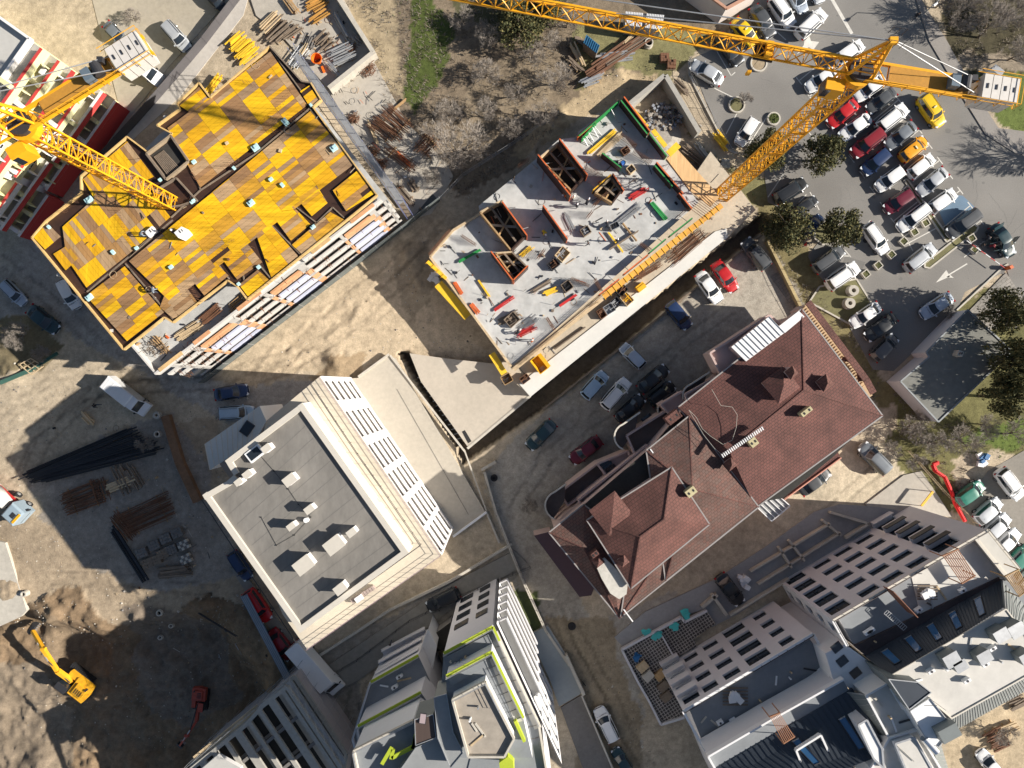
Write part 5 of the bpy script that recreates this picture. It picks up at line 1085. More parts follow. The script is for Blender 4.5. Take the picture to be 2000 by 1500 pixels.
# lower seam roof on the upper left, with skylight
mb = MB(); lq = PP([(400, 867), (507, 793), (520, 822), (500, 858), (410, 918)], ZB + .2); mb.prism(lq, 8, ZB + .2, whitewall, mat('pale seam metal', (.55, .56, .53), .5, .06)); 
for i in range(10): a = lq[0].lerp(lq[1], i / 10); b = lq[4].lerp(lq[3], i / 10); mb.beam(a + Vector((0, 0, .03)), b + Vector((0, 0, .03)), .05, .06, capm)
mb.build('metal_roof', t)
mb = MB(); sk = P(483, 837, ZB + .22); mb.box(sk, 1.15, 1.6, .14, darkmetal, R(-35)); o = mb.build('skylight', t); mb = MB(); mb.box(sk + Vector((0, 0, .14)), .95, 1.4, .02, glass, R(-35)); sub(mb, 'pane', o)
mb = MB(); mb.prism(PP([(428, 905), (475, 872), (498, 900), (452, 938)], ZB + .1), ZB - 4, ZB + .1, whitewall, mat('brown deck tiles', (.26, .23, .20), .85, .12)); mb.build('side_terrace', t)
mb = MB(); q = P(500, 885, ZR - .35); mb.box(q, 1.9, 1.3, .5, whitep, R(38)); o = mb.build('roof_hatch', t); mb = MB(); mb.box(q + Vector((0, 0, .5)), 1.5, .95, .03, glass, R(38)); sub(mb, 'pane', o)
for px, s_ in (((569, 936), 1.15), ((607, 993), .85), ((572, 1026), .75), ((655, 1062), 1.7), ((689, 1038), .85), ((596, 1101), 1.7), ((667, 1147), 1.1), ((524, 875), .85), ((487, 925), .8), ((470, 940), .7)):
    q = P(px[0], px[1], ZR + .3); q.z = ZR - .35; mb = MB(); mb.box(q, s_ * 1.15, s_ * .8, 1.25, whitewall, R(38)); o = mb.build('roof_vent', t); mb = MB(); mb.box(q + Vector((0, 0, 1.25)), s_ * 1.25, s_ * .92, .09, capm, R(38)); sub(mb, 'cap', o)
mb = MB(); q = P(598, 1016, ZR); q.z = ZR - .34; mb.tube(q, q + Vector((0, 0, .5)), .28, .28, whitep, 14); mb.build('fan_cowl', t)
mb = MB(); ln = [(500, 880), (535, 920), (563, 955), (583, 985), (607, 1010), (575, 1045), (540, 1065), (510, 1010)]
for a, b in zip(ln, ln[1:]): mb.beam(P(*a, ZR - .3), P(*b, ZR - .3), .025, .025, black)
for a in ln: mb.box(P(*a, ZR - .34), .12, .12, .1, black)
mb.build('lightning_wire', t)
# terrace furniture: rails, roof lights in front of the penthouse
mb = MB(); railing(mb, PP([(607, 745), (658, 822), (700, 885), (760, 970), (823, 1062), (770, 1100), (605, 1218)], ZB), 1.0, darkmetal, 1.4, 2, .03); mb.build('inner_railing', t)
mb = MB(); railing(mb, PP([(627, 738), (861, 1083), (602, 1265)], ZB), .95, mat('plum railing', (.30, .22, .24), .5, .05), .9, 2, .025); mb.build('outer_railing', t)
for a, b in (((627, 828), (655, 865)), ((668, 885), (698, 925)), ((709, 943), (740, 983)), ((749, 1000), (778, 1040))):
    A_ = P(*a, ZB + .1); B_ = P(*b, ZB + .1); mb = MB(); mb.beam(A_ + Vector((0, 0, .45)), B_ + Vector((0, 0, .45)), .6, .9, lightcon); o = mb.build('planter_box', t); mb = MB(); mb.beam(A_.lerp(B_, .05) + Vector((0, 0, .92)), B_.lerp(A_, .05) + Vector((0, 0, .92)), .38, .04, mat('frosted glass', (.33, .36, .30), .3, .05)); sub(mb, 'cover', o)
mb = MB()
for i in range(9): a = P(690 + i * 5, 1172 - i * 3.2, ZB + .05); mb.box(a, .3, .5, .45, mat('stack of tiles', (.35, .28, .25), .8, .3), R(35))
mb.box(P(702, 1168, ZB + .45), .9, .6, .35, whitep, R(35)); mb.build('stored_tiles', t)
mb = MB(); pq = [P(395, 975, ZB - 2), P(490, 1120, ZB - 2), P(580, 1255, ZB - 2)]; railing(mb, pq, .2, darkmetal, 1.5, 1, .05); mb.build('gutter', t)
# banded facade facing the apron
Af = T3[0]; Bf = T3[1]; u = (Bf - Af).normalized(); L = (Bf - Af).length; nf = Vector((u.y, -u.x, 0))
if nf.dot(cen - Vector((Af.x, Af.y, 0))) > 0: nf = -nf
ops = []; bays_ = [(.025, .13), (.20, .335), (.39, .51), (.555, .67), (.715, .84), (.875, .985)]
for k in range(5):
    for a, b in bays_: ops.append((L * a, L * b, .9 + k * 3.0, 2.9 + k * 3.0))
mb = MB(); FB = facade(mb, Af - nf * .9, Bf - nf * .9, 0, ZB - .36, ops, .3, whitewall, whitewall, cen); mb.build('front_wall', t)
for o_ in ops: window(t, FB, o_, .3, whitep, 2)
for k in range(5):
    for a, b in bays_:
        p0 = Af + u * L * (a - .012); p1 = Af + u * L * (b + .012); z = .5 + k * 3.0; mb = MB()
        mb.beam(Vector((p0.x, p0.y, z)) - nf * .45, Vector((p1.x, p1.y, z)) - nf * .45, .9, .2, whitewall); mb.beam(Vector((p0.x, p0.y, z + .55)) - nf * .02, Vector((p1.x, p1.y, z + .55)) - nf * .02, .16, 1.0, whitewall); mb.build('balcony', t)
mb = MB()
for a, b in zip([0] + [q[1] for q in bays_], [q[0] for q in bays_] + [1]):
    p0 = Af + u * L * (a + .006 * (a > 0)); p1 = Af + u * L * (b - .006 * (b < 1)); mb.beam(Vector((p0.x, p0.y, ZB / 2)) - nf * .4, Vector((p1.x, p1.y, ZB / 2)) - nf * .4, .95, ZB - .72, whitewall)
mb.build('wall_pier', t)

# ---------------------------------------------------------------- pink building with the tiled roof
pink = mat('pink render', (.50, .37, .335), .85, .10, .8, 6); tl = tile_mat('brown red shingles', (.15, .06, .048), (.13, .052, .043), (.065, .032, .028), R(-37), 1, .46, .36); tl2 = tile_mat('red grey shingles', (.15, .072, .056), (.125, .08, .066), (.085, .045, .037), R(-37), 1, .46, .36)
tl3 = tile_mat('salmon tiles', (.155, .066, .052), (.135, .058, .047), (.08, .036, .03), R(-37), 1, .42, .42)
t = thing('tiled_roof_house', P(1400, 900, 0), 'large pink rendered building with brown red tiled roofs, dormers and curved balconies', 'building')
ft = [(1075, 1040), (1150, 975), (1270, 872), (1335, 795), (1420, 738), (1562, 608), (1718, 812), (1635, 892), (1535, 975), (1478, 985), (1212, 1200)]
mb = MB(); F3 = PP(ft, 9.4); cen = cen_of(F3); mb.prism([cen + (Vector((p.x, p.y, 0)) - cen) * .975 for p in F3], -.05, 9.2, pink, dark_in); mb.build('body_wall', t)
def hip(quad, ze, r0, r1, zr, m, name='roof', th=.12):
    q = PP(quad, ze); a, b = P(*r0, zr), P(*r1, zr); mb = MB()
    mb.add(q + [a, b], [(0, 1, 5, 4), (1, 2, 5), (2, 3, 4, 5), (3, 0, 4)], m); mb.add([p - Vector((0, 0, th)) for p in q], [(0, 1, 2, 3)], m)
    for i in range(4): x, y = q[i], q[(i + 1) % 4]; mb.beam(x + Vector((0, 0, -.02)), y + Vector((0, 0, -.02)), .16, .14, mat('grey gutter', (.30, .28, .27), .5, .1))
    for x, y in ((q[0], a), (q[3], a), (q[1], b), (q[2], b), (a, b)): mb.beam(x + Vector((0, 0, .02)), y + Vector((0, 0, .02)), .14, .08, tl3)
    return mb.build(name, t)
hip([(1325, 795), (1566, 603), (1724, 812), (1476, 992)], 9.6, (1425, 880), (1570, 762), 11.1, tl)
hip([(1262, 880), (1346, 812), (1482, 990), (1300, 1135)], 9.9, (1350, 950), (1352, 955), 11.3, tl2); hip([(1072, 1040), (1140, 985), (1262, 1080), (1210, 1208)], 9.3, (1140, 1070), (1195, 1120), 10.2, tl2)
hip([(1225, 1120), (1300, 1060), (1480, 992), (1212, 1206)], 9.55, (1270, 1120), (1380, 1030), 9.95, tl2)
hip([(1146, 1016), (1312, 912), (1386, 1024), (1232, 1150)], 11.2, (1250, 1048), (1297, 1014), 13.0, tl3)
mb = MB(); mb.prism(PP([(1150, 1018), (1309, 915), (1381, 1023), (1233, 1144)], 11.1), 8.5, 11.05, pink); mb.build('upper_wall', t)
mb = MB(); mb.prism(PP([(1530, 975), (1642, 896), (1634, 876), (1520, 950)], 8.6), 5, 8.6, pink, tl); mb.beam(P(1532, 976, 8.7), P(1643, 894, 8.7), .12, .2, mat('salmon trim', (.62, .30, .22), .7, .1)); mb.build('side_roof', t)
mb = MB(); mb.prism(PP([(1043, 1046), (1075, 1038), (1208, 1203), (1160, 1150), (1155, 1163), (1132, 1166)], 5.5), 2.5, 5.5, pink, mat('plum roofing', (.09, .055, .065), .8, .1)); mb.build('lower_roof', t)
# flat dark terraces with parapets, curved balconies on the yard side
dkfl = mat('brown flat roof', (.12, .095, .085), .9, .2, .8, 8)
def terrace(pts, z, hpar, fl=dkfl, nm='terrace', wm=None):
    q = PP(pts, z); mb = MB(); mb.prism(q, z - 3, z, pink, fl); n = len(q)
    for i in range(n): a, b = q[i], q[(i + 1) % n]; mb.beam(a + Vector((0, 0, hpar / 2 - .1)), b + Vector((0, 0, hpar / 2 - .1 + .003 * i)), .25, hpar + .2, wm or pink)
    mb.build(nm, t)
terrace([(1135, 990), (1270, 880), (1302, 915), (1155, 1010)], 8.8, .3); terrace([(1128, 975), (1262, 868), (1275, 880), (1142, 992)], 6.6, .9, pink); terrace([(1092, 960), (1168, 902), (1182, 932), (1108, 985)], 4.2, 1.0); terrace([(1222, 850), (1302, 800), (1330, 825), (1240, 890)], 6.2, .9)
terrace([(1165, 905), (1225, 880), (1232, 905), (1185, 930)], 5.2, .8, pink); terrace([(1400, 725), (1450, 700), (1468, 735), (1425, 745)], 7.5, .8, pink); terrace([(1385, 690), (1500, 616), (1535, 645), (1460, 702), (1405, 728)], 8.4, .5, pink)
terrace([(1395, 702), (1412, 700), (1432, 722), (1418, 730)], 5.0, .6); terrace([(1290, 790), (1330, 765), (1350, 785), (1335, 800), (1310, 812)], 7.2, .5, pink); terrace([(1338, 770), (1400, 735), (1425, 738), (1345, 800)], 8.2, .4, pink)
def curved(c, rad, a0, a1, zs, col_=whitewall, ext=0, edir=0):
    for z in zs:
        q = []; 
        for i in range(9): th = R(a0 + (a1 - a0) * i / 8); q.append((c[0] + rad * math.cos(th), c[1] - rad * math.sin(th)))
        q.append((q[-1][0] + ext * math.cos(R(edir)), q[-1][1] - ext * math.sin(R(edir)))); W_ = PP(q, z); cc = P(c[0] + ext * .5 * math.cos(R(edir)), c[1] - ext * .5 * math.sin(R(edir)), z)
        mb = MB(); mb.prism([(cc.x, cc.y)] + [(p.x, p.y) for p in W_], z - .25, z, pink, dkfl)
        for a, b in zip(W_, W_[1:]): mb.beam(a + Vector((0, 0, .4)), b + Vector((0, 0, .4)), .12, .85, dark_in); mb.beam(a + Vector((0, 0, .88)), b + Vector((0, 0, .88)), .2, .12, capm)
        mb.build('curved_balcony', t)
curved((1224, 852), 26, 250, 110, (1.5, 4.0, 6.4), ext=40, edir=35); curved((1092, 985), 28, 250, 110, (1.2, 3.6, 6.0), ext=26, edir=35); curved((1352, 772), 22, 200, 110, (2.0, 4.4, 6.8), ext=45, edir=33)
curved((1300, 800), 18, 200, 120, (2.0, 4.4), ext=30, edir=35)
# yard side wall windows
mb = MB(); wq = [P(1088, 950, 7), P(1180, 880, 7)]
for i, (x, y) in enumerate(((1180, 905), (1186, 909), (1192, 914), (1198, 918), (1304, 776), (1312, 772), (1320, 776), (1328, 772), (1262, 815))):
    a = P(x, y, 5.4); mb = MB(); mb.box(a, .45, 1.5, .05, darkmetal, R(-55)); o = mb.build('window', t); mb = MB(); mb.box(a + Vector((0, 0, .05)), .3, 1.3, .02, glass, R(-55)); sub(mb, 'pane', o)
# white metal roofs, verandah strip
mb = MB(); wr = PP([(1428, 678), (1502, 618), (1532, 650), (1457, 706)], 9.9); mb.prism(wr, 8, 9.9, pink, whitep)
for i in range(11): a = wr[0].lerp(wr[1], i / 10); b = wr[3].lerp(wr[2], i / 10); mb.beam(a + Vector((0, 0, .05)), b + Vector((0, 0, .05)), .06, .1, steel)
mb.build('metal_roof', t)
mb = MB(); mb.prism(PP([(1522, 637), (1561, 607), (1572, 618), (1534, 650)], 9.9), 8, 9.8, pink, whitep); mb.build('white_canopy', t)
mb = MB(); vq = PP([(1563, 604), (1576, 594), (1692, 752), (1706, 772), (1694, 780), (1680, 764)], 6.4); mb.prism(vq, 3, 6.2, pink, mat('verandah tan', (.50, .36, .22), .8, .2, 2, 10, stretch=(.4, 4, 1), rot=R(-50))); mb.build('verandah_floor', t)
for k, (a, b) in enumerate((((1578, 590), (1692, 742)), ((1692, 742), (1706, 768)))): mb = MB(); mb.beam(P(*a, 7.2), P(*b, 7.2), .85, .16, tl3); mb.build('verandah_roof', t)
for i in range(24):
    a = P(1566 + i * 4.9, 602 + i * 6.5, 6.6); 
mb = MB()
for i in range(34): a = P(1565 + i * 3.5, 604 + i * 4.65, 6.5); mb.beam(a, a + Vector((.95, .72, 0)), .07, .1, wood)
mb.build('pergola_slats', t)
mb = MB(); cq = [P(1645, 700, 6.8), P(1662, 705, 6.8), P(1676, 722, 6.8), P(1680, 745, 6.8)]
for a, b in zip(cq, cq[1:]): mb.beam(a, b, .5, .2, tl3)
mb.build('curved_eave', t)
# dormers and chimneys
def pyramid(px, z, s, h, base_h, m, nm='dormer', r=R(38), wm=pink):
    q = P(*px, z + base_h); q.z = z; mb = MB(); mb.box(q, s, s, base_h, wm, r); o = mb.build(nm, t); mb = MB(); c, s_ = math.cos(r) * s * .62, math.sin(r) * s * .62
    k = [Vector((q.x + x * c - y * s_, q.y + x * s_ + y * c, z + base_h)) for x, y in ((-1, -1), (1, -1), (1, 1), (-1, 1))]; mb.add(k + [Vector((q.x, q.y, z + base_h + h))], [(0, 1, 4), (1, 2, 4), (2, 3, 4), (3, 0, 4), (3, 2, 1, 0)], m); sub(mb, 'dormer_roof', o)
pyramid((1525, 752), 9.8, 2.7, .9, 2.0, tl); pyramid((1546, 728), 10.2, 1.0, .9, 2.6, tl3); pyramid((1611, 748), 9.9, 1.3, .8, 1.4, tl3); pyramid((1426, 907), 10.6, 1.0, .7, .6, tl3); pyramid((1168, 1096), 9.8, 1.0, .6, 1.0, tl3); pyramid((1217, 1096), 11, .9, .6, 1.0, tl3); pyramid((1195, 1003), 11, 3.2, .6, .9, tl3)
ych = mat('yellowed chimney', (.50, .44, .26), .85, .2)
for px, z, a, b, h in (((1576, 804), 10.4, 1.5, .55, 1.5), ((1472, 864), 10.8, 1.0, 1.0, 1.3), ((1350, 961), 10.9, 1.3, .9, 1.4), ((1162, 1083), 9.8, .9, .6, 1.6), ((1316, 815), 9.2, 1.9, 1.1, 1.5)):
    q = P(*px, z + h); q.z = z; mb = MB(); mb.box(q, a, b, h, ych if h < 1.55 and a != 1.9 else tl3, R(38)); o = mb.build('chimney', t); mb = MB()
    for k in (-.25, .25): mb.box(q + Vector((k * a * .8, k * a * .6, h)), .22, .3, .03, black, R(38))
    sub(mb, 'flue', o)
mb = MB()
for i in range(22): a = P(1411 + i * 3.7, 890 - i * 2.55, 11.9); mb.beam(a - Vector((.12, -.2, 0)), a + Vector((.12, -.2, 0)), .12, .3, whitep)
mb.build('snow_guard', t)
mb = MB(); wl = [(1390, 760), (1408, 792), (1430, 795), (1440, 810), (1438, 835), (1430, 860), (1412, 868), (1388, 852), (1372, 838), (1360, 815), (1345, 800), (1352, 812), (1375, 850), (1395, 875), (1410, 888)]
for a, b in zip(wl, wl[1:]): mb.beam(P(*a, 11.4), P(*b, 11.4), .035, .035, lightcon)
mb.build('loose_cable', t)
mb = MB(); random.seed(5); pl = [(1160, 1096), (1180, 1088), (1205, 1112), (1228, 1140), (1222, 1160), (1208, 1172), (1192, 1160), (1175, 1130)]; q = [(x + random.uniform(-2, 2), y + random.uniform(-2, 2)) for x, y in pl]
mb.prism(PP(q, 10.6), 10.35, 10.6, mat('bare grey patch', (.52, .50, .45), .85, .2, 1.5, 8)); mb.build('roof_patch', t)
mb = MB(); gl = PP([(1478, 990), (1514, 962), (1543, 988), (1507, 1018)], 6.5)
for i in range(4): mb.beam(gl[i], gl[(i + 1) % 4], .12, .15, whitep)
for i in range(1, 5): mb.beam(gl[0].lerp(gl[1], i / 5), gl[3].lerp(gl[2], i / 5), .1, .12, whitep)
mb.prism([(p.x, p.y) for p in gl], 6.2, 6.35, mat('frosted canopy', (.35, .36, .36), .3, .1)); mb.build('glass_canopy', t)
mb = MB()
for a, b in (((1270, 877), (1300, 917)), ((1317, 912), (1342, 945)), ((1218, 1190), (1236, 1214))): mb.beam(P(*a, 10.0), P(*b, 10.0), .14, .12, whitep)
mb.build('white_fascia', t)
# ---------------------------------------------------------------- generic terraced block
bluegrey = mat('grey blue floor', (.22, .235, .25), .8, .12, .7, 6, .004); navyroof = mat('navy seam metal', (.035, .045, .06), .42, .08, .5, 4); tilefl = mat('pale paving slabs', (.48, .47, .44), .8, .08, 1, 8)
lime = mat('lime green render', (.40, .48, .03), .7, .06); greyrend = mat('warm grey render', (.60, .59, .605), .85, .05, .6, 6); whitish = mat('off white render', (.70, .70, .70), .85, .05, .6, 6); cladg = mat('grey green cladding', (.16, .18, .18), .5, .1, 1, 6)
flatw = mat('pale flat roof', (.56, .54, .50), .8, .13, .35, 3, .004)
def level(t, pts, z, h, wm, fl, par=.45, pm_=None, nm='storey', pth=.22, rail=None, edges=None):
    q = PP(pts, z); mb = MB(); mb.prism(q, z - h, z, wm, fl); mb.build(nm, t); n = len(q); mb = MB()
    if par:
        for i in (edges if edges is not None else range(n)): a, b = q[i], q[(i + 1) % n]; mb.beam(a + Vector((0, 0, par / 2)), b + Vector((0, 0, par / 2 + .003 * i)), pth, par, pm_ or wm)
        mb.build('parapet', t)
    if rail: mb = MB(); railing(mb, [q[i] + Vector((0, 0, par)) for i in rail], .5, steel, 1.1, 2, .03); mb.build('railing', t)
    return q
def seam_slope(t, a, b, z0, c, d, z1, m, n, nm='seam_roof', rib=None):
    "metal slope: lower line a-b at z0, upper line c-d at z1, with standing seams"
    A, B, C, D = P(*a, z0), P(*b, z0), P(*c, z1), P(*d, z1); mb = MB(); mb.add([A, B, D, C, A - Vector((0, 0, .3)), B - Vector((0, 0, .3)), D - Vector((0, 0, .3)), C - Vector((0, 0, .3))], [(0, 1, 2, 3), (7, 6, 5, 4), (0, 4, 5, 1), (1, 5, 6, 2), (2, 6, 7, 3), (3, 7, 4, 0)], m)
    for i in range(n + 1): f = i / n; mb.beam(A.lerp(B, f) + Vector((0, 0, .04)), C.lerp(D, f) + Vector((0, 0, .04)), .05, .07, rib or m)
    mb.build(nm, t); return lambda f, g: A.lerp(B, f).lerp(C.lerp(D, f), g)
def skyl(t, S, f, g, df, dg):
    q = [S(f - df, g - dg), S(f + df, g - dg), S(f + df, g + dg), S(f - df, g + dg)]; n = (q[1] - q[0]).cross(q[3] - q[0]).normalized(); n = n if n.z > 0 else -n
    mb = MB()
    for i in range(4): mb.beam(q[i] + n * .07, q[(i + 1) % 4] + n * .07, .1, .14, steel if i == 0 else darkmetal)
    o = mb.build('skylight', t); mb = MB(); mb.add([p + n * .09 for p in q], [(0, 1, 2, 3)], glassb); sub(mb, 'pane', o)
def win_facade(t, a, b, zt, zb, cols, nst, m, ztop, cenv, depth=.35, sh=3.05, v0=.9, v1=2.4, z0=0.0, nm='facade_wall', mf=darkmetal):
    A, B = P(*a, zt), P(*b, zt); L = (B - A).length; ops = []
    for k in range(nst):
        for c in cols:
            f, wd = c[0], c[1]; d = c[2] if len(c) > 2 else 0
            if f - wd / 2 < 0.004 or f + wd / 2 > .996: continue
            ops.append((L * (f - wd / 2), L * (f + wd / 2), z0 + v0 - d + k * sh, z0 + v1 + k * sh))
    mb = MB(); Fc = facade(mb, A, B, zb, ztop, ops, depth, m, m, cenv); mb.build(nm, t)
    for o_ in ops: window(t, Fc, o_, depth, mf, 1)
    return Fc, ops
# ---------------------------------------------------------------- grey rendered complex at the lower right
t = thing('apartment_complex', P(1700, 1280, 0), 'long pale grey apartment complex with window rows, navy seam roofs and terraces', 'building')
# wing D
qd = [(1334, 1389), (1588, 1238), (1612, 1272), (1650, 1330), (1700, 1460), (1600, 1760), (1420, 1600)]
Dq = PP(qd, 12.6); cd_ = cen_of(Dq); inn = [cd_ + (Vector((p.x, p.y, 0)) - cd_) * .93 for p in Dq]
mb = MB(); mb.prism(inn, -.05, 12.0, greyrend, bluegrey); mb.build('wing_wall', t)
win_facade(t, qd[0], qd[1], 12.6, 0, [(.09, .12), (.24, .11), (.41, .12), (.62, .17, .5), (.84, .10)], 4, greyrend, 12.9, cd_)
mb = MB(); A_, B_ = P(1334, 1389, 12.9), P(1588, 1238, 12.9); mb.beam(A_, B_, .3, .14, whitep); mb.beam(A_, P(1378, 1467, 12.9), .3, .14, whitep); mb.beam(B_, P(1612, 1280, 12.9), .3, .14, whitep); mb.build('coping', t)
mb = MB(); railing(mb, PP([(1336, 1391), (1588, 1240)], 13.0), .25, darkmetal, 1.2, 1, .05); mb.build('railing', t)
# bay boxes protruding on the left of wing D
a, b = P(1334, 1389, 12.6), P(1588, 1238, 12.6); u = (b - a).normalized(); n = Vector((u.y, -u.x, 0)); n = -n if n.dot(cd_ - Vector((a.x, a.y, 0))) > 0 else n
for k in range(4):
    mb = MB(); z = .4 + k * 3.05; p0, p1 = a + u * .2, a + u * 3.0
    mb.beam(Vector((p0.x, p0.y, z)) + n * .5, Vector((p1.x, p1.y, z)) + n * .5, 1.0, .25, greyrend); mb.beam(Vector((p0.x, p0.y, z + .6)) + n * .92, Vector((p1.x, p1.y, z + .6)) + n * .92, .16, 1.1, greyrend); mb.build('balcony', t)
level(t, [(1380, 1472), (1500, 1402), (1643, 1322), (1665, 1360), (1640, 1480), (1590, 1560), (1430, 1560)], 15.7, 3.2, greyrend, bluegrey, .7, whitish, edges=(0, 1, 6))
A2, B2 = P(1380, 1472, 15.7), P(1500, 1402, 15.7)
for i, (fa, fb_, ln) in enumerate(((.02, .14, 0), (.26, .44, 0), (.52, .66, 0), (.76, .92, 0))):
    a_, b_ = P(1380, 1472, 14.2), P(1643, 1322, 14.2); dd = (b_ - a_).normalized(); nn = Vector((-dd.y, dd.x, 0)); p0, p1 = a_.lerp(b_, fa) + nn * .25, a_.lerp(b_, fb_) + nn * .25
    mb = MB(); mb.beam(p0, p1, .5, 2.0, darkmetal); o = mb.build('window', t); mb = MB(); mb.beam(p0 + nn * .27, p1 + nn * .27, .02, 1.8, glass); mb.beam(p0 + Vector((0, 0, 1.01)), p1 + Vector((0, 0, 1.01)), .4, .02, glass); sub(mb, 'pane', o)
S = seam_slope(t, (1400, 1500), (1665, 1345), 15.8, (1500, 1560), (1735, 1470), 18.3, navyroof, 26); skyl(t, S, .84, .55, .025, .26); skyl(t, S, .5, .5, .025, .25)
mb = MB(); A_, B_ = P(1555, 1382, 14.0), P(1622, 1342, 14.0); mb.prism(PP([(1548, 1372), (1605, 1335), (1622, 1320), (1622, 1345), (1560, 1382)], 14.6), 12.0, 14.6, whitish, navyroof); mb.build('stair_roof', t)
def slats(t, pts, z, n, m=wood, nm='pergola'):
    q = PP(pts, z); mb = MB()
    for i in range(n): f = (i + .5) / n; mb.beam(q[0].lerp(q[1], f), q[3].lerp(q[2], f), .07, .14, m)
    mb.beam(q[0], q[1], .1, .2, m); mb.beam(q[3], q[2], .1, .2, m)
    for p in q: mb.beam(p, p - Vector((0, 0, 2.3)), .1, .1, m)
    mb.build(nm, t)
slats(t, [(1503, 1400), (1523, 1392), (1552, 1438), (1530, 1452)], 18, 7, mat('red cedar', (.36, .17, .09), .7, .2))
slats(t, [(1840, 1086), (1872, 1072), (1905, 1124), (1878, 1140)], 18.6, 9, mat('red cedar', (.36, .17, .09), .7, .2)); slats(t, [(1962, 1126), (1990, 1112), (2010, 1150), (1990, 1165)], 18.6, 9)
# wing E
qe = [(1627, 1212), (1930, 1035), (1992, 1112), (2060, 1230), (2060, 1316), (1858, 1428), (1655, 1262)]
Eq = PP(qe, 15.7); ce = cen_of(Eq); inn = [ce + (Vector((p.x, p.y, 0)) - ce) * .93 for p in Eq]
mb = MB(); mb.prism(inn, -.05, 15.0, greyrend, bluegrey); mb.build('wing_wall', t)
win_facade(t, qe[0], qe[1], 15.7, 0, [(.085, .13, .6), (.28, .12), (.44, .12), (.60, .12), (.79, .14, .6)], 5, greyrend, 16.2, ce, sh=3.05)
A_, B_ = P(*qe[6], 15.7), P(*qe[0], 15.7)
win_facade(t, qe[6], qe[0], 15.7, 0, [(.5, .4)], 5, whitish, 16.2, ce)
mb = MB(); q = PP(qe, 16.25); mb.beam(q[0], q[1], .32, .16, capm); mb.beam(q[1], q[2], .32, .163, capm); mb.beam(q[6], q[0], .32, .158, whitep); mb.beam(P(1905, 1052, 16.25), P(1972, 1135, 16.25), .3, .2, capm); mb.beam(P(1905, 1052, 15.6), P(1972, 1135, 15.6), .2, 1.1, capm)
mb.build('coping', t)
mb = MB(); railing(mb, [q[6], q[0], q[1], q[2]], .3, darkmetal, 1.3, 1, .05); mb.build('railing', t)
a, b = P(1930, 1035, 15.7), P(1627, 1212, 15.7); u = (b - a).normalized(); n = Vector((u.y, -u.x, 0)); n = -n if n.dot(ce - Vector((a.x, a.y, 0))) > 0 else n
for k in range(5):
    z = .3 + k * 3.05; p0, p1 = a + u * 2.9, a + u * 6.0; mb = MB(); mb.beam(Vector((p0.x, p0.y, z)) + n * .45, Vector((p1.x, p1.y, z)) + n * .45, .9, .22, greyrend); mb.beam(Vector((p0.x, p0.y, z + .6)) + n * .86, Vector((p1.x, p1.y, z + .6)) + n * .86, .1, .9, darkmetal if k else greyrend); mb.build('balcony', t)
mb = MB(); fl2 = PP([(1900, 1055), (1930, 1037), (1990, 1112), (1965, 1135)], 15.1); mb.prism(fl2, 14.9, 15.12, tilefl); mb.prism(PP([(1780, 1125), (1900, 1056), (1960, 1130), (1800, 1210)], 15.08), 14.9, 15.08, flatw); mb.build('terrace_floor', t)
mb = MB(); mb.prism(PP([(1668, 1262), (1952, 1128), (1956, 1145), (1690, 1280)], 15.3), 14.9, 15.3, mat('dark timber deck', (.06, .045, .045), .8, .3, 2, 10)); mb.build('timber_deck', t)
mb = MB(); mb.beam(P(1735, 1150, 17), P(1782, 1200, 17), .08, 2.2, mat('rust red screen', (.22, .085, .045), .7, .2)); mb.build('privacy_screen', t)
mb = MB(); a_, b_ = P(1730, 1195, 15.9), P(1768, 1228, 16.1)
for s_ in (-.2, .2): o_ = Vector((s_, s_, 0)); mb.beam(a_ + o_, b_ + o_, .06, .06, steel)
for i in range(12): q = a_.lerp(b_, i / 11); mb.beam(q - Vector((.2, .2, 0)), q + Vector((.2, .2, 0)), .05, .04, steel)
lad = thing('ladder', a_, 'aluminium ladder lying on the shaded roof terrace of the grey complex', 'ladder'); mb.build('frame', lad)
S = seam_slope(t, (1690, 1282), (1957, 1132), 15.4, (1738, 1320), (1966, 1190), 19.0, navyroof, 44)
for f in (.115, .29, .455, .62, .81): skyl(t, S, f, .47, .027, .3)
fr = level(t, [(1738, 1320), (1850, 1256), (1964, 1189), (2010, 1250), (2040, 1300), (1858, 1402), (1800, 1352)], 19.0, 6, whitish, flatw, .12, capm, pth=.15)
seam_slope(t, (1856, 1432), (2060, 1318), 16.0, (1858, 1402), (2040, 1300), 19.0, cladg, 40, 'clad_slope', steel); seam_slope(t, (1958, 1135), (2100, 1290), 16.0, (1964, 1189), (2040, 1300), 18.95, cladg, 20, 'clad_slope', steel)
for px, s_ in (((1858, 1288), 1.6), ((1875, 1300), 1.3), ((1922, 1283), 1.4), ((1955, 1240), 1.5), ((1985, 1230), 1.6), ((2005, 1285), 1.4)):
    q = P(*px, 20.3); q.z = 18.95; mb = MB(); mb.box(q, s_, s_ * .8, 1.5, cladg, R(30)); o = mb.build('roof_vent', t); mb = MB(); mb.box(q + Vector((0, 0, 1.5)), s_ * 1.1, s_ * .9, .06, steel, R(30)); sub(mb, 'cap', o)
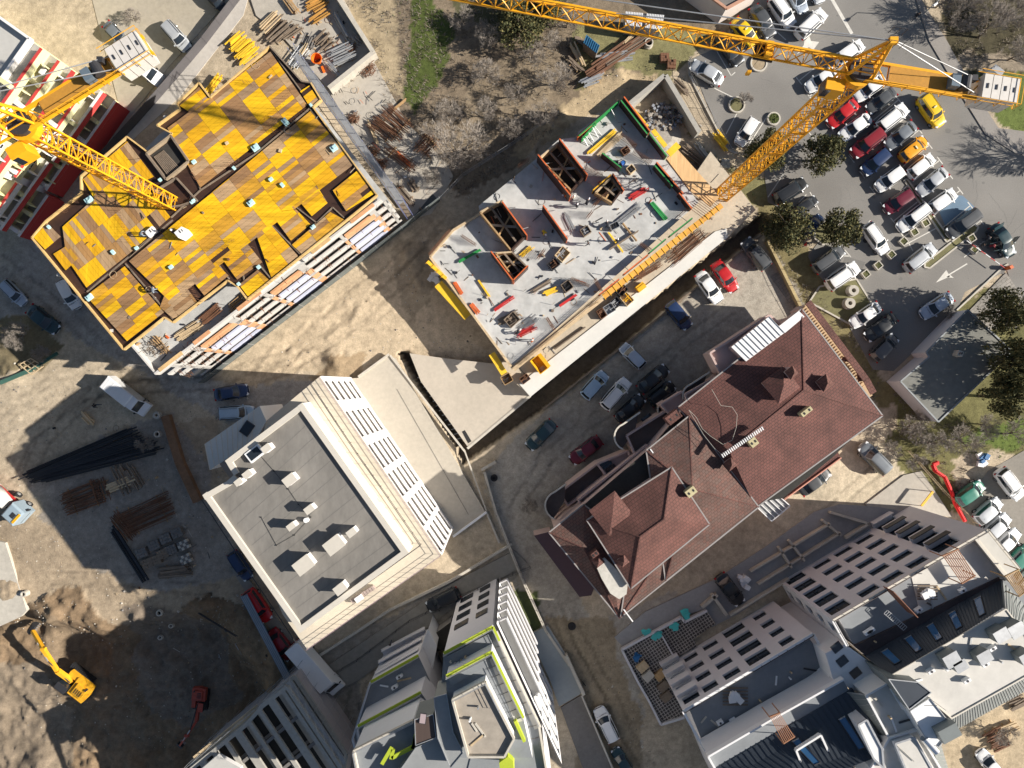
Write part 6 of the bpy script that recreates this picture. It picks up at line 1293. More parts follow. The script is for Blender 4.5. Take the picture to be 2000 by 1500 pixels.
# link wall between the wings and the pale middle roof
level(t, [(1650, 1258), (1736, 1319), (1682, 1354), (1628, 1330), (1612, 1276)], 15.4, 15.4, whitish, whitish, 0)
for i, (x, y) in enumerate(((1634, 1264), (1645, 1291), (1671, 1314))): q = P(x, y, 15.42); mb = MB(); mb.box(q, 1.0, 1.25, .06, darkmetal, R(-52)); o = mb.build('window', t); mb = MB(); mb.box(q + Vector((0, 0, .06)), .85, 1.1, .02, glass, R(-52)); sub(mb, 'pane', o)
level(t, [(1690, 1357), (1732, 1333), (1790, 1422), (1735, 1440)], 18.2, 6, whitish, flatw, .25, whitish)
seam_slope(t, (1650, 1352), (1722, 1470), 15.5, (1690, 1357), (1735, 1440), 18.2, cladg, 9, 'clad_slope', steel)
level(t, [(1735, 1326), (1792, 1332), (1818, 1352), (1775, 1385)], 20.6, 5, cladg, navyroof, .1, steel, pth=.1); level(t, [(1776, 1388), (1815, 1362), (1862, 1422), (1832, 1458), (1812, 1450)], 19.8, 5, whitish, whitep, .15, steel, pth=.1)
mb = MB(); q = P(1842, 1422, 19.8); mb.box(q, 2.2, 1.5, 1.2, cladg, R(28)); mb.build('roof_vent', t)
level(t, [(1700, 1500), (1735, 1440), (1790, 1424), (1835, 1500), (1880, 1620), (1740, 1600)], 18.4, 6, whitish, flatw, .25, whitish); level(t, [(1748, 1452), (1785, 1440), (1830, 1520), (1780, 1530)], 19.2, 2, whitish, flatw, .1, steel)
level(t, [(1675, 1415), (1692, 1405), (1722, 1462), (1725, 1500), (1705, 1480)], 18.8, 3, greyrend, whitish, .15, steel)
seam_slope(t, (1870, 1560), (1838, 1455), 14.0, (1845, 1560), (1822, 1455), 18.4, cladg, 14, 'clad_slope', steel)
level(t, [(1552, 1462), (1600, 1432), (1640, 1520), (1590, 1560)], 16.8, 3, greyrend, bluegrey, .5, whitish)
mb = MB(); q = P(1804, 1441, 19.6); r_ = P(1828, 1468, 19.6); mb.tube(q, r_, .42, .42, mat('polished tank', (.7, .72, .74), .2, 0, metal=.9), 16); mb.build('tank', t)
mb = MB()
for i in range(4): mb.beam(P(1738 + i * 2, 1345 + i, 18.9), P(1762 + i * 2, 1385 + i, 18.9), .08, .08, whitep)
mb.beam(P(1810, 1360, 20.6), P(1848, 1388, 21.2), .04, .04, darkmetal); mb.beam(P(1805, 1378, 21), P(1830, 1378, 21), .04, .04, darkmetal); mb.beam(P(1752, 1457, 19.3), P(1785, 1487, 19.3), .05, .05, darkmetal); mb.build('aerial', t)
for px, sc_, lb in (((1811, 1157), 1.3, 'white plastic sack on the upper roof terrace'), ((1436, 1360), 1.7, 'pallet with white plastic on the lower roof terrace')):
    z = 15.4 if sc_ < 1.5 else 12.1; q = P(*px, z); t2 = thing('plastic_sack' if sc_ < 1.5 else 'pallet_load', q, lb, 'sack' if sc_ < 1.5 else 'pallet'); mb = MB()
    for i in range(7): mb.box(q + Vector((random.uniform(-.5, .5), random.uniform(-.4, .4), .1)), random.uniform(.5, 1.0), random.uniform(.4, .8), random.uniform(.2, .5), whitep, random.uniform(0, 3))
    mb.build('plastic_cover', t2); mb = MB(); 
    for i in range(6): mb.beam(q + Vector((-.9 * sc_, -.6 * sc_ + i * .24 * sc_, .05)), q + Vector((.9 * sc_, -.6 * sc_ + i * .24 * sc_, .05)), .14, .06, oldwood)
    mb.build('boards', t2)
# courtyard in front: gridded deck, low walls, planters
grid_m = tile_mat('black and grey deck grid', (.045, .04, .04), (.07, .06, .055), (.36, .33, .30), R(-33), 1, .42, .42); grid_m.node_tree.nodes['Brick Texture'].inputs['Mortar Size'].default_value = .055; grid_m.node_tree.nodes['Brick Texture'].offset = 0
t = thing('courtyard_deck', P(1300, 1300, 0), 'dark gridded courtyard deck with low walls in front of the grey complex', 'deck')
gp = [(1214, 1268), (1330, 1205), (1336, 1214), (1380, 1192), (1398, 1218), (1355, 1248), (1362, 1262), (1302, 1292), (1318, 1350), (1336, 1400), (1290, 1414), (1268, 1370), (1246, 1332)]
mb = MB(); mb.prism(PP(gp, .5), -.1, .5, lightcon, grid_m); mb.build('grid_floor', t); mb = MB(); q = PP(gp, .6)
for i in (0, 1, 2, 9, 10, 11, 12): mb.beam(q[i], q[(i + 1) % 13], .3, .6, greyrend)
mb.beam(P(1292, 1240, .7), P(1320, 1290, .7), .2, .3, greyrend); mb.build('low_wall', t)
t = thing('planting_beds', P(1500, 1120, 0), 'row of long concrete planting beds and steps beside the grey complex', 'planter'); pv = mat('bluish paving', (.30, .30, .30), .85, .15, .8, 8)
mb = MB(); mb.prism(PP([(1200, 1245), (1260, 1195), (1400, 1130), (1500, 1065), (1590, 1000), (1640, 985), (1715, 990), (1770, 1000), (1700, 1040), (1560, 1120), (1440, 1200), (1390, 1225), (1375, 1190), (1330, 1204), (1215, 1262)], .15), -.1, .15, pv); mb.build('paving', t)
mb = MB()
for a, b, w_ in (((1465, 1115), (1620, 1022), .25), ((1480, 1140), (1640, 1040), .25), ((1605, 1015), (1640, 1045), .3), ((1540, 1055), (1570, 1095), .3), ((1520, 1068), (1545, 1108), .3), ((1620, 1000), (1695, 1022), .3), ((1695, 1022), (1650, 1050), .3), ((1390, 1160), (1418, 1200), .4), ((1370, 1185), (1400, 1160), .4), ((1425, 1200), (1540, 1130), .3)): mb.beam(P(*a, .6), P(*b, .6), w_, .8, lightcon)
mb.build('bed_wall', t)
for i, (px, c, lb) in enumerate((((1262, 1235), 'teal', 'crumpled turquoise sheet on the left of the gridded deck'), ((1282, 1240), 'teal', 'flat turquoise sheet lying left of the yellow boards'), ((1316, 1222), 'teal', 'turquoise sheet hanging over the courtyard wall'), ((1338, 1200), 'teal', 'torn turquoise sheet outside the courtyard wall'), ((1244, 1282), 'blue', 'blue tarpaulin at the left corner of the gridded deck'))):
    q = P(*px, .55); t2 = thing('tarpaulin', q, lb, 'tarpaulin'); mb = MB(); mm = mat('turquoise sheet', (.08, .52, .50), .6, .15) if c == 'teal' else mat('blue sheet', (.02, .13, .32), .6, .2)
    for k in range(5): mb.box(q + Vector((random.uniform(-.3, .3), random.uniform(-.25, .25), .02 + k * .07)), random.uniform(.6, 1.2), random.uniform(.4, .9), .05, mm, random.uniform(0, 3))
    mb.build('sheet', t2); mb = MB(); mb.beam(q + Vector((-.5, 0, .45)), q + Vector((.6, .3, .45)), .15, .08, mm); mb.build('fold', t2)
for px, m_, lb in (((1254, 1300), palewood, 'yellowish pallet near the blue tarpaulin'), ((1265, 1318), lightcon, 'pallet of pale blocks on the courtyard deck'), ((1288, 1316), wood, 'stack of golden boards on the courtyard deck'), ((1300, 1358), oldwood, 'dark pallet with rubble on the courtyard deck'), ((1294, 1338), oldwood, 'dark boards between the golden boards and the rubble')):
    q = P(*px, .5); t2 = thing('pallet_stack', q, lb, 'pallet', 'pallets on the courtyard deck'); mb = MB(); 
    for k in range(5): mb.box(q + Vector((0, 0, .12 + k * .1)), 1.5, 1.1, .07, m_, R(38) + k * .02)
    mb.build('boards', t2); mb = MB()
    for k in (-.5, 0, .5): mb.box(q + Vector((k * .8, k * .6, 0)), .12, 1.1, .12, oldwood, R(38))
    mb.build('bearer', t2)
# ---------------------------------------------------------------- lime trimmed block, bottom centre
t = thing('terraced_apartments', P(880, 1400, 0), 'grey apartment block with lime green balcony edges and stepped terraces, bottom centre', 'building')
L1 = level(t, [(724, 1332), (817, 1280), (838, 1325), (900, 1500), (800, 1640), (722, 1560), (690, 1440)], 9.4, 9.4, greyrend, bluegrey, .5, greyrend, edges=(0, 5, 6), rail=(6, 0, 1))
L2 = level(t, [(699, 1418), (822, 1352), (862, 1410), (900, 1560), (760, 1620), (712, 1500)], 14, 5, greyrend, bluegrey, .5, greyrend, edges=(0, 5), rail=(5, 0, 1))
L3 = level(t, [(692, 1463), (808, 1405), (850, 1440), (890, 1600), (720, 1600)], 19.5, 6, whitish, bluegrey, .5, lightcon, edges=(0, 4), rail=(4, 0, 1))
for a, b, z, hh in (((724, 1332), (817, 1280), 9.95, .1), ((699, 1418), (822, 1352), 14.55, .1), ((867, 1276), (962, 1224), 19.55, .1), ((872, 1320), (960, 1273), 22.1, .1), ((960, 1273), (1022, 1402), 22.1, .1), ((962, 1224), (975, 1252), 19.55, .1)): mb = MB(); mb.beam(P(*a, z), P(*b, z), .32, .12, lime); mb.build('lime_coping', t)
for k in range(3):
    z = 1.2 + 2.9 * k; mb = MB(); a, b = P(735 + (2 - k) * 6, 1318 - (2 - k) * 22, z), P(818 + (2 - k) * 6, 1270 - (2 - k) * 20, z); mb.beam(a, b, .9, .2, greyrend); mb.beam(a + Vector((0, .4, .5)), b + Vector((0, .4, .5)), .12, .9, greyrend); mb.build('balcony', t)
level(t, [(826, 1262), (836, 1230), (852, 1262), (830, 1375), (812, 1340)], 6.0, 6.0, whitish, whitish, .1); mb = MB(); mb.prism(PP([(840, 1245), (880, 1215), (890, 1260), (850, 1275)], 3.0), 0, 3, darkcon, dark_in); mb.build('garage_entry', t)
R1 = level(t, [(867, 1276), (962, 1224), (1052, 1412), (1090, 1640), (880, 1640), (856, 1400)], 19.0, 19.0, greyrend, bluegrey, .5, lightcon, edges=(0, 1, 2), rail=(0, 1, 2))  # blue grey on these two terraces and their steps stands in for shade
level(t, [(872, 1320), (960, 1273), (1022, 1402), (1040, 1480), (900, 1480), (872, 1400)], 21.6, 2.8, whitish, bluegrey, .45, lightcon, edges=(0, 1), rail=(0, 1, 2)); level(t, [(884, 1364), (948, 1330), (975, 1384), (1004, 1440), (985, 1475), (915, 1475)], 23.2, 3.6, whitish, mat('stained screed', (.34, .30, .25), .9, .25, .6, 4), .4, lightcon, rail=(0, 1, 2))
level(t, [(810, 1405), (846, 1395), (852, 1440), (812, 1455)], 22, 4, cladg, mat('brown seam metal', (.085, .06, .05), .5, .1, 1, 5, stretch=(4, .4, 1), rot=R(-10)), .1, steel, pth=.08)
mb = MB(); q = P(826, 1403, 22.1); mb.box(q, .75, 1.15, .08, darkmetal, R(-8)); o = mb.build('skylight', t); mb = MB(); mb.box(q + Vector((0, 0, .08)), .6, 1.0, .02, mat('pinkish glass', (.4, .32, .33), .1, 0), R(-8)); sub(mb, 'pane', o)
level(t, [(848, 1362), (872, 1355), (885, 1430), (905, 1470), (880, 1500), (855, 1440)], 22.3, 4, cladg, mat('zinc sheet', (.27, .28, .28), .5, .12, .6, 5), .1, steel, pth=.08)
level(t, [(812, 1460), (880, 1430), (920, 1480), (905, 1540), (820, 1560), (770, 1520)], 21, 4, cladg, mat('zinc sheet', (.27, .28, .28), .5, .12, .6, 5), .1, steel, pth=.08)
mb = MB()
for a, b in (((808, 1460), (812, 1440)), ((812, 1438), (806, 1462)), ((746, 1492), (765, 1460)), ((765, 1480), (808, 1458)), ((808, 1458), (812, 1435)), ((768, 1463), (764, 1482))): mb.beam(P(*a, 20.4), P(*b, 20.4), .4, .25, lime)
mb.build('lime_frame', t)
mb = MB(); mb.prism(PP([(975, 1490), (992, 1478), (1002, 1486), (1005, 1520), (978, 1520)], 22.5), 19.0, 22.5, lime, lime); mb.beam(P(1006, 1400, 21.2), P(1024, 1440, 21.2), .3, 2.0, lime); mb.build('lime_screen', t)
mb = MB()
for f in range(9): a, b = P(978 + f * 10, 1262 + f * 22, 19.06), P(958 + f * 10, 1268 + f * 22, 19.06); mb.beam(a, b, .05, .05, darkcon)
mb.prism(PP([(964, 1236), (972, 1232), (1058, 1420), (1044, 1425)], 19.04), 19.01, 19.04, tilefl); mb.build('tile_strip', t)
mb = MB()
for f in range(7): a, b = P(968 + f * 8, 1300 + f * 17, 21.7), P(952 + f * 8, 1307 + f * 17, 21.7); mb.beam(a, b, .04, .04, darkmetal)
mb.prism(PP([(956, 1288), (964, 1284), (1022, 1408), (1006, 1412)], 21.66), 21.61, 21.66, tilefl); mb.build('tile_strip', t)
mb = MB(); mb.prism(PP([(872, 1282), (955, 1238), (962, 1258), (876, 1304)], 19.2), 19.02, 19.2, bluegrey, bluegrey); mb.build('terrace_step', t)
mb = MB(); mb.prism(PP([(876, 1326), (948, 1288), (952, 1300), (882, 1340)], 21.9), 21.62, 21.9, bluegrey, bluegrey); mb.build('terrace_step', t)
# white street side of the right wing
cR = cen_of(R1); Aq, Bq = P(962, 1224, 19), P(1090, 1500, 19); L = (Bq - Aq).length; uu = (Bq - Aq).normalized(); nn = Vector((uu.y, -uu.x, 0)); nn = -nn if nn.dot(cR - Vector((Aq.x, Aq.y, 0))) > 0 else nn
Fq, ops = None, []
mb = MB(); A_, B_ = Aq + nn * .5, Bq + nn * .5; ops = [(L * f - 1.1, L * f + 1.1, .9 + k * 3.0, 2.6 + k * 3.0) for k in range(6) for f in (.64, .78, .92)]; FF = facade(mb, A_, B_, 0, 18.6, ops, .3, whitish, whitish, cR); mb.build('street_wall', t)
for o_ in ops: window(t, FF, o_, .3, darkmetal, 1)
for k in range(6):
    z = 2.2 + k * 3.0; mb = MB(); p0, p1 = Aq + uu * .1, Aq + uu * L * .56
    mb.beam(Vector((p0.x, p0.y, z)) + nn * 1.1, Vector((p1.x, p1.y, z)) + nn * 1.1, 1.2, .2, tilefl); mb.beam(Vector((p0.x, p0.y, z + .45)) + nn * 1.65, Vector((p1.x, p1.y, z + .45)) + nn * 1.65, .14, .7, greyrend); mb.beam(Vector((p0.x, p0.y, z + .45)) + nn * .6, Vector((p0.x, p0.y, z + .45)) + nn * 1.6, .14, .7, greyrend); mb.build('balcony', t)
mb = MB()
p0 = Aq + uu * L * .575 + nn * 1.1; mb.beam(Vector((p0.x, p0.y, 0)), Vector((p0.x, p0.y, 18.2)), .25, 1.1, whitish, up=uu)
mb.build('balcony_fin', t)
mb = MB(); railing(mb, [Vector((p.x, p.y, 18.2)) for p in (Aq + nn * 1.65, Aq + uu * L * .56 + nn * 1.65)], .6, steel, 1.1, 2, .03); mb.build('railing', t)
for k in range(6): mb = MB(); p0, p1 = Aq + uu * .3 + nn * .56, Aq + uu * L * .54 + nn * .56; mb.beam(Vector((p0.x, p0.y, 1.4 + k * 3)), Vector((p1.x, p1.y, 1.4 + k * 3)), .06, 1.9, glass); mb.build('glazing', t)
ca0, cb0 = P(867, 1276, 19), P(962, 1224, 19)
for k in range(4):
    for f0, f1 in ((.12, .42), (.6, .85)):
        z = 2.0 + k * 3.4; u0 = (cb0 - ca0).normalized(); nq = Vector((-u0.y, u0.x, 0)); p0, p1 = ca0.lerp(cb0, f0), ca0.lerp(cb0, f1); p0 = Vector((p0.x, p0.y, z)) + nq * .06; p1 = Vector((p1.x, p1.y, z)) + nq * .06; mb = MB(); mb.beam(p0, p1, .12, 1.7, darkmetal); o = mb.build('window', t); mb = MB(); mb.beam(p0 + nq * .07, p1 + nq * .07, .02, 1.5, glass); sub(mb, 'pane', o)
t2 = thing('basement_slab', P(1080, 1320, 0), 'blue grey concrete basement roof beside the white street side of the lime trimmed block', 'slab'); mb = MB(); mb.prism(PP([(1033, 1240), (1070, 1222), (1112, 1290), (1140, 1352), (1092, 1380), (1075, 1330)], .5), -.1, .5, lightcon, mat('bluish screed', (.30, .33, .34), .8, .12, .6, 5)); mb.build('roof_slab', t2)
mb = MB(); mb.prism(PP([(1095, 1382), (1135, 1358), (1210, 1540), (1160, 1560)], .2), -.1, .2, darkcon); mb.beam(P(1105, 1278, 1), P(1140, 1355, 1), .4, 1, lightcon); mb.beam(P(1135, 1355, .8), P(1205, 1520, .8), .2, 1.2, lightcon); mb.build('side_wall', t2)
# ---------------------------------------------------------------- concrete shell bottom left
t = thing('concrete_shell', P(500, 1450, 0), 'unfinished grey concrete shell with long open beams and scaffolding at the bottom edge', 'building'); lilac = mat('raw lilac concrete', (.40, .37, .38), .85, .08, .5, 5)
sp_ = [(352, 1520), (478, 1418), (512, 1380), (560, 1342), (665, 1500), (640, 1640), (420, 1700)]
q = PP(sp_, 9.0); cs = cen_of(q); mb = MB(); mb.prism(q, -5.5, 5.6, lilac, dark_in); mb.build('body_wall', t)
for zz in (6.0, 9.0):
    mb = MB(); 
    for i in range(7): mb.beam(q[i] + Vector((0, 0, zz - 9.2)), q[(i + 1) % 7] + Vector((0, 0, zz - 9.2 + .003 * i)), .5, .4, concrete)
    for i in range(8):
        s0 = (392 + i * 23, 1484 - i * 19); a = P(*s0, 9); b = P(s0[0] + 105, s0[1] + 158, 9); mb.beam(a + Vector((0, 0, zz - 9.19)), b + Vector((0, 0, zz - 9.19)), .5 if i % 3 else .95, .36, concrete)
    for f in (.3, .62): a = P(392 + 105 * f, 1484 + 158 * f, 9); b = P(553 + 105 * f, 1351 + 158 * f, 9); mb.beam(a + Vector((0, 0, zz - 9.35)), b + Vector((0, 0, zz - 9.35)), .4, .3, darkcon)
    mb.build('floor_beam', t)
mb = MB(); mb.prism(PP([(372, 1520), (425, 1475), (470, 1500), (480, 1560), (400, 1600)], 9.6), 9.0, 9.6, whitewall, tilefl); mb.build('roof_part', t)
sc_ = thing('shell_scaffold', P(450, 1440, 0), 'thin tube scaffold around the concrete shell at the bottom left', 'scaffold'); mb = MB()
for a, b in (((360, 1500), (505, 1378)), ((505, 1378), (560, 1330)), ((560, 1330), (672, 1492))): 
    A_, B_ = P(*a, 0), P(*b, 0); A_, B_ = P(*a, 9.5), P(*b, 9.5); n_ = int((B_ - A_).length / 1.8)
    for i in range(n_ + 1): x = A_.lerp(B_, i / n_); mb.tube((x.x, x.y, 0), (x.x, x.y, 10.6), .035, .035, steel, 4)
    for zz in (3, 5, 7, 8.6, 10.5): mb.beam((A_.x, A_.y, zz), (B_.x, B_.y, zz), .05, .05, steel)
    for i in range(n_): x, y = A_.lerp(B_, i / n_), A_.lerp(B_, (i + 1) / n_); mb.beam((x.x, x.y, 8.6), (y.x, y.y, 10.5), .04, .04, steel)
mb.build('tubes', sc_); mb = MB(); A_, B_ = P(505, 1380, 8.6), P(380, 1482, 8.6); mb.beam(A_, B_, .7, .05, palewood); A_, B_ = P(562, 1332, 8.6), P(672, 1492, 8.6); mb.beam(A_, B_, .6, .05, steel); mb.build('scaffold_boards', sc_)
# ---------------------------------------------------------------- small flat roofed building, right
t = thing('flat_roof_hut', P(1860, 715, 0), 'low building with a grey flat roof in tree shade at the right', 'building'); fq = [(1889, 605), (1976, 686), (1832, 824), (1758, 745), (1814, 697), (1808, 688)]
level(t, fq, 3.4, 3.4, greyrend, mat('worn grey felt', (.20, .20, .18), .9, .22, .5, 5, .006), .14, mat('weathered metal edge', (.24, .26, .27), .5, .2), 'body_wall', .2)
mb = MB(); q = P(1866, 691, 3.4); mb.box(q, .7, .7, 1.1, lightcon, R(-20)); o = mb.build('chimney', t); mb = MB(); mb.box(q + Vector((-.12, 0, 1.1)), .16, .3, .02, rust, R(-20)); mb.box(q + Vector((.15, 0, 1.1)), .16, .3, .02, black, R(-20)); sub(mb, 'flue', o)
for f in (.25, .55, .8): a = P(1758, 745, 2.6).lerp(P(1814, 697, 2.6), f); mb = MB(); mb.box(a + Vector((-.1, .1, 0)), 1.4, .1, .8, darkmetal, R(37)); mb.build('window', t)
# ---------------------------------------------------------------- pale house top right centre
t = thing('pale_house', P(1410, 0, 0), 'small pale house with an open brick roof kerb cut off by the top edge', 'building')
level(t, [(1348, -34), (1418, 18), (1484, -18), (1440, -90), (1380, -90)], 3.8, 3.8, mat('pinkish render', (.60, .54, .50), .85, .1), darkcon, .3, mat('brick kerb', (.45, .25, .17), .85, .2), 'body_wall', .35)
mb = MB(); a = P(1392, 15, 1); mb.box(a, 1.2, .12, 1.6, mat('grey door', (.35, .34, .33), .7, .1), R(-38)); mb.build('door', t)
t = thing('container_cabin', P(1257, 40, 0), 'site cabin with a pale corrugated double roof under the crane jib', 'cabin'); q = PP([(1223, 23), (1296, 30), (1291, 59), (1222, 49)], 2.6); mb = MB(); mb.prism(q, 0, 2.55, steel, whitep); mb.build('body', t); mb = MB()
for i in range(24): f = i / 23; mb.beam(q[0].lerp(q[1], f) + Vector((0, 0, .05)), q[3].lerp(q[2], f) + Vector((0, 0, .05)), .12, .1, whitep if i not in (11, 12) else darkmetal)
mb.build('corrugated_roof', t)
t = thing('blue_shed', P(1155, 85, 0), 'small blue corrugated shed roof beside old timbers', 'shed'); q = PP([(1146, 68), (1171, 88), (1165, 104), (1140, 84)], 2.0); mb = MB(); mb.prism(q, 0, 1.95, oldwood, mat('blue corrugated', (.03, .14, .26), .5, .1)); mb.build('body', t); mb = MB()
for i in range(8): f = i / 7; mb.beam(q[0].lerp(q[1], f) + Vector((0, 0, .0)), q[3].lerp(q[2], f), .08, .1, MATS['blue corrugated'])
mb.build('roof_sheet', t)
# ---------------------------------------------------------------- red and yellow apartment block, top left
t = thing('red_yellow_apartments', P(60, 220, 0), 'white apartment block with red and pale yellow balconies filling the upper left corner', 'building')
redw = mat('coral red render', (.55, .055, .05), .8, .06); yel = mat('pale lemon render', (.74, .70, .40), .8, .06); F0a, F0b, F0c = P(62, 440, 0), P(232, 200, 0), P(118, 52, 0)
u = (F0b - F0a).normalized(); n = Vector((u.y, -u.x, 0)); n = n if n.dot(-F0a) > 0 else -n; A0 = F0a - u * 1.5; B0 = F0b; Lf = (B0 - A0).length; back = -n * 22
mb = MB(); mb.prism([A0, B0, B0 + back, A0 + back], -.05, 17.0, yel, tilefl); mb.build('body_wall', t)
mb = MB()
for a, b in ((A0, B0), (B0, B0 + back)): mb.beam(Vector((a.x, a.y, 17.3)), Vector((b.x, b.y, 17.3)), .3, .7, whitewall)
mb.build('parapet', t)
for k in range(6):
    z = k * 2.85
    spans = (((.0, .30, 1.9), (.32, .64, 1.3), (.66, .995, 2.0)), ((.0, .48, 1.5), (.50, .995, 1.9)))[k % 2]
    for j, (f0, f1, dpt) in enumerate(spans):
        p0, p1 = A0 + u * Lf * f0, A0 + u * Lf * f1; c0 = redw if k < 2 else (yel, yel, whitewall)[(j + k) % 3]; c1 = yel if c0 is redw else whitewall
        mb = MB(); mb.prism([p0, p1, p1 + n * dpt, p0 + n * dpt], z + 2.6 - .2 - 2.4 * (k == 0), z + 2.6, c0, tilefl if (j + k) % 2 else concrete); mb.build('balcony', t)
        mb = MB(); q0, q1 = p0 + n * (dpt - .08), p1 + n * (dpt - .08); mb.beam(Vector((q0.x, q0.y, z + 3.0)), Vector((q1.x, q1.y, z + 3.0)), .14, .8, c0); mb.beam(Vector((q0.x, q0.y, z + 3.42)), Vector((q1.x, q1.y, z + 3.42)), .34 if k != 3 else .6, .07, whitewall if k < 2 else redw)
        for e_ in (.08, .5): pe, qe_ = p0.lerp(p1, e_ * .99 + .005), q0.lerp(q1, e_ * .99 + .005); mb.beam(Vector((pe.x, pe.y, z + 3.3)), Vector((qe_.x, qe_.y, z + 3.3)), .5, 1.5, yel if e_ > .1 else whitewall)
        mb.build('balcony_parapet', t)
        for e0, e1 in ((.14, .42), (.58, .92)):
            mb = MB(); m0 = p0.lerp(p1, e0) + n * .06; m1 = p0.lerp(p1, e1) + n * .06; mb.beam(Vector((m0.x, m0.y, z + 1.5)), Vector((m1.x, m1.y, z + 1.5)), .12, 1.9, whitep); o = mb.build('window', t); mb = MB()
            for e in (.05, .37, .69): a_, b_ = m0.lerp(m1, e), m0.lerp(m1, e + .27); mb.beam(Vector((a_.x, a_.y, z + 1.5)) + n * .07, Vector((b_.x, b_.y, z + 1.5)) + n * .07, .02, 1.7, glass)
            sub(mb, 'pane', o)
mb = MB()
for f in (.31, .65): p0 = A0 + u * Lf * f + n * .5; mb.beam(Vector((p0.x, p0.y, 0)), Vector((p0.x, p0.y, 16.6)), .25, .9, whitewall, up=u)
mb.build('fin_wall', t)
for k in range(1, 6):
    for f in (.08, .2, .38, .52, .6, .76, .93): p0 = A0 + u * Lf * f + n * .95; mb = MB(); mb.beam(Vector((p0.x, p0.y, k * 2.85 + .9)) - n * .8, Vector((p0.x, p0.y, k * 2.85 + .9)) + n * .5, .14, 1.7, yel if k % 2 else whitewall); mb.build('balcony_divider', t)
for i, (f, k) in enumerate(((.12, 5), (.5, 5), (.3, 4), (.75, 5), (.9, 4), (.55, 3))): p0 = A0 + u * Lf * f + n * .9; mb = MB(); mb.box(Vector((p0.x, p0.y, k * 2.85 + 2.62)), .8, .5, .7, whitep, math.atan2(u.y, u.x)); mb.build('cooling_unit', t)

# small fittings on the terraces and flat roofs
_r = random.Random(9); rt = [o for o in COL.objects if o.name == 'terraced_apartments'][0]; ct = [o for o in COL.objects if o.name == 'apartment_complex'][0]
for par, z, pl, n_ in ((rt, 9.42, [(730, 1345), (812, 1300), (828, 1330), (735, 1395)], 6), (rt, 14.02, [(708, 1432), (815, 1375), (830, 1390), (720, 1455)], 5), (rt, 23.22, [(905, 1375), (946, 1352), (985, 1440), (935, 1456)], 6), (rt, 19.24, [(880, 1290), (950, 1252), (955, 1262), (884, 1300)], 5), (ct, 12.02, [(1370, 1405), (1580, 1280), (1600, 1305), (1400, 1430)], 9), (ct, 15.14, [(1680, 1230), (1880, 1120), (1930, 1125), (1700, 1255)], 10), (ct, 19.02, [(1760, 1325), (1960, 1215), (2000, 1290), (1860, 1385)], 10), (ct, 18.22, [(1705, 1365), (1732, 1350), (1775, 1415), (1742, 1425)], 4)):
    q = PP(pl, z)
    for i in range(n_):
        f, g = _r.random(), _r.random(); p_ = q[0].lerp(q[1], f).lerp(q[3].lerp(q[2], f), g); m_ = _r.choice((steel, lightcon, darkmetal, palewood, whitep)); k = _r.random()
        mb = MB()
        if k < .35: mb.box(p_, .8, .35, .6, whitep, R(32)); mb.tube(p_ + Vector((0, 0, .6)), p_ + Vector((0, 0, .63)), .14, .14, darkmetal, 10); mb.build('cooling_unit', par)
        elif k < .7: mb.tube(p_, p_ + Vector((0, 0, _r.uniform(.3, .7))), .11, .11, m_, 8); mb.build('vent_pipe', par)
        else: a = _r.uniform(0, 3); d = Vector((math.cos(a), math.sin(a), 0)) * _r.uniform(.5, 1.2); mb.beam(p_ - d + Vector((0, 0, .06)), p_ + d + Vector((0, 0, .06)), .2, .08, m_); mb.build('loose_plank', par)
# ---------------------------------------------------------------- hard surfaces of the yards
yardc = mat('yard concrete', (.42, .385, .33), .88, .2, .35, 6, .01)
sheet('timber_yard', [[(470, -60), (640, -60), (727, 100), (640, 172), (555, 75), (500, 30)]], yardc, .15, .3)
sheet('lower_yard', [[(640, 176), (726, 112), (795, 240), (872, 318), (886, 345), (842, 418), (800, 428)]], yardc, .02, .2)
sheet('site_road', [[(500, -60), (475, 30), (350, 190), (262, 270), (215, 330), (195, 310), (300, 180), (470, -20), (480, -60)]], mat('pale roadway', (.47, .44, .40), .88, .18, .5, 7, .01), .02, .2)
sheet('street', [[(165, -60), (470, -60), (470, -25), (330, 130), (195, 305), (150, 400), (120, 420), (232, 205)]], mat('worn street', (.40, .355, .28), .9, .2, .3, 6, .01), .01, .2)
sheet('sunny_slab', [[(-80, 1040), (10, 1060), (52, 1192), (40, 1205), (-80, 1260)], ], lightcon, .35, .6)
sheet('forecourt', [[(1690, 985), (1765, 928), (1800, 920), (1860, 1010), (1780, 1000), (1715, 1005)]], yardc, .12, .25)
sheet('side_road', [[(1880, 985), (1930, 920), (2000, 880), (2300, 840), (2300, 1200), (2010, 1180), (1985, 1150)]], mat('cracked asphalt', (.24, .22, .19), .9, .22, .4, 10, .01), .01, .15)
sheet('lane', [[(470, 1110), (600, 1290), (640, 1300), (880, 1140), (1005, 1075), (1030, 1100), (900, 1175), (700, 1330), (650, 1350), (600, 1340), (450, 1110)]], mat('grey lane', (.25, .235, .205), .9, .2, .5, 8, .01), .2, .4)
def wall(pts, z0, z1, th, m, label, name='retaining_wall', cat='wall', cap=None):
    q = PP(pts, z1); t_ = thing(name, P(*pts[0], 0), label, cat); mb = MB()
    for i, (a, b) in enumerate(zip(q, q[1:])): d = (b - a).normalized() * (th / 2 - .01); mb.beam(Vector((a.x, a.y, (z0 + z1) / 2)) - d * (i > 0), Vector((b.x, b.y, (z0 + z1) / 2 + .002 * i)), th, z1 - z0, m)
    mb.build('body', t_); mb = MB()
    for i, (a, b) in enumerate(zip(q, q[1:])): mb.beam(a + Vector((0, 0, .03)), b + Vector((0, 0, .03 + .003 * i)), th + .04, .06, cap or m)
    mb.build('coping', t_); return t_
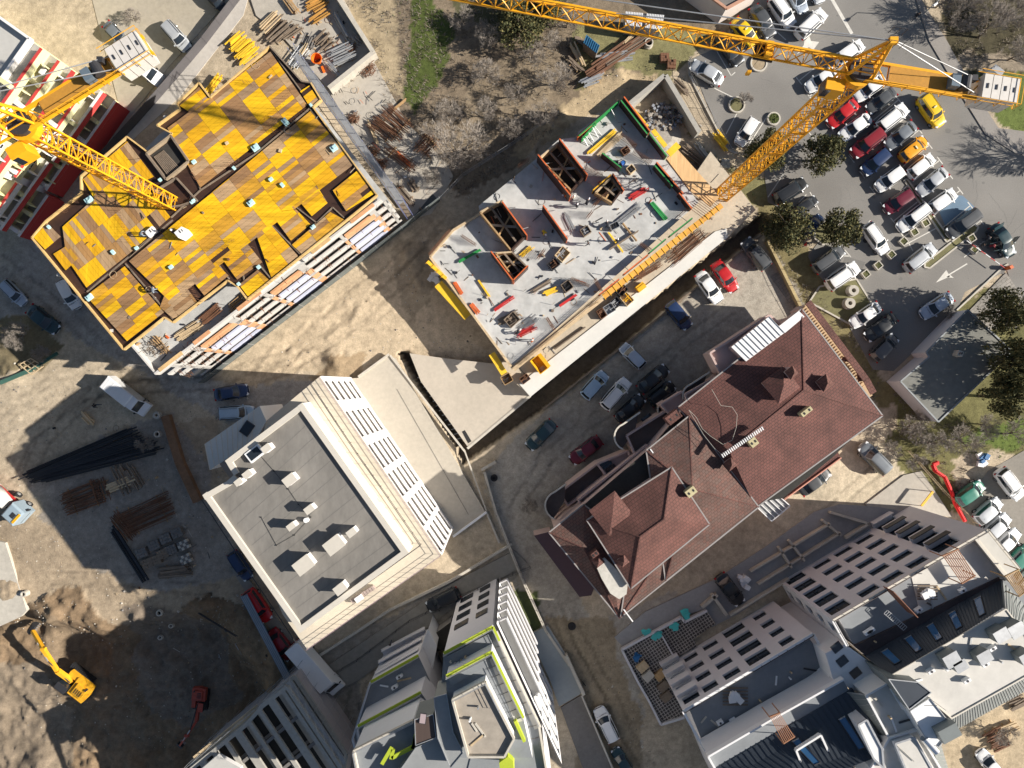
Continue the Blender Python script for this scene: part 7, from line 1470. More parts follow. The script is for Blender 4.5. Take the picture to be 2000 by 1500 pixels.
wall([(638, -40), (729, 102), (642, 172)], -.1, 1.7, .55, lightcon, 'pale retaining wall turning the corner of the timber yard', cap=lightcon)
wall([(1218, 212), (1298, 147)], -1, 2.2, .55, concrete, 'short concrete wall on the left side of the open basement'); wall([(1300, 147), (1366, 258)], -1, 2.2, .6, concrete, 'long concrete wall on the right side of the open basement')
wall([(1500, 470), (1592, 655)], -.1, .9, .35, mat('ochre wall', (.42, .33, .17), .85, .2), 'low ochre wall between the yard and the scrub strip'); wall([(946, 922), (968, 1000), (1015, 1120), (1065, 1230), (1112, 1300)], -.1, .7, .3, lightcon, 'long low white wall curving down beside the shaded lane')
wall([(940, 918), (968, 902)], -.1, .8, .3, lightcon, 'short white wall stub at the yard entrance'); wall([(322, 812), (350, 905), (385, 980)], -.1, .8, 1.1, mat('brown sleeper', (.20, .11, .06), .9, .3, 2, 8), 'rust brown timber barrier at the edge of the steel yard', 'sleeper_wall')
wall([(1060, 800), (1160, 720), (1290, 618), (1460, 482), (1490, 458)], -.1, .35, .2, oldwood, 'thin kerb board between the trench and the unpaved yard', 'kerb', 'kerb')
wall([(600, 1296), (700, 1232), (760, 1192), (880, 1135), (1000, 1062)], -.1, .5, .3, lightcon, 'pale kerb wall below the white building', 'kerb', 'kerb')
# kerb islands in the car park
grassm = mat('dry grass soil', (.16, .15, .07), .95, .3, 2, 12, .02)
def kerb_ring(pts, label, w_=.22, z=.14, fill=grassm, closed=True):
    q = PP(pts, 0); t_ = thing('kerb', q[0], label, 'kerb'); mb = MB(); n_ = len(q)
    for i in range(n_ if closed else n_ - 1): a, b = q[i], q[(i + 1) % n_]; mb.beam(a + Vector((0, 0, z / 2)), b + Vector((0, 0, z / 2 + .002 * (i % 2))), w_, z, lightcon)
    mb.build('kerbstones', t_)
    if closed: mb = MB(); mb.prism([(p.x, p.y) for p in q], 0.005, z * .6, fill); mb.build('soil', t_)
kerb_ring([(1901, 438), (1910, 444), (1906, 452), (1815, 524), (1805, 522), (1806, 514)], 'long rounded kerb island ending beside the silver car'); kerb_ring([(1765, 352), (1771, 350), (1856, 468), (1848, 473)], 'straight kerb strip between the two rows of cars')
kerb_ring([(1592, 445), (1612, 432), (1640, 440), (1648, 460), (1630, 475), (1605, 478), (1590, 465)], 'rounded kerb island under the right conifer'); kerb_ring([(1580, 590), (1600, 560), (1672, 545), (1700, 590), (1672, 640)], 'grass island with the concrete rings')
kerb_ring([(1345, 118), (1345, 145), (1420, 292), (1440, 300)], 'kerb along the left edge of the car park', closed=False); kerb_ring([(1868, 606), (1960, 520), (1968, 516)], 'kerb below the direction arrow', closed=False)
leafm = mat('planter leaves', (.10, .13, .03), .9, .35, 4, 20)
def tuft(mb, c, r, n, h, m, sz=.1):
    for i in range(n):
        a = random.uniform(0, 6.28); d = r * math.sqrt(random.random()); p_ = c + Vector((math.cos(a) * d, math.sin(a) * d, random.uniform(0, h))); s = sz * random.uniform(.6, 1.4); u_ = Vector((random.uniform(-1, 1), random.uniform(-1, 1), random.uniform(-.5, .5))).normalized() * s; v_ = Vector((random.uniform(-1, 1), random.uniform(-1, 1), random.uniform(-.5, .5))).normalized() * s
        mb.add([p_, p_ + u_, p_ + v_], [(0, 1, 2)], m)
GP = 'square planters across the car park'
for (x, y), lb in (((1809, 435), 'small square planter nearest the white estate car'), ((1787, 453), 'square planter second in the line, below the small one'), ((1766, 471), 'square planter third in the line, in mid aisle'), ((1742, 497), 'square planter fourth in the line, beside the white car'), ((1716, 518), 'battered square planter fifth in the line'), ((1692, 535), 'square planter last in the line, by the large white car'), ((1905, 487), 'square planter at the right of the barrier, lower one'), ((1899, 465), 'square planter next to the people, upper one')):
    q = P(x, y, .5); q.z = 0; t_ = thing('square_planter', q, lb, 'planter', GP); r_ = R(38 + random.uniform(-8, 8)); mb = MB(); c, s = math.cos(r_), math.sin(r_)
    for dx, dy, sx, sy in ((0, -.45, 1.0, .12), (0, .45, 1.0, .12), (-.45, 0, .12, .8), (.45, 0, .12, .8)): mb.box((q.x + c * dx - s * dy, q.y + s * dx + c * dy, 0), sx, sy, .5, lightcon, r_)
    mb.build('box', t_); mb = MB(); mb.box(q, .8, .8, .4, grassm, r_); tuft(mb, q + Vector((0, 0, .4)), .4, 60, .12, leafm); mb.build('plants', t_)
for (x, y), r0, r1, h, tree_, lb in (((1438, 206), .95, 1.15, .35, 1, 'round kerbed planter with a bare young tree'), ((1510, 233), .72, .92, .35, 0, 'round planter with clipped grass in the aisle'), ((1481, 125), .98, 1.18, .3, 0, 'round sandy tree ring under the crane jib')):
    q = P(x, y, 0); t_ = thing('round_planter', q, lb, 'planter'); mb = MB(); mb.ring(q, r0, r1, 0, h, lightcon, 26); mb.build('rim', t_); mb = MB(); mb.tube(q, q + Vector((0, 0, .22)), r0, r0, grassm if (x != 1481) else dirtheap, 26)
    if x == 1510: tuft(mb, q + Vector((0, 0, .2)), r0 * .95, 500, .25, leafm, .12)
    mb.build('soil', t_)
for (x, y), r0, r1, h, lb in (((1668, 567), .3, .8, .9, 'pale concrete well ring, upper of the pair'), ((1661, 592), .28, .8, .9, 'brown topped concrete well ring, lower of the pair'), ((1268, 82), .45, .65, .8, 'concrete well ring beside the timber heap'), ((305, 811), .2, .55, .5, 'round concrete lid beside the white van'), ((306, 848), .28, .5, .5, 'grey concrete ring at the corner of the steel yard'), ((310, 1198), .28, .46, .4, 'concrete pipe ring in the pit, right of the soil heap'), ((333, 1223), .2, .36, .4, 'small concrete ring in the pit shadow'), ((312, 1246), .2, .38, .4, 'concrete ring lying lowest in the pit'), ((45, 1161), .25, .45, .7, 'concrete pipe beside the pale slab at the left edge'), ((965, 934), .25, .5, .3, 'black tyre against the yard wall'), ((1117, 1224), .2, .55, .15, 'dark manhole ring in the lane')):
    z_ = on_ground(x, y) if x < 340 and y > 1100 else 0; q = P(x, y, h + z_); q.z = z_; t_ = thing('concrete_ring' if 'tyre' not in lb else 'tyre', q, lb, 'ring' if 'tyre' not in lb else 'tyre'); m_ = lightcon if 'tyre' not in lb and 'manhole' not in lb else black; mb = MB(); mb.ring(q, r0, r1 * .9, z_ - .1, z_ + h, m_, 20); mb.build('ring_wall', t_); mb = MB(); mb.ring(q, r1 * .9, r1, z_ - .1, z_ + h * .35, m_, 20); mb.tube(q, q + Vector((0, 0, .03)), r0, r0, black, 16); mb.build('base', t_)
# boom gate, street lamp, cabinet
t_ = thing('boom_gate', P(1965, 523, 0), 'red and white boom gate closing the car park exit', 'gate'); a, b = P(1962, 523, 1), P(1888, 470, 1); mb = MB()
for i in range(8): mb.beam(a.lerp(b, i / 8), a.lerp(b, (i + 1) / 8), .09, .09, whitep if i % 2 else redp)
mb.build('boom', t_); mb = MB(); mb.box(P(1965, 524, 0), .45, .45, 1.1, orange, R(30)); mb.build('housing', t_)
t_ = thing('street_lamp', P(1798, 32, 0), 'slender street lamp at the kerb near the top right', 'lamp'); a = P(1798, 32, 0); tp = P(1808, 24, 4.0); tp = Vector((a.x, a.y, 4.6)); hd = P(1823, 11, 4.8); mb = MB(); mb.tube(a, tp, .07, .05, steel, 8); mb.tube(tp, hd, .04, .04, steel, 6); mb.build('pole', t_); mb = MB(); mb.tube(hd, hd + Vector((.5, .35, .03)), .18, .13, whitep, 12); mb.build('lamp_head', t_)
t_ = thing('utility_cabinet', P(1933, 147, 0), 'white utility cabinet standing on the grass under the counterweight', 'cabinet'); q = P(1930, 150, 0); mb = MB(); mb.box(q, 1.5, .8, 1.9, whitep, R(-38)); mb.build('body', t_); mb = MB(); mb.box(q + Vector((0, 0, 1.9)), 1.6, .9, .08, steel, R(-38)); mb.build('lid', t_)
# ---------------------------------------------------------------- material piles
blk = mat('black steel sections', (.02, .022, .028), .6, .2)
GS = 'stacks in the shaded steel yard'
for i in range(6): bundle((52 + i * 6, 928 - i * 2 + i * 4), (262 + i * 10, 838 + i * 8), 0, .95, 6, .09, blk, ['topmost long black steel stack', 'second long black steel stack', 'third long black steel stack', 'fourth long black steel stack', 'fifth long black steel stack', 'lowest long black steel stack'][i] + ' in the steel yard', 'steel_stack', 'steel', .9, GS, h=.5)
for (a, b, w_, n_, m_, lb, sq) in (((128, 985), (198, 958), 3.2, 26, rust, 'broad dark rebar stack left of the timber pile', 0), ((192, 935), (205, 975), 2.2, 14, rust, 'rusty rebar stack touching the timber pile', 0), ((243, 1025), (335, 985), 3.4, 30, rust, 'broad dark rebar stack in the middle of the steel yard', 0), ((225, 1005), (262, 1050), 1.6, 14, rust, 'rusty mat stack left of the middle rebar stack', 0),
 ((222, 1035), (282, 1130), .35, 2, blk, 'long black beam running down the steel yard, left one', 1), ((228, 1030), (290, 1128), .35, 2, blk, 'long black beam running down the steel yard, right one', 1), ((212, 955), (262, 935), 1.2, 7, palewood, 'pale timber laid over the pile in the steel yard', 1), ((230, 912), (255, 960), 1.5, 8, oldwood, 'grey timber underneath the pale boards', 1), ((252, 910), (275, 950), 1.2, 6, oldwood, 'thick old beams at the right of the timber pile', 1),
 ((345, 1168), (462, 1240), .35, 2, blk, 'black pipe lying across the pit', 0), ((316, 1118), (372, 1112), 1.6, 12, oldwood, 'brown stack under the concrete blocks', 1), ((165, 810), (182, 828), .8, 6, palewood, 'small pale timber scraps on the dirt mound', 1)):
    bundle(a, b, 0 if a != (345, 1168) else min(on_ground(*a), on_ground(*b)) + .3, w_, n_, .06 if not sq else .1, m_, lb, 'material_stack', 'stack', .5, GS, square=bool(sq), h=.35)
for i, (x, y, rz) in enumerate(((281, 1078, 20), (305, 1063, 22), (327, 1050, 22), (349, 1039, 24), (292, 1098, 20), (308, 1092, 20), (322, 1080, 22), (338, 1072, 22), (362, 1063, 25), (366, 1090, 25))):
    q = P(x, y, 0); lb = ['leftmost grey block pallet of the upper row', 'second block pallet of the upper row', 'third block pallet of the upper row', 'rightmost block pallet of the upper row', 'left brown block pallet of the lower row', 'second brown block pallet of the lower row', 'long pale block in the middle of the block yard', 'grey pallet right of the long pale block', 'pallet with white hollow blocks, upper one', 'pallet with white hollow blocks, lower one'][i]
    t_ = thing('block_pallet', q, lb, 'pallet', 'concrete block pallets in the steel yard'); mb = MB(); r_ = R(rz); c, s = math.cos(r_), math.sin(r_)
    for a in range(4):
        for b in range(3): dx, dy = (a - 1.5) * .38, (b - 1) * .42; mb.box((q.x + c * dx - s * dy, q.y + s * dx + c * dy, .12), .36, .4, random.uniform(.55, .62), lightcon if i > 7 and (a + b) % 2 else (darkcon if i not in (4, 5, 6) else oldwood), r_)
    mb.build('blocks', t_); mb = MB()
    for k in (-.45, 0, .45): mb.box((q.x + -s * k, q.y + c * k, 0), 1.5, .1, .12, oldwood, r_)
    mb.build('pallet_base', t_)
GT = 'timber and formwork stacks in the timber yard'
for (a, b, w_, n_, m_, lb) in (((455, 98), (482, 75), 2.2, 16, yformw, 'yellow beam stack left of the deck top corner, upper one'), ((468, 118), (500, 92), 2.0, 14, yformw, 'yellow beam stack left of the deck top corner, lower one'), ((405, 185), (432, 148), .9, 8, yformw, 'narrow yellow beam stack along the deck edge'), ((515, 60), (545, 30), 1.6, 9, palewood, 'pale timber stack near the top of the yard'), ((528, 78), (565, 45), 2.4, 14, oldwood, 'grey brown timber stack in mid yard'), ((560, 75), (590, 55), 1.2, 7, oldwood, 'dark stack right of the timber'),
 ((560, 0), (582, 28), 1.0, 6, wood, 'brown boards at the top edge of the yard'), ((600, 5), (635, -12), 1.8, 8, mat('orange boards', (.50, .26, .06), .7, .25), 'orange boards, upper stack'), ((606, 22), (640, 2), 1.6, 8, MATS['orange boards'], 'orange boards, middle stack'), ((610, 46), (642, 24), 1.1, 5, MATS['orange boards'], 'orange boards, lower stack'), ((655, 30), (680, 75), .7, 8, steel, 'steel ladder frames along the retaining wall'), ((690, 70), (700, 85), .9, 8, steel, 'small steel stack by the corner of the retaining wall'),
 ((600, 95), (612, 70), 1.8, 9, darkcon, 'dark block pile right of the yard middle'), ((622, 92), (645, 72), 2.2, 12, oldwood, 'dark timber pile near the orange mixer'), ((588, 110), (600, 90), .9, 6, palewood, 'pale short boards beside the dark pile'), ((575, 128), (600, 95), 1.7, 12, steel, 'light grey scaffold frames beside the deck'), ((650, 118), (690, 100), 2.2, 34, steel, 'large tangle of grey and pink scaffold clips'), ((640, 125), (662, 148), .7, 6, steel, 'long grey channel pieces by the pale wall')):
    bundle(a, b, .15, w_, n_, .07, m_, lb, 'material_stack', 'stack', .45, GT, square=m_ is not steel, h=.45)
GU = 'reinforcement stacks in the lower yard'
for (a, b, w_, n_, m_, lb) in (((748, 222), (792, 260), 3.4, 40, rust, 'large dark rebar mat stack in the lower yard'), ((728, 240), (770, 270), 2.0, 20, rust, 'rebar mat stack left below the large one'), ((820, 300), (850, 270), 2.6, 24, rust, 'rebar stack at the foot of the big bare tree'), ((755, 290), (808, 330), 1.6, 14, rust, 'thin rusty bars in tree shade'), ((776, 300), (802, 325), .5, 4, orange, 'orange brown sections in the lower yard'), ((770, 368), (800, 402), 2.0, 12, oldwood, 'brown boards leaning at the bottom of the lower yard'), ((800, 352), (815, 375), 1.0, 8, oldwood, 'dark boards beside the leaning boards'), ((720, 240), (738, 282), .4, 6, palewood, 'row of small pale frames'), ((770, 215), (790, 198), .3, 2, wood, 'short orange beam at the yard edge')):
    bundle(a, b, .02, w_, n_, .04 if m_ is rust else .07, m_, lb, 'material_stack', 'stack', .5, GU, square=m_ is not rust, h=.7 if m_ is rust else .3)
for (x, y), r_, lb in (((718, 135), 1.2, 'rusty coil pile right of the pale wall'), ((740, 178), .0, ''), ((728, 300), 1.0, 'rusty coil pile in the tree shade, left'), ((748, 322), .8, 'rusty coil pile in the tree shade, lower'), ((692, 232), .8, 'rusty coil pile beside the scaffold'), ((686, 95), .7, 'rusty scrap in the corner of the retaining wall'), ((310, 678), 1.3, 'broken brown board heap on the lower terrace')):
    if not r_: continue
    z = .1 if y != 678 else ZT; q = P(x, y, z); t_ = thing('scrap_pile', q, lb, 'scrap'); mb = MB()
    for i in range(60): a = random.uniform(0, 6.28); d = r_ * math.sqrt(random.random()); p_ = q + Vector((math.cos(a) * d, math.sin(a) * d, random.uniform(0, .6))); w_ = Vector((random.uniform(-1, 1), random.uniform(-1, 1), random.uniform(-.3, .5))) * .35; mb.beam(p_ - w_, p_ + w_, .05, .05, rust if y != 678 else oldwood)
    mb.build('bars', t_); mb = MB(); 
    for i in range(5): mb.ring(q + Vector((random.uniform(-.4, .4), random.uniform(-.4, .4), 0)), r_ * .5, r_ * .55, .3, .36, rust, 12)
    mb.build('hoops', t_)
for a, b, n_, m_, lb in (((395, 628), (428, 600), 12, rust, 'red brown bars on the lower terrace'), ((348, 660), (392, 632), 8, palewood, 'pale boards on the lower terrace'), ((300, 660), (328, 690), 4, wood, 'brown boards leaning at the terrace corner'), ((450, 605), (478, 580), 6, wood, 'brown board frame near the deck notch')): bundle(a, b, ZT, 1.2, n_, .05, m_, lb, 'material_stack', 'stack', .4, square=True)
GW = 'old timber heap below the crane jib'
for (a, b, w_, n_, m_, lb) in (((1150, 150), (1275, 68), 1.4, 9, mat('red brown timber', (.17, .085, .05), .9, .3), 'long red brown beams, upper bundle'), ((1160, 135), (1225, 88), 1.2, 7, MATS['red brown timber'], 'red brown beams, left bundle'), ((1180, 128), (1255, 80), 1.0, 7, oldwood, 'old beams in the middle of the heap'), ((1212, 95), (1248, 58), .6, 3, palewood, 'pale beam leaning across the heap'), ((1170, 118), (1230, 110), 1.6, 12, steel, 'white and blue scrap pipes across the heap'), ((1120, 95), (1135, 125), .8, 5, palewood, 'pale planks at the left end of the heap'), ((1125, 75), (1158, 100), .9, 6, oldwood, 'brown planks beside the blue shed'), ((1140, 165), (1175, 150), 1.2, 8, steel, 'grey scrap at the lower end of the heap'), ((1112, 120), (1135, 140), .8, 6, oldwood, 'grey boards at the far left of the heap')): bundle(a, b, .1, w_, n_, .09, m_, lb, 'timber_stack', 'timber', .8, GW, square=True, h=.5)
for (a, b, w_, n_, m_, lb) in (((1318, 162), (1340, 182), .9, 8, oldwood, 'grey logs beside the right basement wall'), ((1395, 262), (1418, 290), 1.2, 9, yformw, 'yellow timber stack below the car park kerb'), ((1335, 290), (1385, 330), 1.4, 9, oldwood, 'grey planks between the slab and the grass'), ((1360, 285), (1380, 310), .9, 6, concrete, 'stone slabs beside the grey planks'), ((1345, 320), (1372, 345), 1.0, 6, oldwood, 'dark planks near the wooden deck'), ((1420, 420), (1452, 392), 1.0, 8, redp, 'red and brown beams at the crane foot'), ((1405, 330), (1425, 350), .8, 4, palewood, 'pale planks by the crane foot')): bundle(a, b, .1, w_, n_, .08, m_, lb, 'timber_stack', 'timber', .5, 'stacks around the crane foot', square=True, h=.4)
for x, y, lb in ((1388, 318, 'grey block pallet nearest the grass, upper one'), (1400, 330, 'grey block pallet in the middle by the crane'), (1415, 322, 'pale block pallet by the crane'), (1393, 342, 'lowest block pallet by the crane'), (1297, 115, 'box of reddish bricks under the jib'), (1310, 128, 'open box of rust red scrap under the jib')):
    q = P(x, y, .1); t_ = thing('block_pallet', q, lb, 'pallet', 'block pallets by the crane foot'); mb = MB()
    for a in range(3):
        for b in range(3): mb.box(q + Vector(((a - 1) * .4, (b - 1) * .4, .1)), .37, .37, random.uniform(.4, .6), rust if x < 1320 else (lightcon if (a + b) % 2 else concrete), R(3))
    mb.build('blocks', t_); mb = MB(); mb.box(q, 1.3, 1.3, .1, oldwood); mb.build('pallet_base', t_)
# rubble in the open basement, rubble heaps
t_ = thing('rubble_heap', P(1290, 230, -.5), 'grey and blue rubble heap inside the open basement', 'rubble'); mb = MB(); rb2 = mat('bluish rubble', (.30, .32, .36), .9, .3)
for i in range(260): a = random.uniform(0, 6.28); d = 34 * math.sqrt(random.random()); q = P(1295 + math.cos(a) * d * 1.1, 232 + math.sin(a) * d * .8, 0); q.z = random.uniform(-.3, .7); mb.box(q, random.uniform(.15, .55), random.uniform(.15, .45), random.uniform(.1, .4), random.choice((rubble, rb2, darkcon, oldwood)), random.uniform(0, 3))
mb.build('stones', t_); mb = MB(); q = P(1290, 265, 0); mb.tube(q + Vector((0, 0, -.1)), q + Vector((0, 0, .55)), 3.0, 1.6, rubble, 18); mb.build('mound', t_)
t_ = thing('cement_mixer', P(625, 128, .15), 'orange concrete bucket standing in the timber yard', 'mixer'); q = P(624, 124, .15); mb = MB(); mb.tube(q + Vector((0, 0, .5)), q + Vector((0, 0, 1.5)), .4, .72, mat('bright orange', (.85, .16, .01), .5, .1), 18, caps=False); mb.tube(q + Vector((0, 0, .5)), q + Vector((0, 0, .52)), .4, .4, rust, 16); mb.build('drum', t_); mb = MB(); mb.ring(q, .66, .76, q.z + 1.45, q.z + 1.55, MATS['bright orange'], 18); mb.beam(q + Vector((.4, -.5, .2)), q + Vector((.7, -1.3, .1)), .3, .2, MATS['bright orange']); mb.beam(q + Vector((-.5, 0, 0)), q + Vector((-.3, 0, .8)), .1, .1, steel); mb.beam(q + Vector((.5, 0, 0)), q + Vector((.3, 0, .8)), .1, .1, steel); mb.build('frame', t_)
# ---------------------------------------------------------------- fences
def fence(pts, h, label, m=steel, step=2.2, solid=None, name='fence'):
    t_ = thing(name, P(*pts[0], 0), label, 'fence'); q = PP(pts, 0); mb = MB()
    for a, b in zip(q, q[1:]):
        k = max(1, int((b - a).length / step))
        for i in range(k + 1): c = a.lerp(b, i / k); mb.tube((c.x, c.y, -.1), (c.x, c.y, h), .04, .04, m, 5)
    mb.build('post', t_); mb = MB()
    for a, b in zip(q, q[1:]):
        if solid: mb.beam(a + Vector((0, 0, h * .5)), b + Vector((0, 0, h * .5)), .05, h * .95, solid)
        else:
            for zz in (.3, h * .5, h * .95): mb.beam(a + Vector((0, 0, zz)), b + Vector((0, 0, zz)), .03, .03, m)
            L_ = (b - a).length; k = int(L_ / .35)
            for i in range(k): c = a.lerp(b, i / k); mb.beam(c + Vector((0, 0, .2)), c + Vector((0, 0, h * .95)), .015, .015, m)
    mb.build('infill', t_)
bluecor = mat('blue grey corrugated sheet', (.20, .26, .32), .45, .12, 1, 8, metal=.4)
t_ = thing('corrugated_fence', P(480, 1190, 0), 'long blue grey corrugated fence beside the pit and the parked cars', 'fence'); pp = [(470, 1165), (560, 1335), (585, 1362), (650, 1480), (665, 1530)]; q = PP(pp, 2.2); mb = MB()
for a, b in zip(q, q[1:]): mb.beam(a + Vector((0, 0, -1.1)), b + Vector((0, 0, -1.1)), .12, 2.2, bluecor); mb.beam(a + Vector((.45, .1, .0)), b + Vector((.45, .1, .0)), 1.0, .06, bluecor)
mb.build('sheeting', t_); mb = MB()
for a, b in zip(q, q[1:]):
    for o_ in (.05, .3, .55, .85): mb.beam(a + Vector((o_, .1, .05)), b + Vector((o_, .1, .05)), .06, .05, steel)
mb.build('rail', t_)
fence([(202, 314), (270, 240), (342, 158), (404, 85), (484, -20)], 1.8, 'dark mesh fence between the street and the pale site road', darkmetal, 2.5, mat('dark mesh', (.09, .085, .09), .8, .2)); fence([(945, 925), (970, 1005), (1020, 1125), (1068, 1232)], 1.2, 'slim railing on the long low white wall', darkmetal, 1.6)
fence([(640, 1320), (700, 1285), (800, 1210), (900, 1160), (1035, 1105)], 1.5, 'wire fence along the shaded lane below the white building', darkmetal, 2.2); fence([(860, 392), (905, 345), (1000, 285), (1090, 225)], 1.5, 'thin wire fence between the scrub and the dug strip', steel, 2.4); fence([(1345, 120), (1345, 150), (1430, 305)], 1.2, 'thin wire fence along the left kerb of the car park', steel, 2.5) 
fence([(1500, 465), (1540, 560), (1590, 650)], 1.5, 'thin fence on the ochre wall', darkmetal, 2.2); fence([(1770, 880), (1840, 960), (1900, 1020)], 1.1, 'low fence beside the red netting', palewood, 2.0)
t_ = thing('red_netting', P(1850, 950, 0), 'bright red plastic netting draped along the slope', 'netting'); mb = MB(); rn = mat('red plastic net', (.80, .03, .03), .7, .15, 3, 20); nl = [(1832, 903), (1822, 908), (1827, 920), (1845, 932), (1858, 960), (1866, 985), (1885, 1018)]
for i, (a, b) in enumerate(zip(nl, nl[1:])): mb.beam(P(*a, .5), P(*b, .5), .42 if i > 1 else .5, .35, rn); mb.beam(P(a[0] + 2, a[1] - 1, .8), P(b[0] + 1, b[1] - 1, .72), .2, .12, rn)
mb.build('net', t_); mb = MB()
for a in nl: mb.tube(P(*a, 0), P(*a, 1.1), .03, .03, steel, 4)
mb.build('stake', t_)
t_ = thing('gantry', P(1805, 970, 0), 'small yellow frame on the pale concrete forecourt', 'frame'); mb = MB(); mb.beam(P(1800, 988, 1.5), P(1822, 960, 1.5), .3, .15, yellowp); mb.build('beam', t_); mb = MB(); mb.tube(P(1800, 988, 0), P(1800, 988, 1.5), .06, .06, yellowp, 6); mb.tube(P(1822, 960, 0), P(1822, 960, 1.5), .06, .06, yellowp, 6); mb.build('leg', t_)
t_ = thing('green_net_frame', P(55, 715, 0), 'pale timber frame with green netting beside the dirt lane', 'frame'); mb = MB(); q = PP([(38, 712), (60, 700), (85, 715), (62, 732)], .8)
for i in range(4): mb.beam(q[i], q[(i + 1) % 4], .12, .1, palewood)
for f in (.33, .66): mb.beam(q[0].lerp(q[1], f), q[3].lerp(q[2], f), .1, .1, palewood); mb.beam(q[0].lerp(q[3], f), q[1].lerp(q[2], f), .1, .1, palewood)
mb.build('lattice', t_); mb = MB(); mb.beam(P(0, 748, .6), P(62, 722, .7), .5, .3, mat('green net', (.05, .13, .10), .9, .2)); mb.beam(P(62, 722, .7), P(112, 690, .7), .4, .3, MATS['green net']); mb.build('net', t_)
for (x, y), lb, m_ in (((1918, 898), 'blue and white covered heap at the end of the scrub', whitep), ((1450, 1135), 'heap of white plastic bags beside the black sedan', whitep), ((850, 540), 'white bulk bag at the left edge of the slab', whitep)):
    q = P(x, y, .1); t_ = thing('covered_heap', q, lb, 'heap'); mb = MB()
    for i in range(9): mb.box(q + Vector((random.uniform(-.6, .6), random.uniform(-.7, .7), 0)), random.uniform(.4, .9), random.uniform(.4, .8), random.uniform(.3, 1.0), m_ if i % 3 or x == 850 else bluep_ if (bluep_ := mat('blue sheet', (.02, .13, .32), .6, .2)) and x == 1918 else m_, random.uniform(0, 3))
    mb.build('bags', t_)
# ---------------------------------------------------------------- trees
def bare_tree(loc, h, spread, label, name='bare_tree', group=None, seed=0, lvl=5, m=twig):
    rnd = random.Random(seed); t_ = thing(name, loc, label, 'tree', group, local=True); tr = MB(); cr_ = MB()
    def grow(mb, p, d, L, r, k):
        q = p + d * L; r = max(r, .014); mb.tube(p, q, r, r * .62, bark if k < 2 else m, 5 if k < 2 else 3, False)
        if k >= lvl: return
        for i in range(rnd.choice((3, 4)) if k < lvl - 1 else 4):
            a = rnd.uniform(0, 6.28); sp_ = rnd.uniform(.35, 1.0) * spread; v = Vector((math.cos(a), math.sin(a), 0)) * sp_ + d * 1.0; v.z = v.z * .8 + .12
            grow(cr_, p.lerp(q, rnd.uniform(.45, 1)), v.normalized(), L * rnd.uniform(.62, .86), r * .58, k + 1)
    grow(tr, Vector((0, 0, -.2)), Vector((rnd.uniform(-.1, .1), rnd.uniform(-.1, .1), 1)).normalized(), h * .27, h * .018 + .03, 0)
    tr.build('trunk', t_); cr_.build('crown', t_); index_kids(t_); return t_
def ever_tree(loc, h, r, label, name='conifer', group=None, seed=0, n=5200, m1=None, m2=None):
    rnd = random.Random(seed); t_ = thing(name, loc, label, 'tree', group, local=True); tr = MB(); tr.tube((0, 0, -.2), (0, 0, h * .8), .22, .06, bark, 8)
    for i in range(9): a = i * .75; tr.tube((0, 0, h * .3 + i * .3), (math.cos(a) * r * .7, math.sin(a) * r * .7, h * .45 + i * .25), .07, .03, bark, 4)
    tr.build('trunk', t_); mb = MB(); lobes = []
    for i in range(30): a = rnd.uniform(0, 6.28); d = r * math.sqrt(rnd.random()) * .72; zz = h * (.32 + .62 * rnd.random() * (1 - .55 * (d / r))); lobes.append((Vector((math.cos(a) * d, math.sin(a) * d, zz)), r * rnd.uniform(.2, .36)))
    for i in range(n):
        c, lr = rnd.choice(lobes); v = Vector((rnd.gauss(0, 1), rnd.gauss(0, 1), rnd.gauss(0, 1))).normalized() * lr * rnd.uniform(.6, 1.05); p_ = c + v; s = rnd.uniform(.10, .26)
        a_ = Vector((rnd.uniform(-1, 1), rnd.uniform(-1, 1), rnd.uniform(-1, 1))).normalized() * s; b_ = Vector((rnd.uniform(-1, 1), rnd.uniform(-1, 1), rnd.uniform(-1, 1))).normalized() * s
        mb.add([p_, p_ + a_, p_ + a_ + b_, p_ + b_], [(0, 1, 2, 3)], (m1 if i % 3 else m2))
    mb.build('crown', t_); index_kids(t_); return t_
ng, ng2 = mat('dark needles', (.06, .065, .022), .9, .3, 2, 10), mat('olive needles', (.15, .13, .045), .9, .3, 2, 10)
ev = [((1500, 292), 6.5, 3.2, 'conifer crown overlapping the crane mast foot'), ((1612, 298), 6, 3.2, 'conifer standing free in the car park aisle'), ((1540, 448), 7, 3.6, 'conifer over the dark blue car'), ((1650, 442), 6, 3.2, 'conifer beside the nose of the white car'),
 ((1972, 606), 10, 3.4, 'evergreen at the right edge above the flat grey roof'), ((1990, 700), 12, 3.6, 'evergreen at the right edge beside the flat grey roof'), ((1975, 775), 10, 3.3, 'evergreen lowest of those beside the flat grey roof'), ((1012, 45), 6, 3.6, 'dark evergreen under the left end of the jib'), ((1060, 12), 6, 3.2, 'dark evergreen at the top edge right of the other one')]
protos = [ever_tree((0, 0, 0), 6.5, 3.3, 'x', seed=s, m1=ng, m2=ng2) for s in (1, 2, 3)]
for i, ((x, y), h, r_, lb) in enumerate(ev):
    q = P(x, y, h * .6); q.z = -.05; clone(protos[i % 3], q, i * 1.3, (r_ / 3.3, r_ / 3.3, h / 6.5), lb, 'evergreen trees')
for p_ in protos: drop(p_)
bp = [bare_tree((0, 0, 0), 8, .9, 'x', seed=s, lvl=6) for s in (4, 8)] + [bare_tree((0, 0, 0), 6, 1.15, 'x', seed=s, lvl=6) for s in (12, 21)]
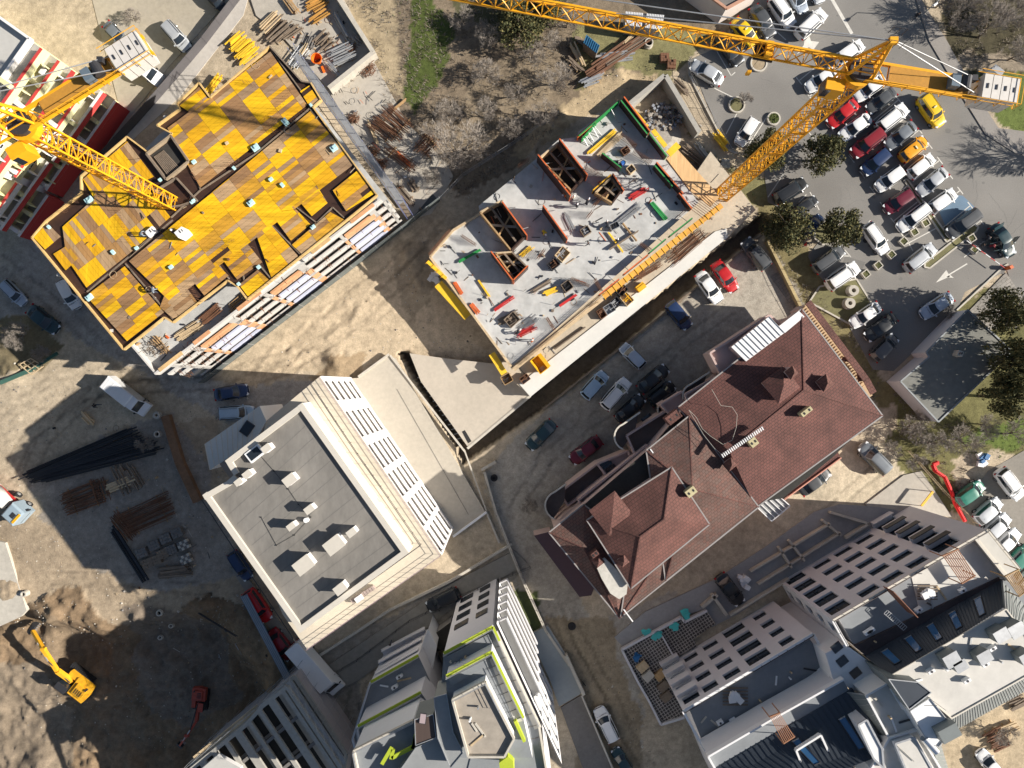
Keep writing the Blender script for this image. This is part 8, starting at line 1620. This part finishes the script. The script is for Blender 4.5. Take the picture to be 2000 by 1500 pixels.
bt = [((900, 292), 1.35, 0, 'biggest bare tree beside the lower yard'), ((958, 62), .7, 1, 'bare tree at the upper left of the thicket'), ((1040, 95), .75, 2, 'bare tree in the thicket under the jib'), ((1078, 75), .6, 3, 'bare tree left of the blue shed'), ((1090, 150), .75, 0, 'bare tree at the left end of the timber heap'), ((1010, 175), .6, 1, 'low bare tree in the middle of the dry field'), ((948, 135), .8, 2, 'bare tree right of the green patch'), ((950, 215), .75, 3, 'bare tree in the centre of the thicket'), ((1000, 245), .7, 2, 'bare tree above the dug strip'), ((1060, 215), .8, 1, 'dark bare tree beside the dirt slope'), ((870, 215), .8, 2, 'bare tree just below the green patch'), ((1110, 35), .7, 3, 'bare tree at the top right of the thicket'), ((905, 30), .7, 2, 'bare tree left of the jib end at the top edge'), ((840, 340), .6, 3, 'small bare tree at the lower tip of the thicket'),
 ((1790, 835), .9, 2, 'bare tree against the lower wall of the flat roofed hut'), ((1835, 868), .9, 3, 'bare tree below the point of the flat grey roof'), ((1885, 860), .8, 0, 'bare tree between the hut and the side road'), ((1750, 880), .6, 2, 'small bare tree beside the blue grey car'), ((1985, 850), .9, 1, 'bare tree at the right edge above the white four wheel drive'), ((1800, 905), .6, 3, 'small bare tree by the forecourt'), ((1935, 830), .8, 3, 'bare tree in the grass right of the hut'),
 ((1880, 28), 1.0, 0, 'bare tree nearest the street lamp'), ((1935, 55), 1.0, 1, 'bare tree in the dark park, middle one'), ((1985, 20), 1.1, 2, 'bare tree at the top right corner'), ((1995, 100), 1.0, 3, 'bare tree at the right edge above the path'), ((1850, -5), .8, 2, 'bare tree at the top edge beside the pavement'),
 ((1465, 185), .45, 3, 'young bare tree growing in the round kerbed planter'), ((1035, 990), .5, 2, 'small bare tree in front of the lower curved balcony'), ((272, 868), .55, 3, 'bare sapling at the top end of the black steel'), ((20, 655), .8, 2, 'bare tree in shade at the left edge'), ((75, 690), .6, 3, 'bare bush beside the green netting'), ((1868, 608), .5, 3, 'bare shrub at the nose of the silver blue car'), ((245, 20), .5, 2, 'bare shrub by the fence behind the grey car'), ((2095, 300), 1.3, 0, 'large bare tree just outside the right edge, shading the road'), ((1975, 1440), .7, 3, 'bare tree over the timber at the bottom right')]
for i, ((x, y), s, k, lb) in enumerate(bt):
    q = P(x, y, 2.5); q.z = -.1; clone(bp[k], q, i * 1.7, s, lb, 'leafless trees')
for p_ in bp: drop(p_)
# ---------------------------------------------------------------- ground cover
def cover(name, polys, n, m, hmin, hmax, wd, seed, kind='blade'):
    rnd = random.Random(seed); mb = MB(); cnt = 0; bb = [min(p[0] for pl in polys for p in pl), max(p[0] for pl in polys for p in pl), min(p[1] for pl in polys for p in pl), max(p[1] for pl in polys for p in pl)]
    xs = np.array([rnd.uniform(bb[0], bb[1]) for _ in range(n)]); ys = np.array([rnd.uniform(bb[2], bb[3]) for _ in range(n)]); ok = np.zeros(n, bool)
    for pl in polys: ok |= inpoly(xs, ys, pl)
    dens = fbm(xs * .03, ys * .03, 3); ok &= dens > (.42 if kind == 'blade' else .40)
    for x, y in zip(xs[ok], ys[ok]):
        q = P(x, y, 0); q.z = ground_z(q.x, q.y) - .02; h = rnd.uniform(hmin, hmax)
        for k in range(4):
            a = rnd.uniform(0, 6.28); o = Vector((math.cos(a), math.sin(a), 0)); tip = q + o * h * rnd.uniform(.3, 1.1) + Vector((rnd.uniform(-.2, .2), rnd.uniform(-.2, .2), h * rnd.uniform(.4, 1))); sd_2 = Vector((-o.y, o.x, 0)) * wd * rnd.uniform(.5, 1.2); mb.add([q - sd_2, q + sd_2, tip], [(0, 1, 2)], rnd.choice(m))
    return tag(mb.build(name), name.replace('_', ' ') + ' covering the unbuilt ground', 'plants', kind='stuff')
gr_ = [mat('grass blade', (.07, .13, .02), .9, .2, 2, 8), mat('yellow grass', (.14, .16, .04), .9, .2, 2, 8)]; dr_ = [mat('dry stalk', (.25, .21, .16), .95, .2, 2, 8), mat('grey stalk', (.20, .18, .155), .95, .2, 2, 8), mat('dark stalk', (.09, .07, .05), .95, .2, 2, 8)]
tag(cover('grass', [[(795, -20), (850, 0), (885, 50), (880, 110), (855, 160), (820, 215), (790, 190), (785, 130), (805, 70)], [(1890, 150), (2010, 140), (2010, 262), (1985, 262), (1945, 235)], [(1900, 830), (2010, 800), (2010, 890), (1900, 900)], [(1885, 600), (1960, 560), (2010, 580), (2010, 640)]], 9000, gr_, .12, .35, .05, 1), 'short green grass in patches by the thicket and the park')
tag(cover('undergrowth', [[(660, 0), (1130, -10), (1130, 150), (1080, 260), (1000, 320), (880, 390), (790, 310), (745, 170)], [(1500, 480), (1560, 540), (1640, 600), (1690, 690), (1740, 770), (1700, 790), (1590, 630)], [(1800, -10), (2010, -10), (2010, 120), (1900, 130)], [(1740, 770), (1790, 760), (1830, 830), (1980, 800), (1900, 900), (1880, 1000), (1800, 930), (1750, 880)]], 34000, dr_, .25, .8, .035, 2), 'dry brown undergrowth of stalks and twigs')
tag(cover('weeds', [[(655, 0), (800, 0), (790, 200), (735, 140)], [(1130, 130), (1440, 60), (1345, 120), (1340, 250), (1440, 380), (1500, 340), (1520, 400), (1440, 420), (1300, 170), (1200, 150)], [(1860, 600), (1960, 530), (1990, 600), (1900, 620)]], 6000, gr_ + dr_, .1, .3, .05, 3, 'w'), 'patchy green weeds between the slab and the car park')
def stones(name, polys, n, smin, smax, m, seed, label):
    rnd = random.Random(seed); mb = MB(); bb = [min(p[0] for pl in polys for p in pl), max(p[0] for pl in polys for p in pl), min(p[1] for pl in polys for p in pl), max(p[1] for pl in polys for p in pl)]
    xs = np.array([rnd.uniform(bb[0], bb[1]) for _ in range(n)]); ys = np.array([rnd.uniform(bb[2], bb[3]) for _ in range(n)]); ok = np.zeros(n, bool)
    for pl in polys: ok |= inpoly(xs, ys, pl)
    for x, y in zip(xs[ok], ys[ok]):
        q = P(x, y, 0); q.z = ground_z(q.x, q.y) - .03; s = rnd.uniform(smin, smax) * (1 if rnd.random() < .93 else 1.8); v = [q + Vector((math.cos(a) * s * rnd.uniform(.6, 1.2), math.sin(a) * s * rnd.uniform(.6, 1.2), 0)) for a in (0, 1.25, 2.5, 3.8, 5)]
        mb.add(v + [q + Vector((rnd.uniform(-.3, .3) * s, rnd.uniform(-.3, .3) * s, s))], [(i, (i + 1) % 5, 5) for i in range(5)], rnd.choice(m))
    return tag(mb.build(name), label, 'stones', kind='stuff')
stones('loose_stones', [[(0, 700), (600, 745), (420, 860), (560, 1300), (640, 1400), (560, 1500), (0, 1500)], [(480, 745), (860, 420), (1000, 700), (760, 700)], [(1190, 130), (1290, 150), (1130, 240), (900, 400), (860, 380)], [(1140, 1250), (1220, 1280), (1290, 1500), (1180, 1500)], [(660, 0), (760, 0), (785, 200), (740, 160)], [(640, 1300), (760, 1290), (700, 1500), (660, 1500)]], 9000, .04, .14, [rubble, dirtheap, darkcon, lightcon], 5, 'loose stones and clods scattered over the dirt')
# ---------------------------------------------------------------- people
def person_mesh(pose, name):
    J = {'stand': [(0, 0, .95), (0, 0, 1.2), (0, 0, 1.45), (0, 0, 1.56), (.02, 0, 1.70), (0, .10, .9), (.03, .11, .5), (0, .12, .08), (.14, .12, .04), (0, -.10, .9), (.06, -.11, .5), (-.02, -.12, .08), (.12, -.12, .04), (0, .20, 1.42), (.05, .27, 1.15), (.22, .26, .98), (0, -.20, 1.42), (.02, -.28, 1.15), (.16, -.27, .95)],
         'walk': [(0, 0, .93), (.03, 0, 1.18), (.06, 0, 1.43), (.08, 0, 1.54), (.11, 0, 1.68), (0, .10, .88), (.22, .11, .5), (.30, .12, .08), (.44, .12, .06), (0, -.10, .88), (-.12, -.11, .5), (-.38, -.12, .16), (-.30, -.12, .05), (.05, .20, 1.40), (-.12, .26, 1.15), (-.05, .27, .92), (.05, -.20, 1.40), (.22, -.26, 1.15), (.40, -.24, 1.02)],
         'bend': [(-.15, 0, .85), (.05, 0, 1.02), (.28, 0, 1.10), (.38, 0, 1.10), (.50, 0, 1.08), (-.15, .12, .8), (.02, .15, .45), (-.08, .17, .08), (.08, .17, .04), (-.15, -.12, .8), (.05, -.15, .45), (-.05, -.17, .08), (.10, -.17, .04), (.28, .20, 1.05), (.38, .26, .78), (.52, .18, .55), (.28, -.20, 1.05), (.40, -.26, .78), (.55, -.16, .55)]}[pose]
    E = [(0, 1), (1, 2), (2, 3), (3, 4), (0, 5), (5, 6), (6, 7), (7, 8), (0, 9), (9, 10), (10, 11), (11, 12), (2, 13), (13, 14), (14, 15), (2, 16), (16, 17), (17, 18)]
    Rr = [.15, .15, .15, .065, .11, .10, .075, .05, .045, .10, .075, .05, .045, .075, .055, .045, .075, .055, .045]
    me = bpy.data.meshes.new('sk'); me.from_pydata(J, E, []); o = bpy.data.objects.new('sk', me); COL.objects.link(o); md = o.modifiers.new('s', 'SKIN'); 
    if not me.skin_vertices: me.attributes  # layer is made with the modifier below
    try: sv = me.skin_vertices[0].data
    except Exception: sv = None
    if sv is None:
        bpy.context.view_layer.objects.active = o; bpy.ops.mesh.customdata_skin_add(); sv = me.skin_vertices[0].data
    for i, r_ in enumerate(Rr): sv[i].radius = (r_, r_ * (.75 if i in (1, 2) else 1))
    sv[0].use_root = True; ss = o.modifiers.new('u', 'SUBSURF'); ss.levels = 1; dg = bpy.context.evaluated_depsgraph_get(); m2_ = bpy.data.meshes.new_from_object(o.evaluated_get(dg)); bpy.data.objects.remove(o); m2_.name = name; return m2_
skin_m = mat('skin', (.42, .25, .18), .6, 0)
def make_people():
    base = {k: person_mesh(k, 'person_' + k) for k in ('stand', 'walk', 'bend')}
    hd = {'stand': (.03, 0, 1.74), 'walk': (.12, 0, 1.72), 'bend': (.55, 0, 1.12)}
    L_ = [((1107, 379), ZS, 'bend', 200, 'orange', 'white', 'worker in an orange jacket bending beside the upper core'), ((1121, 386), ZS, 'stand', 150, 'pale', 'white', 'worker in pale clothes next to the worker in orange'), ((1146, 396), ZS, 'bend', 60, 'dark', 'white', 'dark clothed worker bending near the slab centre'), ((1149, 475), ZS, 'walk', 190, 'dark', 'none', 'dark clothed worker walking in the open middle of the slab'), ((1126, 402), ZS, 'stand', 20, 'dark', 'white', 'dark clothed worker below the worker in orange'), ((1205, 470), ZS, 'stand', 90, 'dark', 'white', 'worker beside the yellow beam at the slab centre'), ((1062, 452), ZS, 'bend', 300, 'yellow', 'white', 'worker in yellow beside the free standing orange panel'), ((1213, 325), ZS, 'stand', 30, 'dark', 'blue', 'worker beside the blue drum'), ((1187, 440), ZS, 'bend', 100, 'dark', 'white', 'worker bending at the small crate'), ((1010, 650), ZS, 'bend', 45, 'dark', 'white', 'worker bending over the grey prop tangle'), ((1040, 665), ZS, 'stand', 160, 'orange', 'white', 'worker in orange near the red props'),
     ((274, 457), ZD, 'bend', 10, 'grey', 'none', 'worker in grey bending beside the white cabinet'), ((298, 568), ZD, 'bend', 60, 'grey', 'none', 'worker in grey crouching at the long joint in the lower deck'), ((340, 452), ZD, 'stand', 0, 'dark', 'white', 'worker standing between the two white cupboards'),
     ((1934, 452), 0, 'stand', 200, 'dark', 'none', 'person in black at the rear door of the dark car'), ((1928, 466), 0, 'bend', 20, 'dark', 'none', 'person in dark clothes leaning into the dark car'), ((1937, 480), 0, 'bend', 0, 'maroon', 'none', 'person in dark red near the front door of the dark car'), ((1917, 479), 0, 'stand', 180, 'dark', 'none', 'person standing by the lower square planter'),
     ((186, 792), 0, 'walk', 0, 'dark', 'none', 'person in black left of the white panel van'), ((764, 1258), 0, 'walk', 80, 'dark', 'none', 'person in black walking on the shaded lane'), ((1789, 32), 0, 'walk', 40, 'dark', 'none', 'pedestrian beside the street lamp'), ((1572, 478), 0, 'stand', 0, 'red', 'none', 'person in red in the shade of the conifer')]
    cc = {'orange': (.75, .18, .02), 'pale': (.6, .62, .5), 'dark': (.025, .027, .035), 'yellow': (.7, .5, .03), 'grey': (.22, .26, .30), 'maroon': (.2, .02, .03), 'red': (.55, .02, .03)}
    for px, z, pose, ang, c, hel, lb in L_:
        q = P(px[0], px[1], z + .9); q.z = z + .01; t_ = thing('person', q, lb, 'person', None, local=True); t_.rotation_euler = (0, 0, R(ang)); me = base[pose].copy(); me.materials.clear()
        for m_ in (mat('clothes ' + c, cc[c], .85, .1, 4, 10), mat('work trousers', (.05, .06, .09), .9, .1, 4, 10), skin_m, black): me.materials.append(m_)
        hx, _, hz = hd[pose]
        for p_ in me.polygons:
            cz = p_.center; up_ = (cz.z > hz - .20 and abs(cz.x - hx) < .16 and abs(cz.y) < .13); p_.material_index = 2 if up_ else (3 if cz.z < .1 else (1 if cz.z < (.88 if pose != 'bend' else .78) else 0)); p_.use_smooth = True
        o = bpy.data.objects.new('body', me); COL.objects.link(o); o.parent = t_; mb = MB(); m_ = {'white': whitep, 'blue': mat('blue helmet', (.03, .12, .5), .4, 0), 'none': mat('dark hair', (.02, .015, .012), .8, 0)}[hel]; vs = []; h0 = Vector((hx, 0, hz))
        rr = .135 if hel != 'none' else .108
        for j in range(4):
            for i in range(10): a, b = 6.28 * i / 10, j * .42; vs.append(h0 + Vector((math.cos(a) * rr * math.cos(b), math.sin(a) * rr * .9 * math.cos(b), math.sin(b) * .13 - .02)))
        vs.append(h0 + Vector((0, 0, .115))); mb.add(vs, [(j * 10 + i, j * 10 + (i + 1) % 10, (j + 1) * 10 + (i + 1) % 10, (j + 1) * 10 + i) for j in range(3) for i in range(10)] + [(30 + i, 30 + (i + 1) % 10, 40) for i in range(10)], m_)
        if hel != 'none': mb.beam(h0 + Vector((.08, -.07, -.01)), h0 + Vector((.08, .07, -.01)), .16, .02, m_)
        mb.build('helmet' if hel != 'none' else 'hair', t_, True)
make_people()
# furniture of the dirt corner at the lower right
for (x, y), m_, lb in (((1935, 1435), redp, 'stack of red brown boards above the white car'), ((1948, 1452), rust, 'dark red boards beside the white car'), ((1968, 1420), palewood, 'pale board square on the sunny dirt'), ((1955, 1345), palewood, 'pale boards at the foot of the clad wall'), ((1985, 1370), oldwood, 'brown timber heap at the right edge')):
    bundle((x - 12, y + 6), (x + 14, y - 6), 0, 1.5, 8, .09, mat('red brown timber', (.17, .085, .05), .9, .3) if m_ is redp else m_, lb, 'timber_stack', 'timber', .4, 'boards in the lower right dirt corner', square=True, h=.4)

# ---------------------------------------------------------------- litter on the building sites
def litter(name, polys, z, n, ms, label, seed, smax=1.6):
    rnd = random.Random(seed); mb = MB(); bb = [min(p[0] for pl in polys for p in pl), max(p[0] for pl in polys for p in pl), min(p[1] for pl in polys for p in pl), max(p[1] for pl in polys for p in pl)]
    xs = np.array([rnd.uniform(bb[0], bb[1]) for _ in range(n)]); ys = np.array([rnd.uniform(bb[2], bb[3]) for _ in range(n)]); ok = np.zeros(n, bool)
    for pl in polys: ok |= inpoly(xs, ys, pl)
    ok &= fbm(xs * .05, ys * .05, 2) > .4
    for x, y in zip(xs[ok], ys[ok]):
        q = P(x, y, z); q.z = z + .03 if z else ground_z(q.x, q.y) + .04; a = rnd.choice((R(38), R(-52), rnd.uniform(0, 3.1))) + rnd.uniform(-.2, .2); k = rnd.random(); d = Vector((math.cos(a), math.sin(a), 0)); m_ = rnd.choice(ms)
        if k < .55: L_ = rnd.uniform(.3, smax); mb.beam(q - d * L_ / 2, q + d * L_ / 2 + Vector((0, 0, rnd.uniform(0, .12))), rnd.uniform(.03, .10), .04, m_)
        elif k < .8: mb.box(q, rnd.uniform(.12, .5), rnd.uniform(.12, .35), rnd.uniform(.04, .3), m_, a)
        elif k < .93: L_ = rnd.uniform(.6, 1.4); mb.beam(q, q + d * L_ * .4 + Vector((0, 0, L_)), .035, .035, m_)
        else:
            for j in range(8): b = a + j * .7; mb.beam(q + Vector((math.cos(b), math.sin(b), 0)) * (.3 + j * .03), q + Vector((math.cos(b + .7), math.sin(b + .7), 0)) * (.33 + j * .03), .03, .03, m_)
    return tag(mb.build(name), label, 'litter', kind='stuff')
lm = [palewood, oldwood, wood, steel, rust, darkmetal, orange, concrete, black, steel, oldwood]
litter('slab_litter', [slab_px], ZS, 620, lm, 'small offcuts, props, hoses and tools strewn over the crowded slab', 11)
litter('podium_litter', [[(1000, 712), (1172, 580), (1400, 405), (1415, 440), (1020, 745)], [(1392, 300), (1470, 405), (1420, 450), (1400, 400)]], ZP, 260, lm, 'offcuts and tools strewn over the podium', 12)
litter('yard_litter', [[(500, 0), (640, 0), (720, 100), (640, 165), (555, 75)], [(640, 180), (726, 120), (795, 240), (872, 318), (842, 418), (800, 425)]], .16, 420, lm, 'offcuts and scrap lying between the stacks of both yards', 13)
litter('terrace_litter', [[(250, 665), (330, 610), (480, 590), (470, 610), (330, 715)]], ZT, 90, lm, 'offcuts on the lower terrace of the yellow deck block', 14, 1.0)
litter('deck_litter', [[(64, 465), (160, 378), (390, 163), (528, 92), (628, 196), (737, 382), (484, 585), (243, 683)]], ZD + .01, 90, [oldwood, rust, darkmetal, palewood, steel], 'offcuts and cables scattered on the formwork deck', 15, .9)
litter('site_litter', [[(100, 830), (380, 830), (470, 1130), (560, 1320), (400, 1440), (300, 1300), (200, 1150), (120, 1000)], [(1100, 90), (1300, 60), (1340, 160), (1150, 200), (1100, 160)], [(1310, 150), (1400, 250), (1470, 400), (1400, 400), (1360, 300)], [(880, 640), (900, 640), (1000, 740), (960, 740), (850, 560), (845, 600)], [(1130, 1290), (1180, 1370), (1150, 1400)]], 0, 700, lm + [rubble, palewood, lightcon], 'scrap wood, tubes and rubble scattered on the bare soil', 16, 1.3)
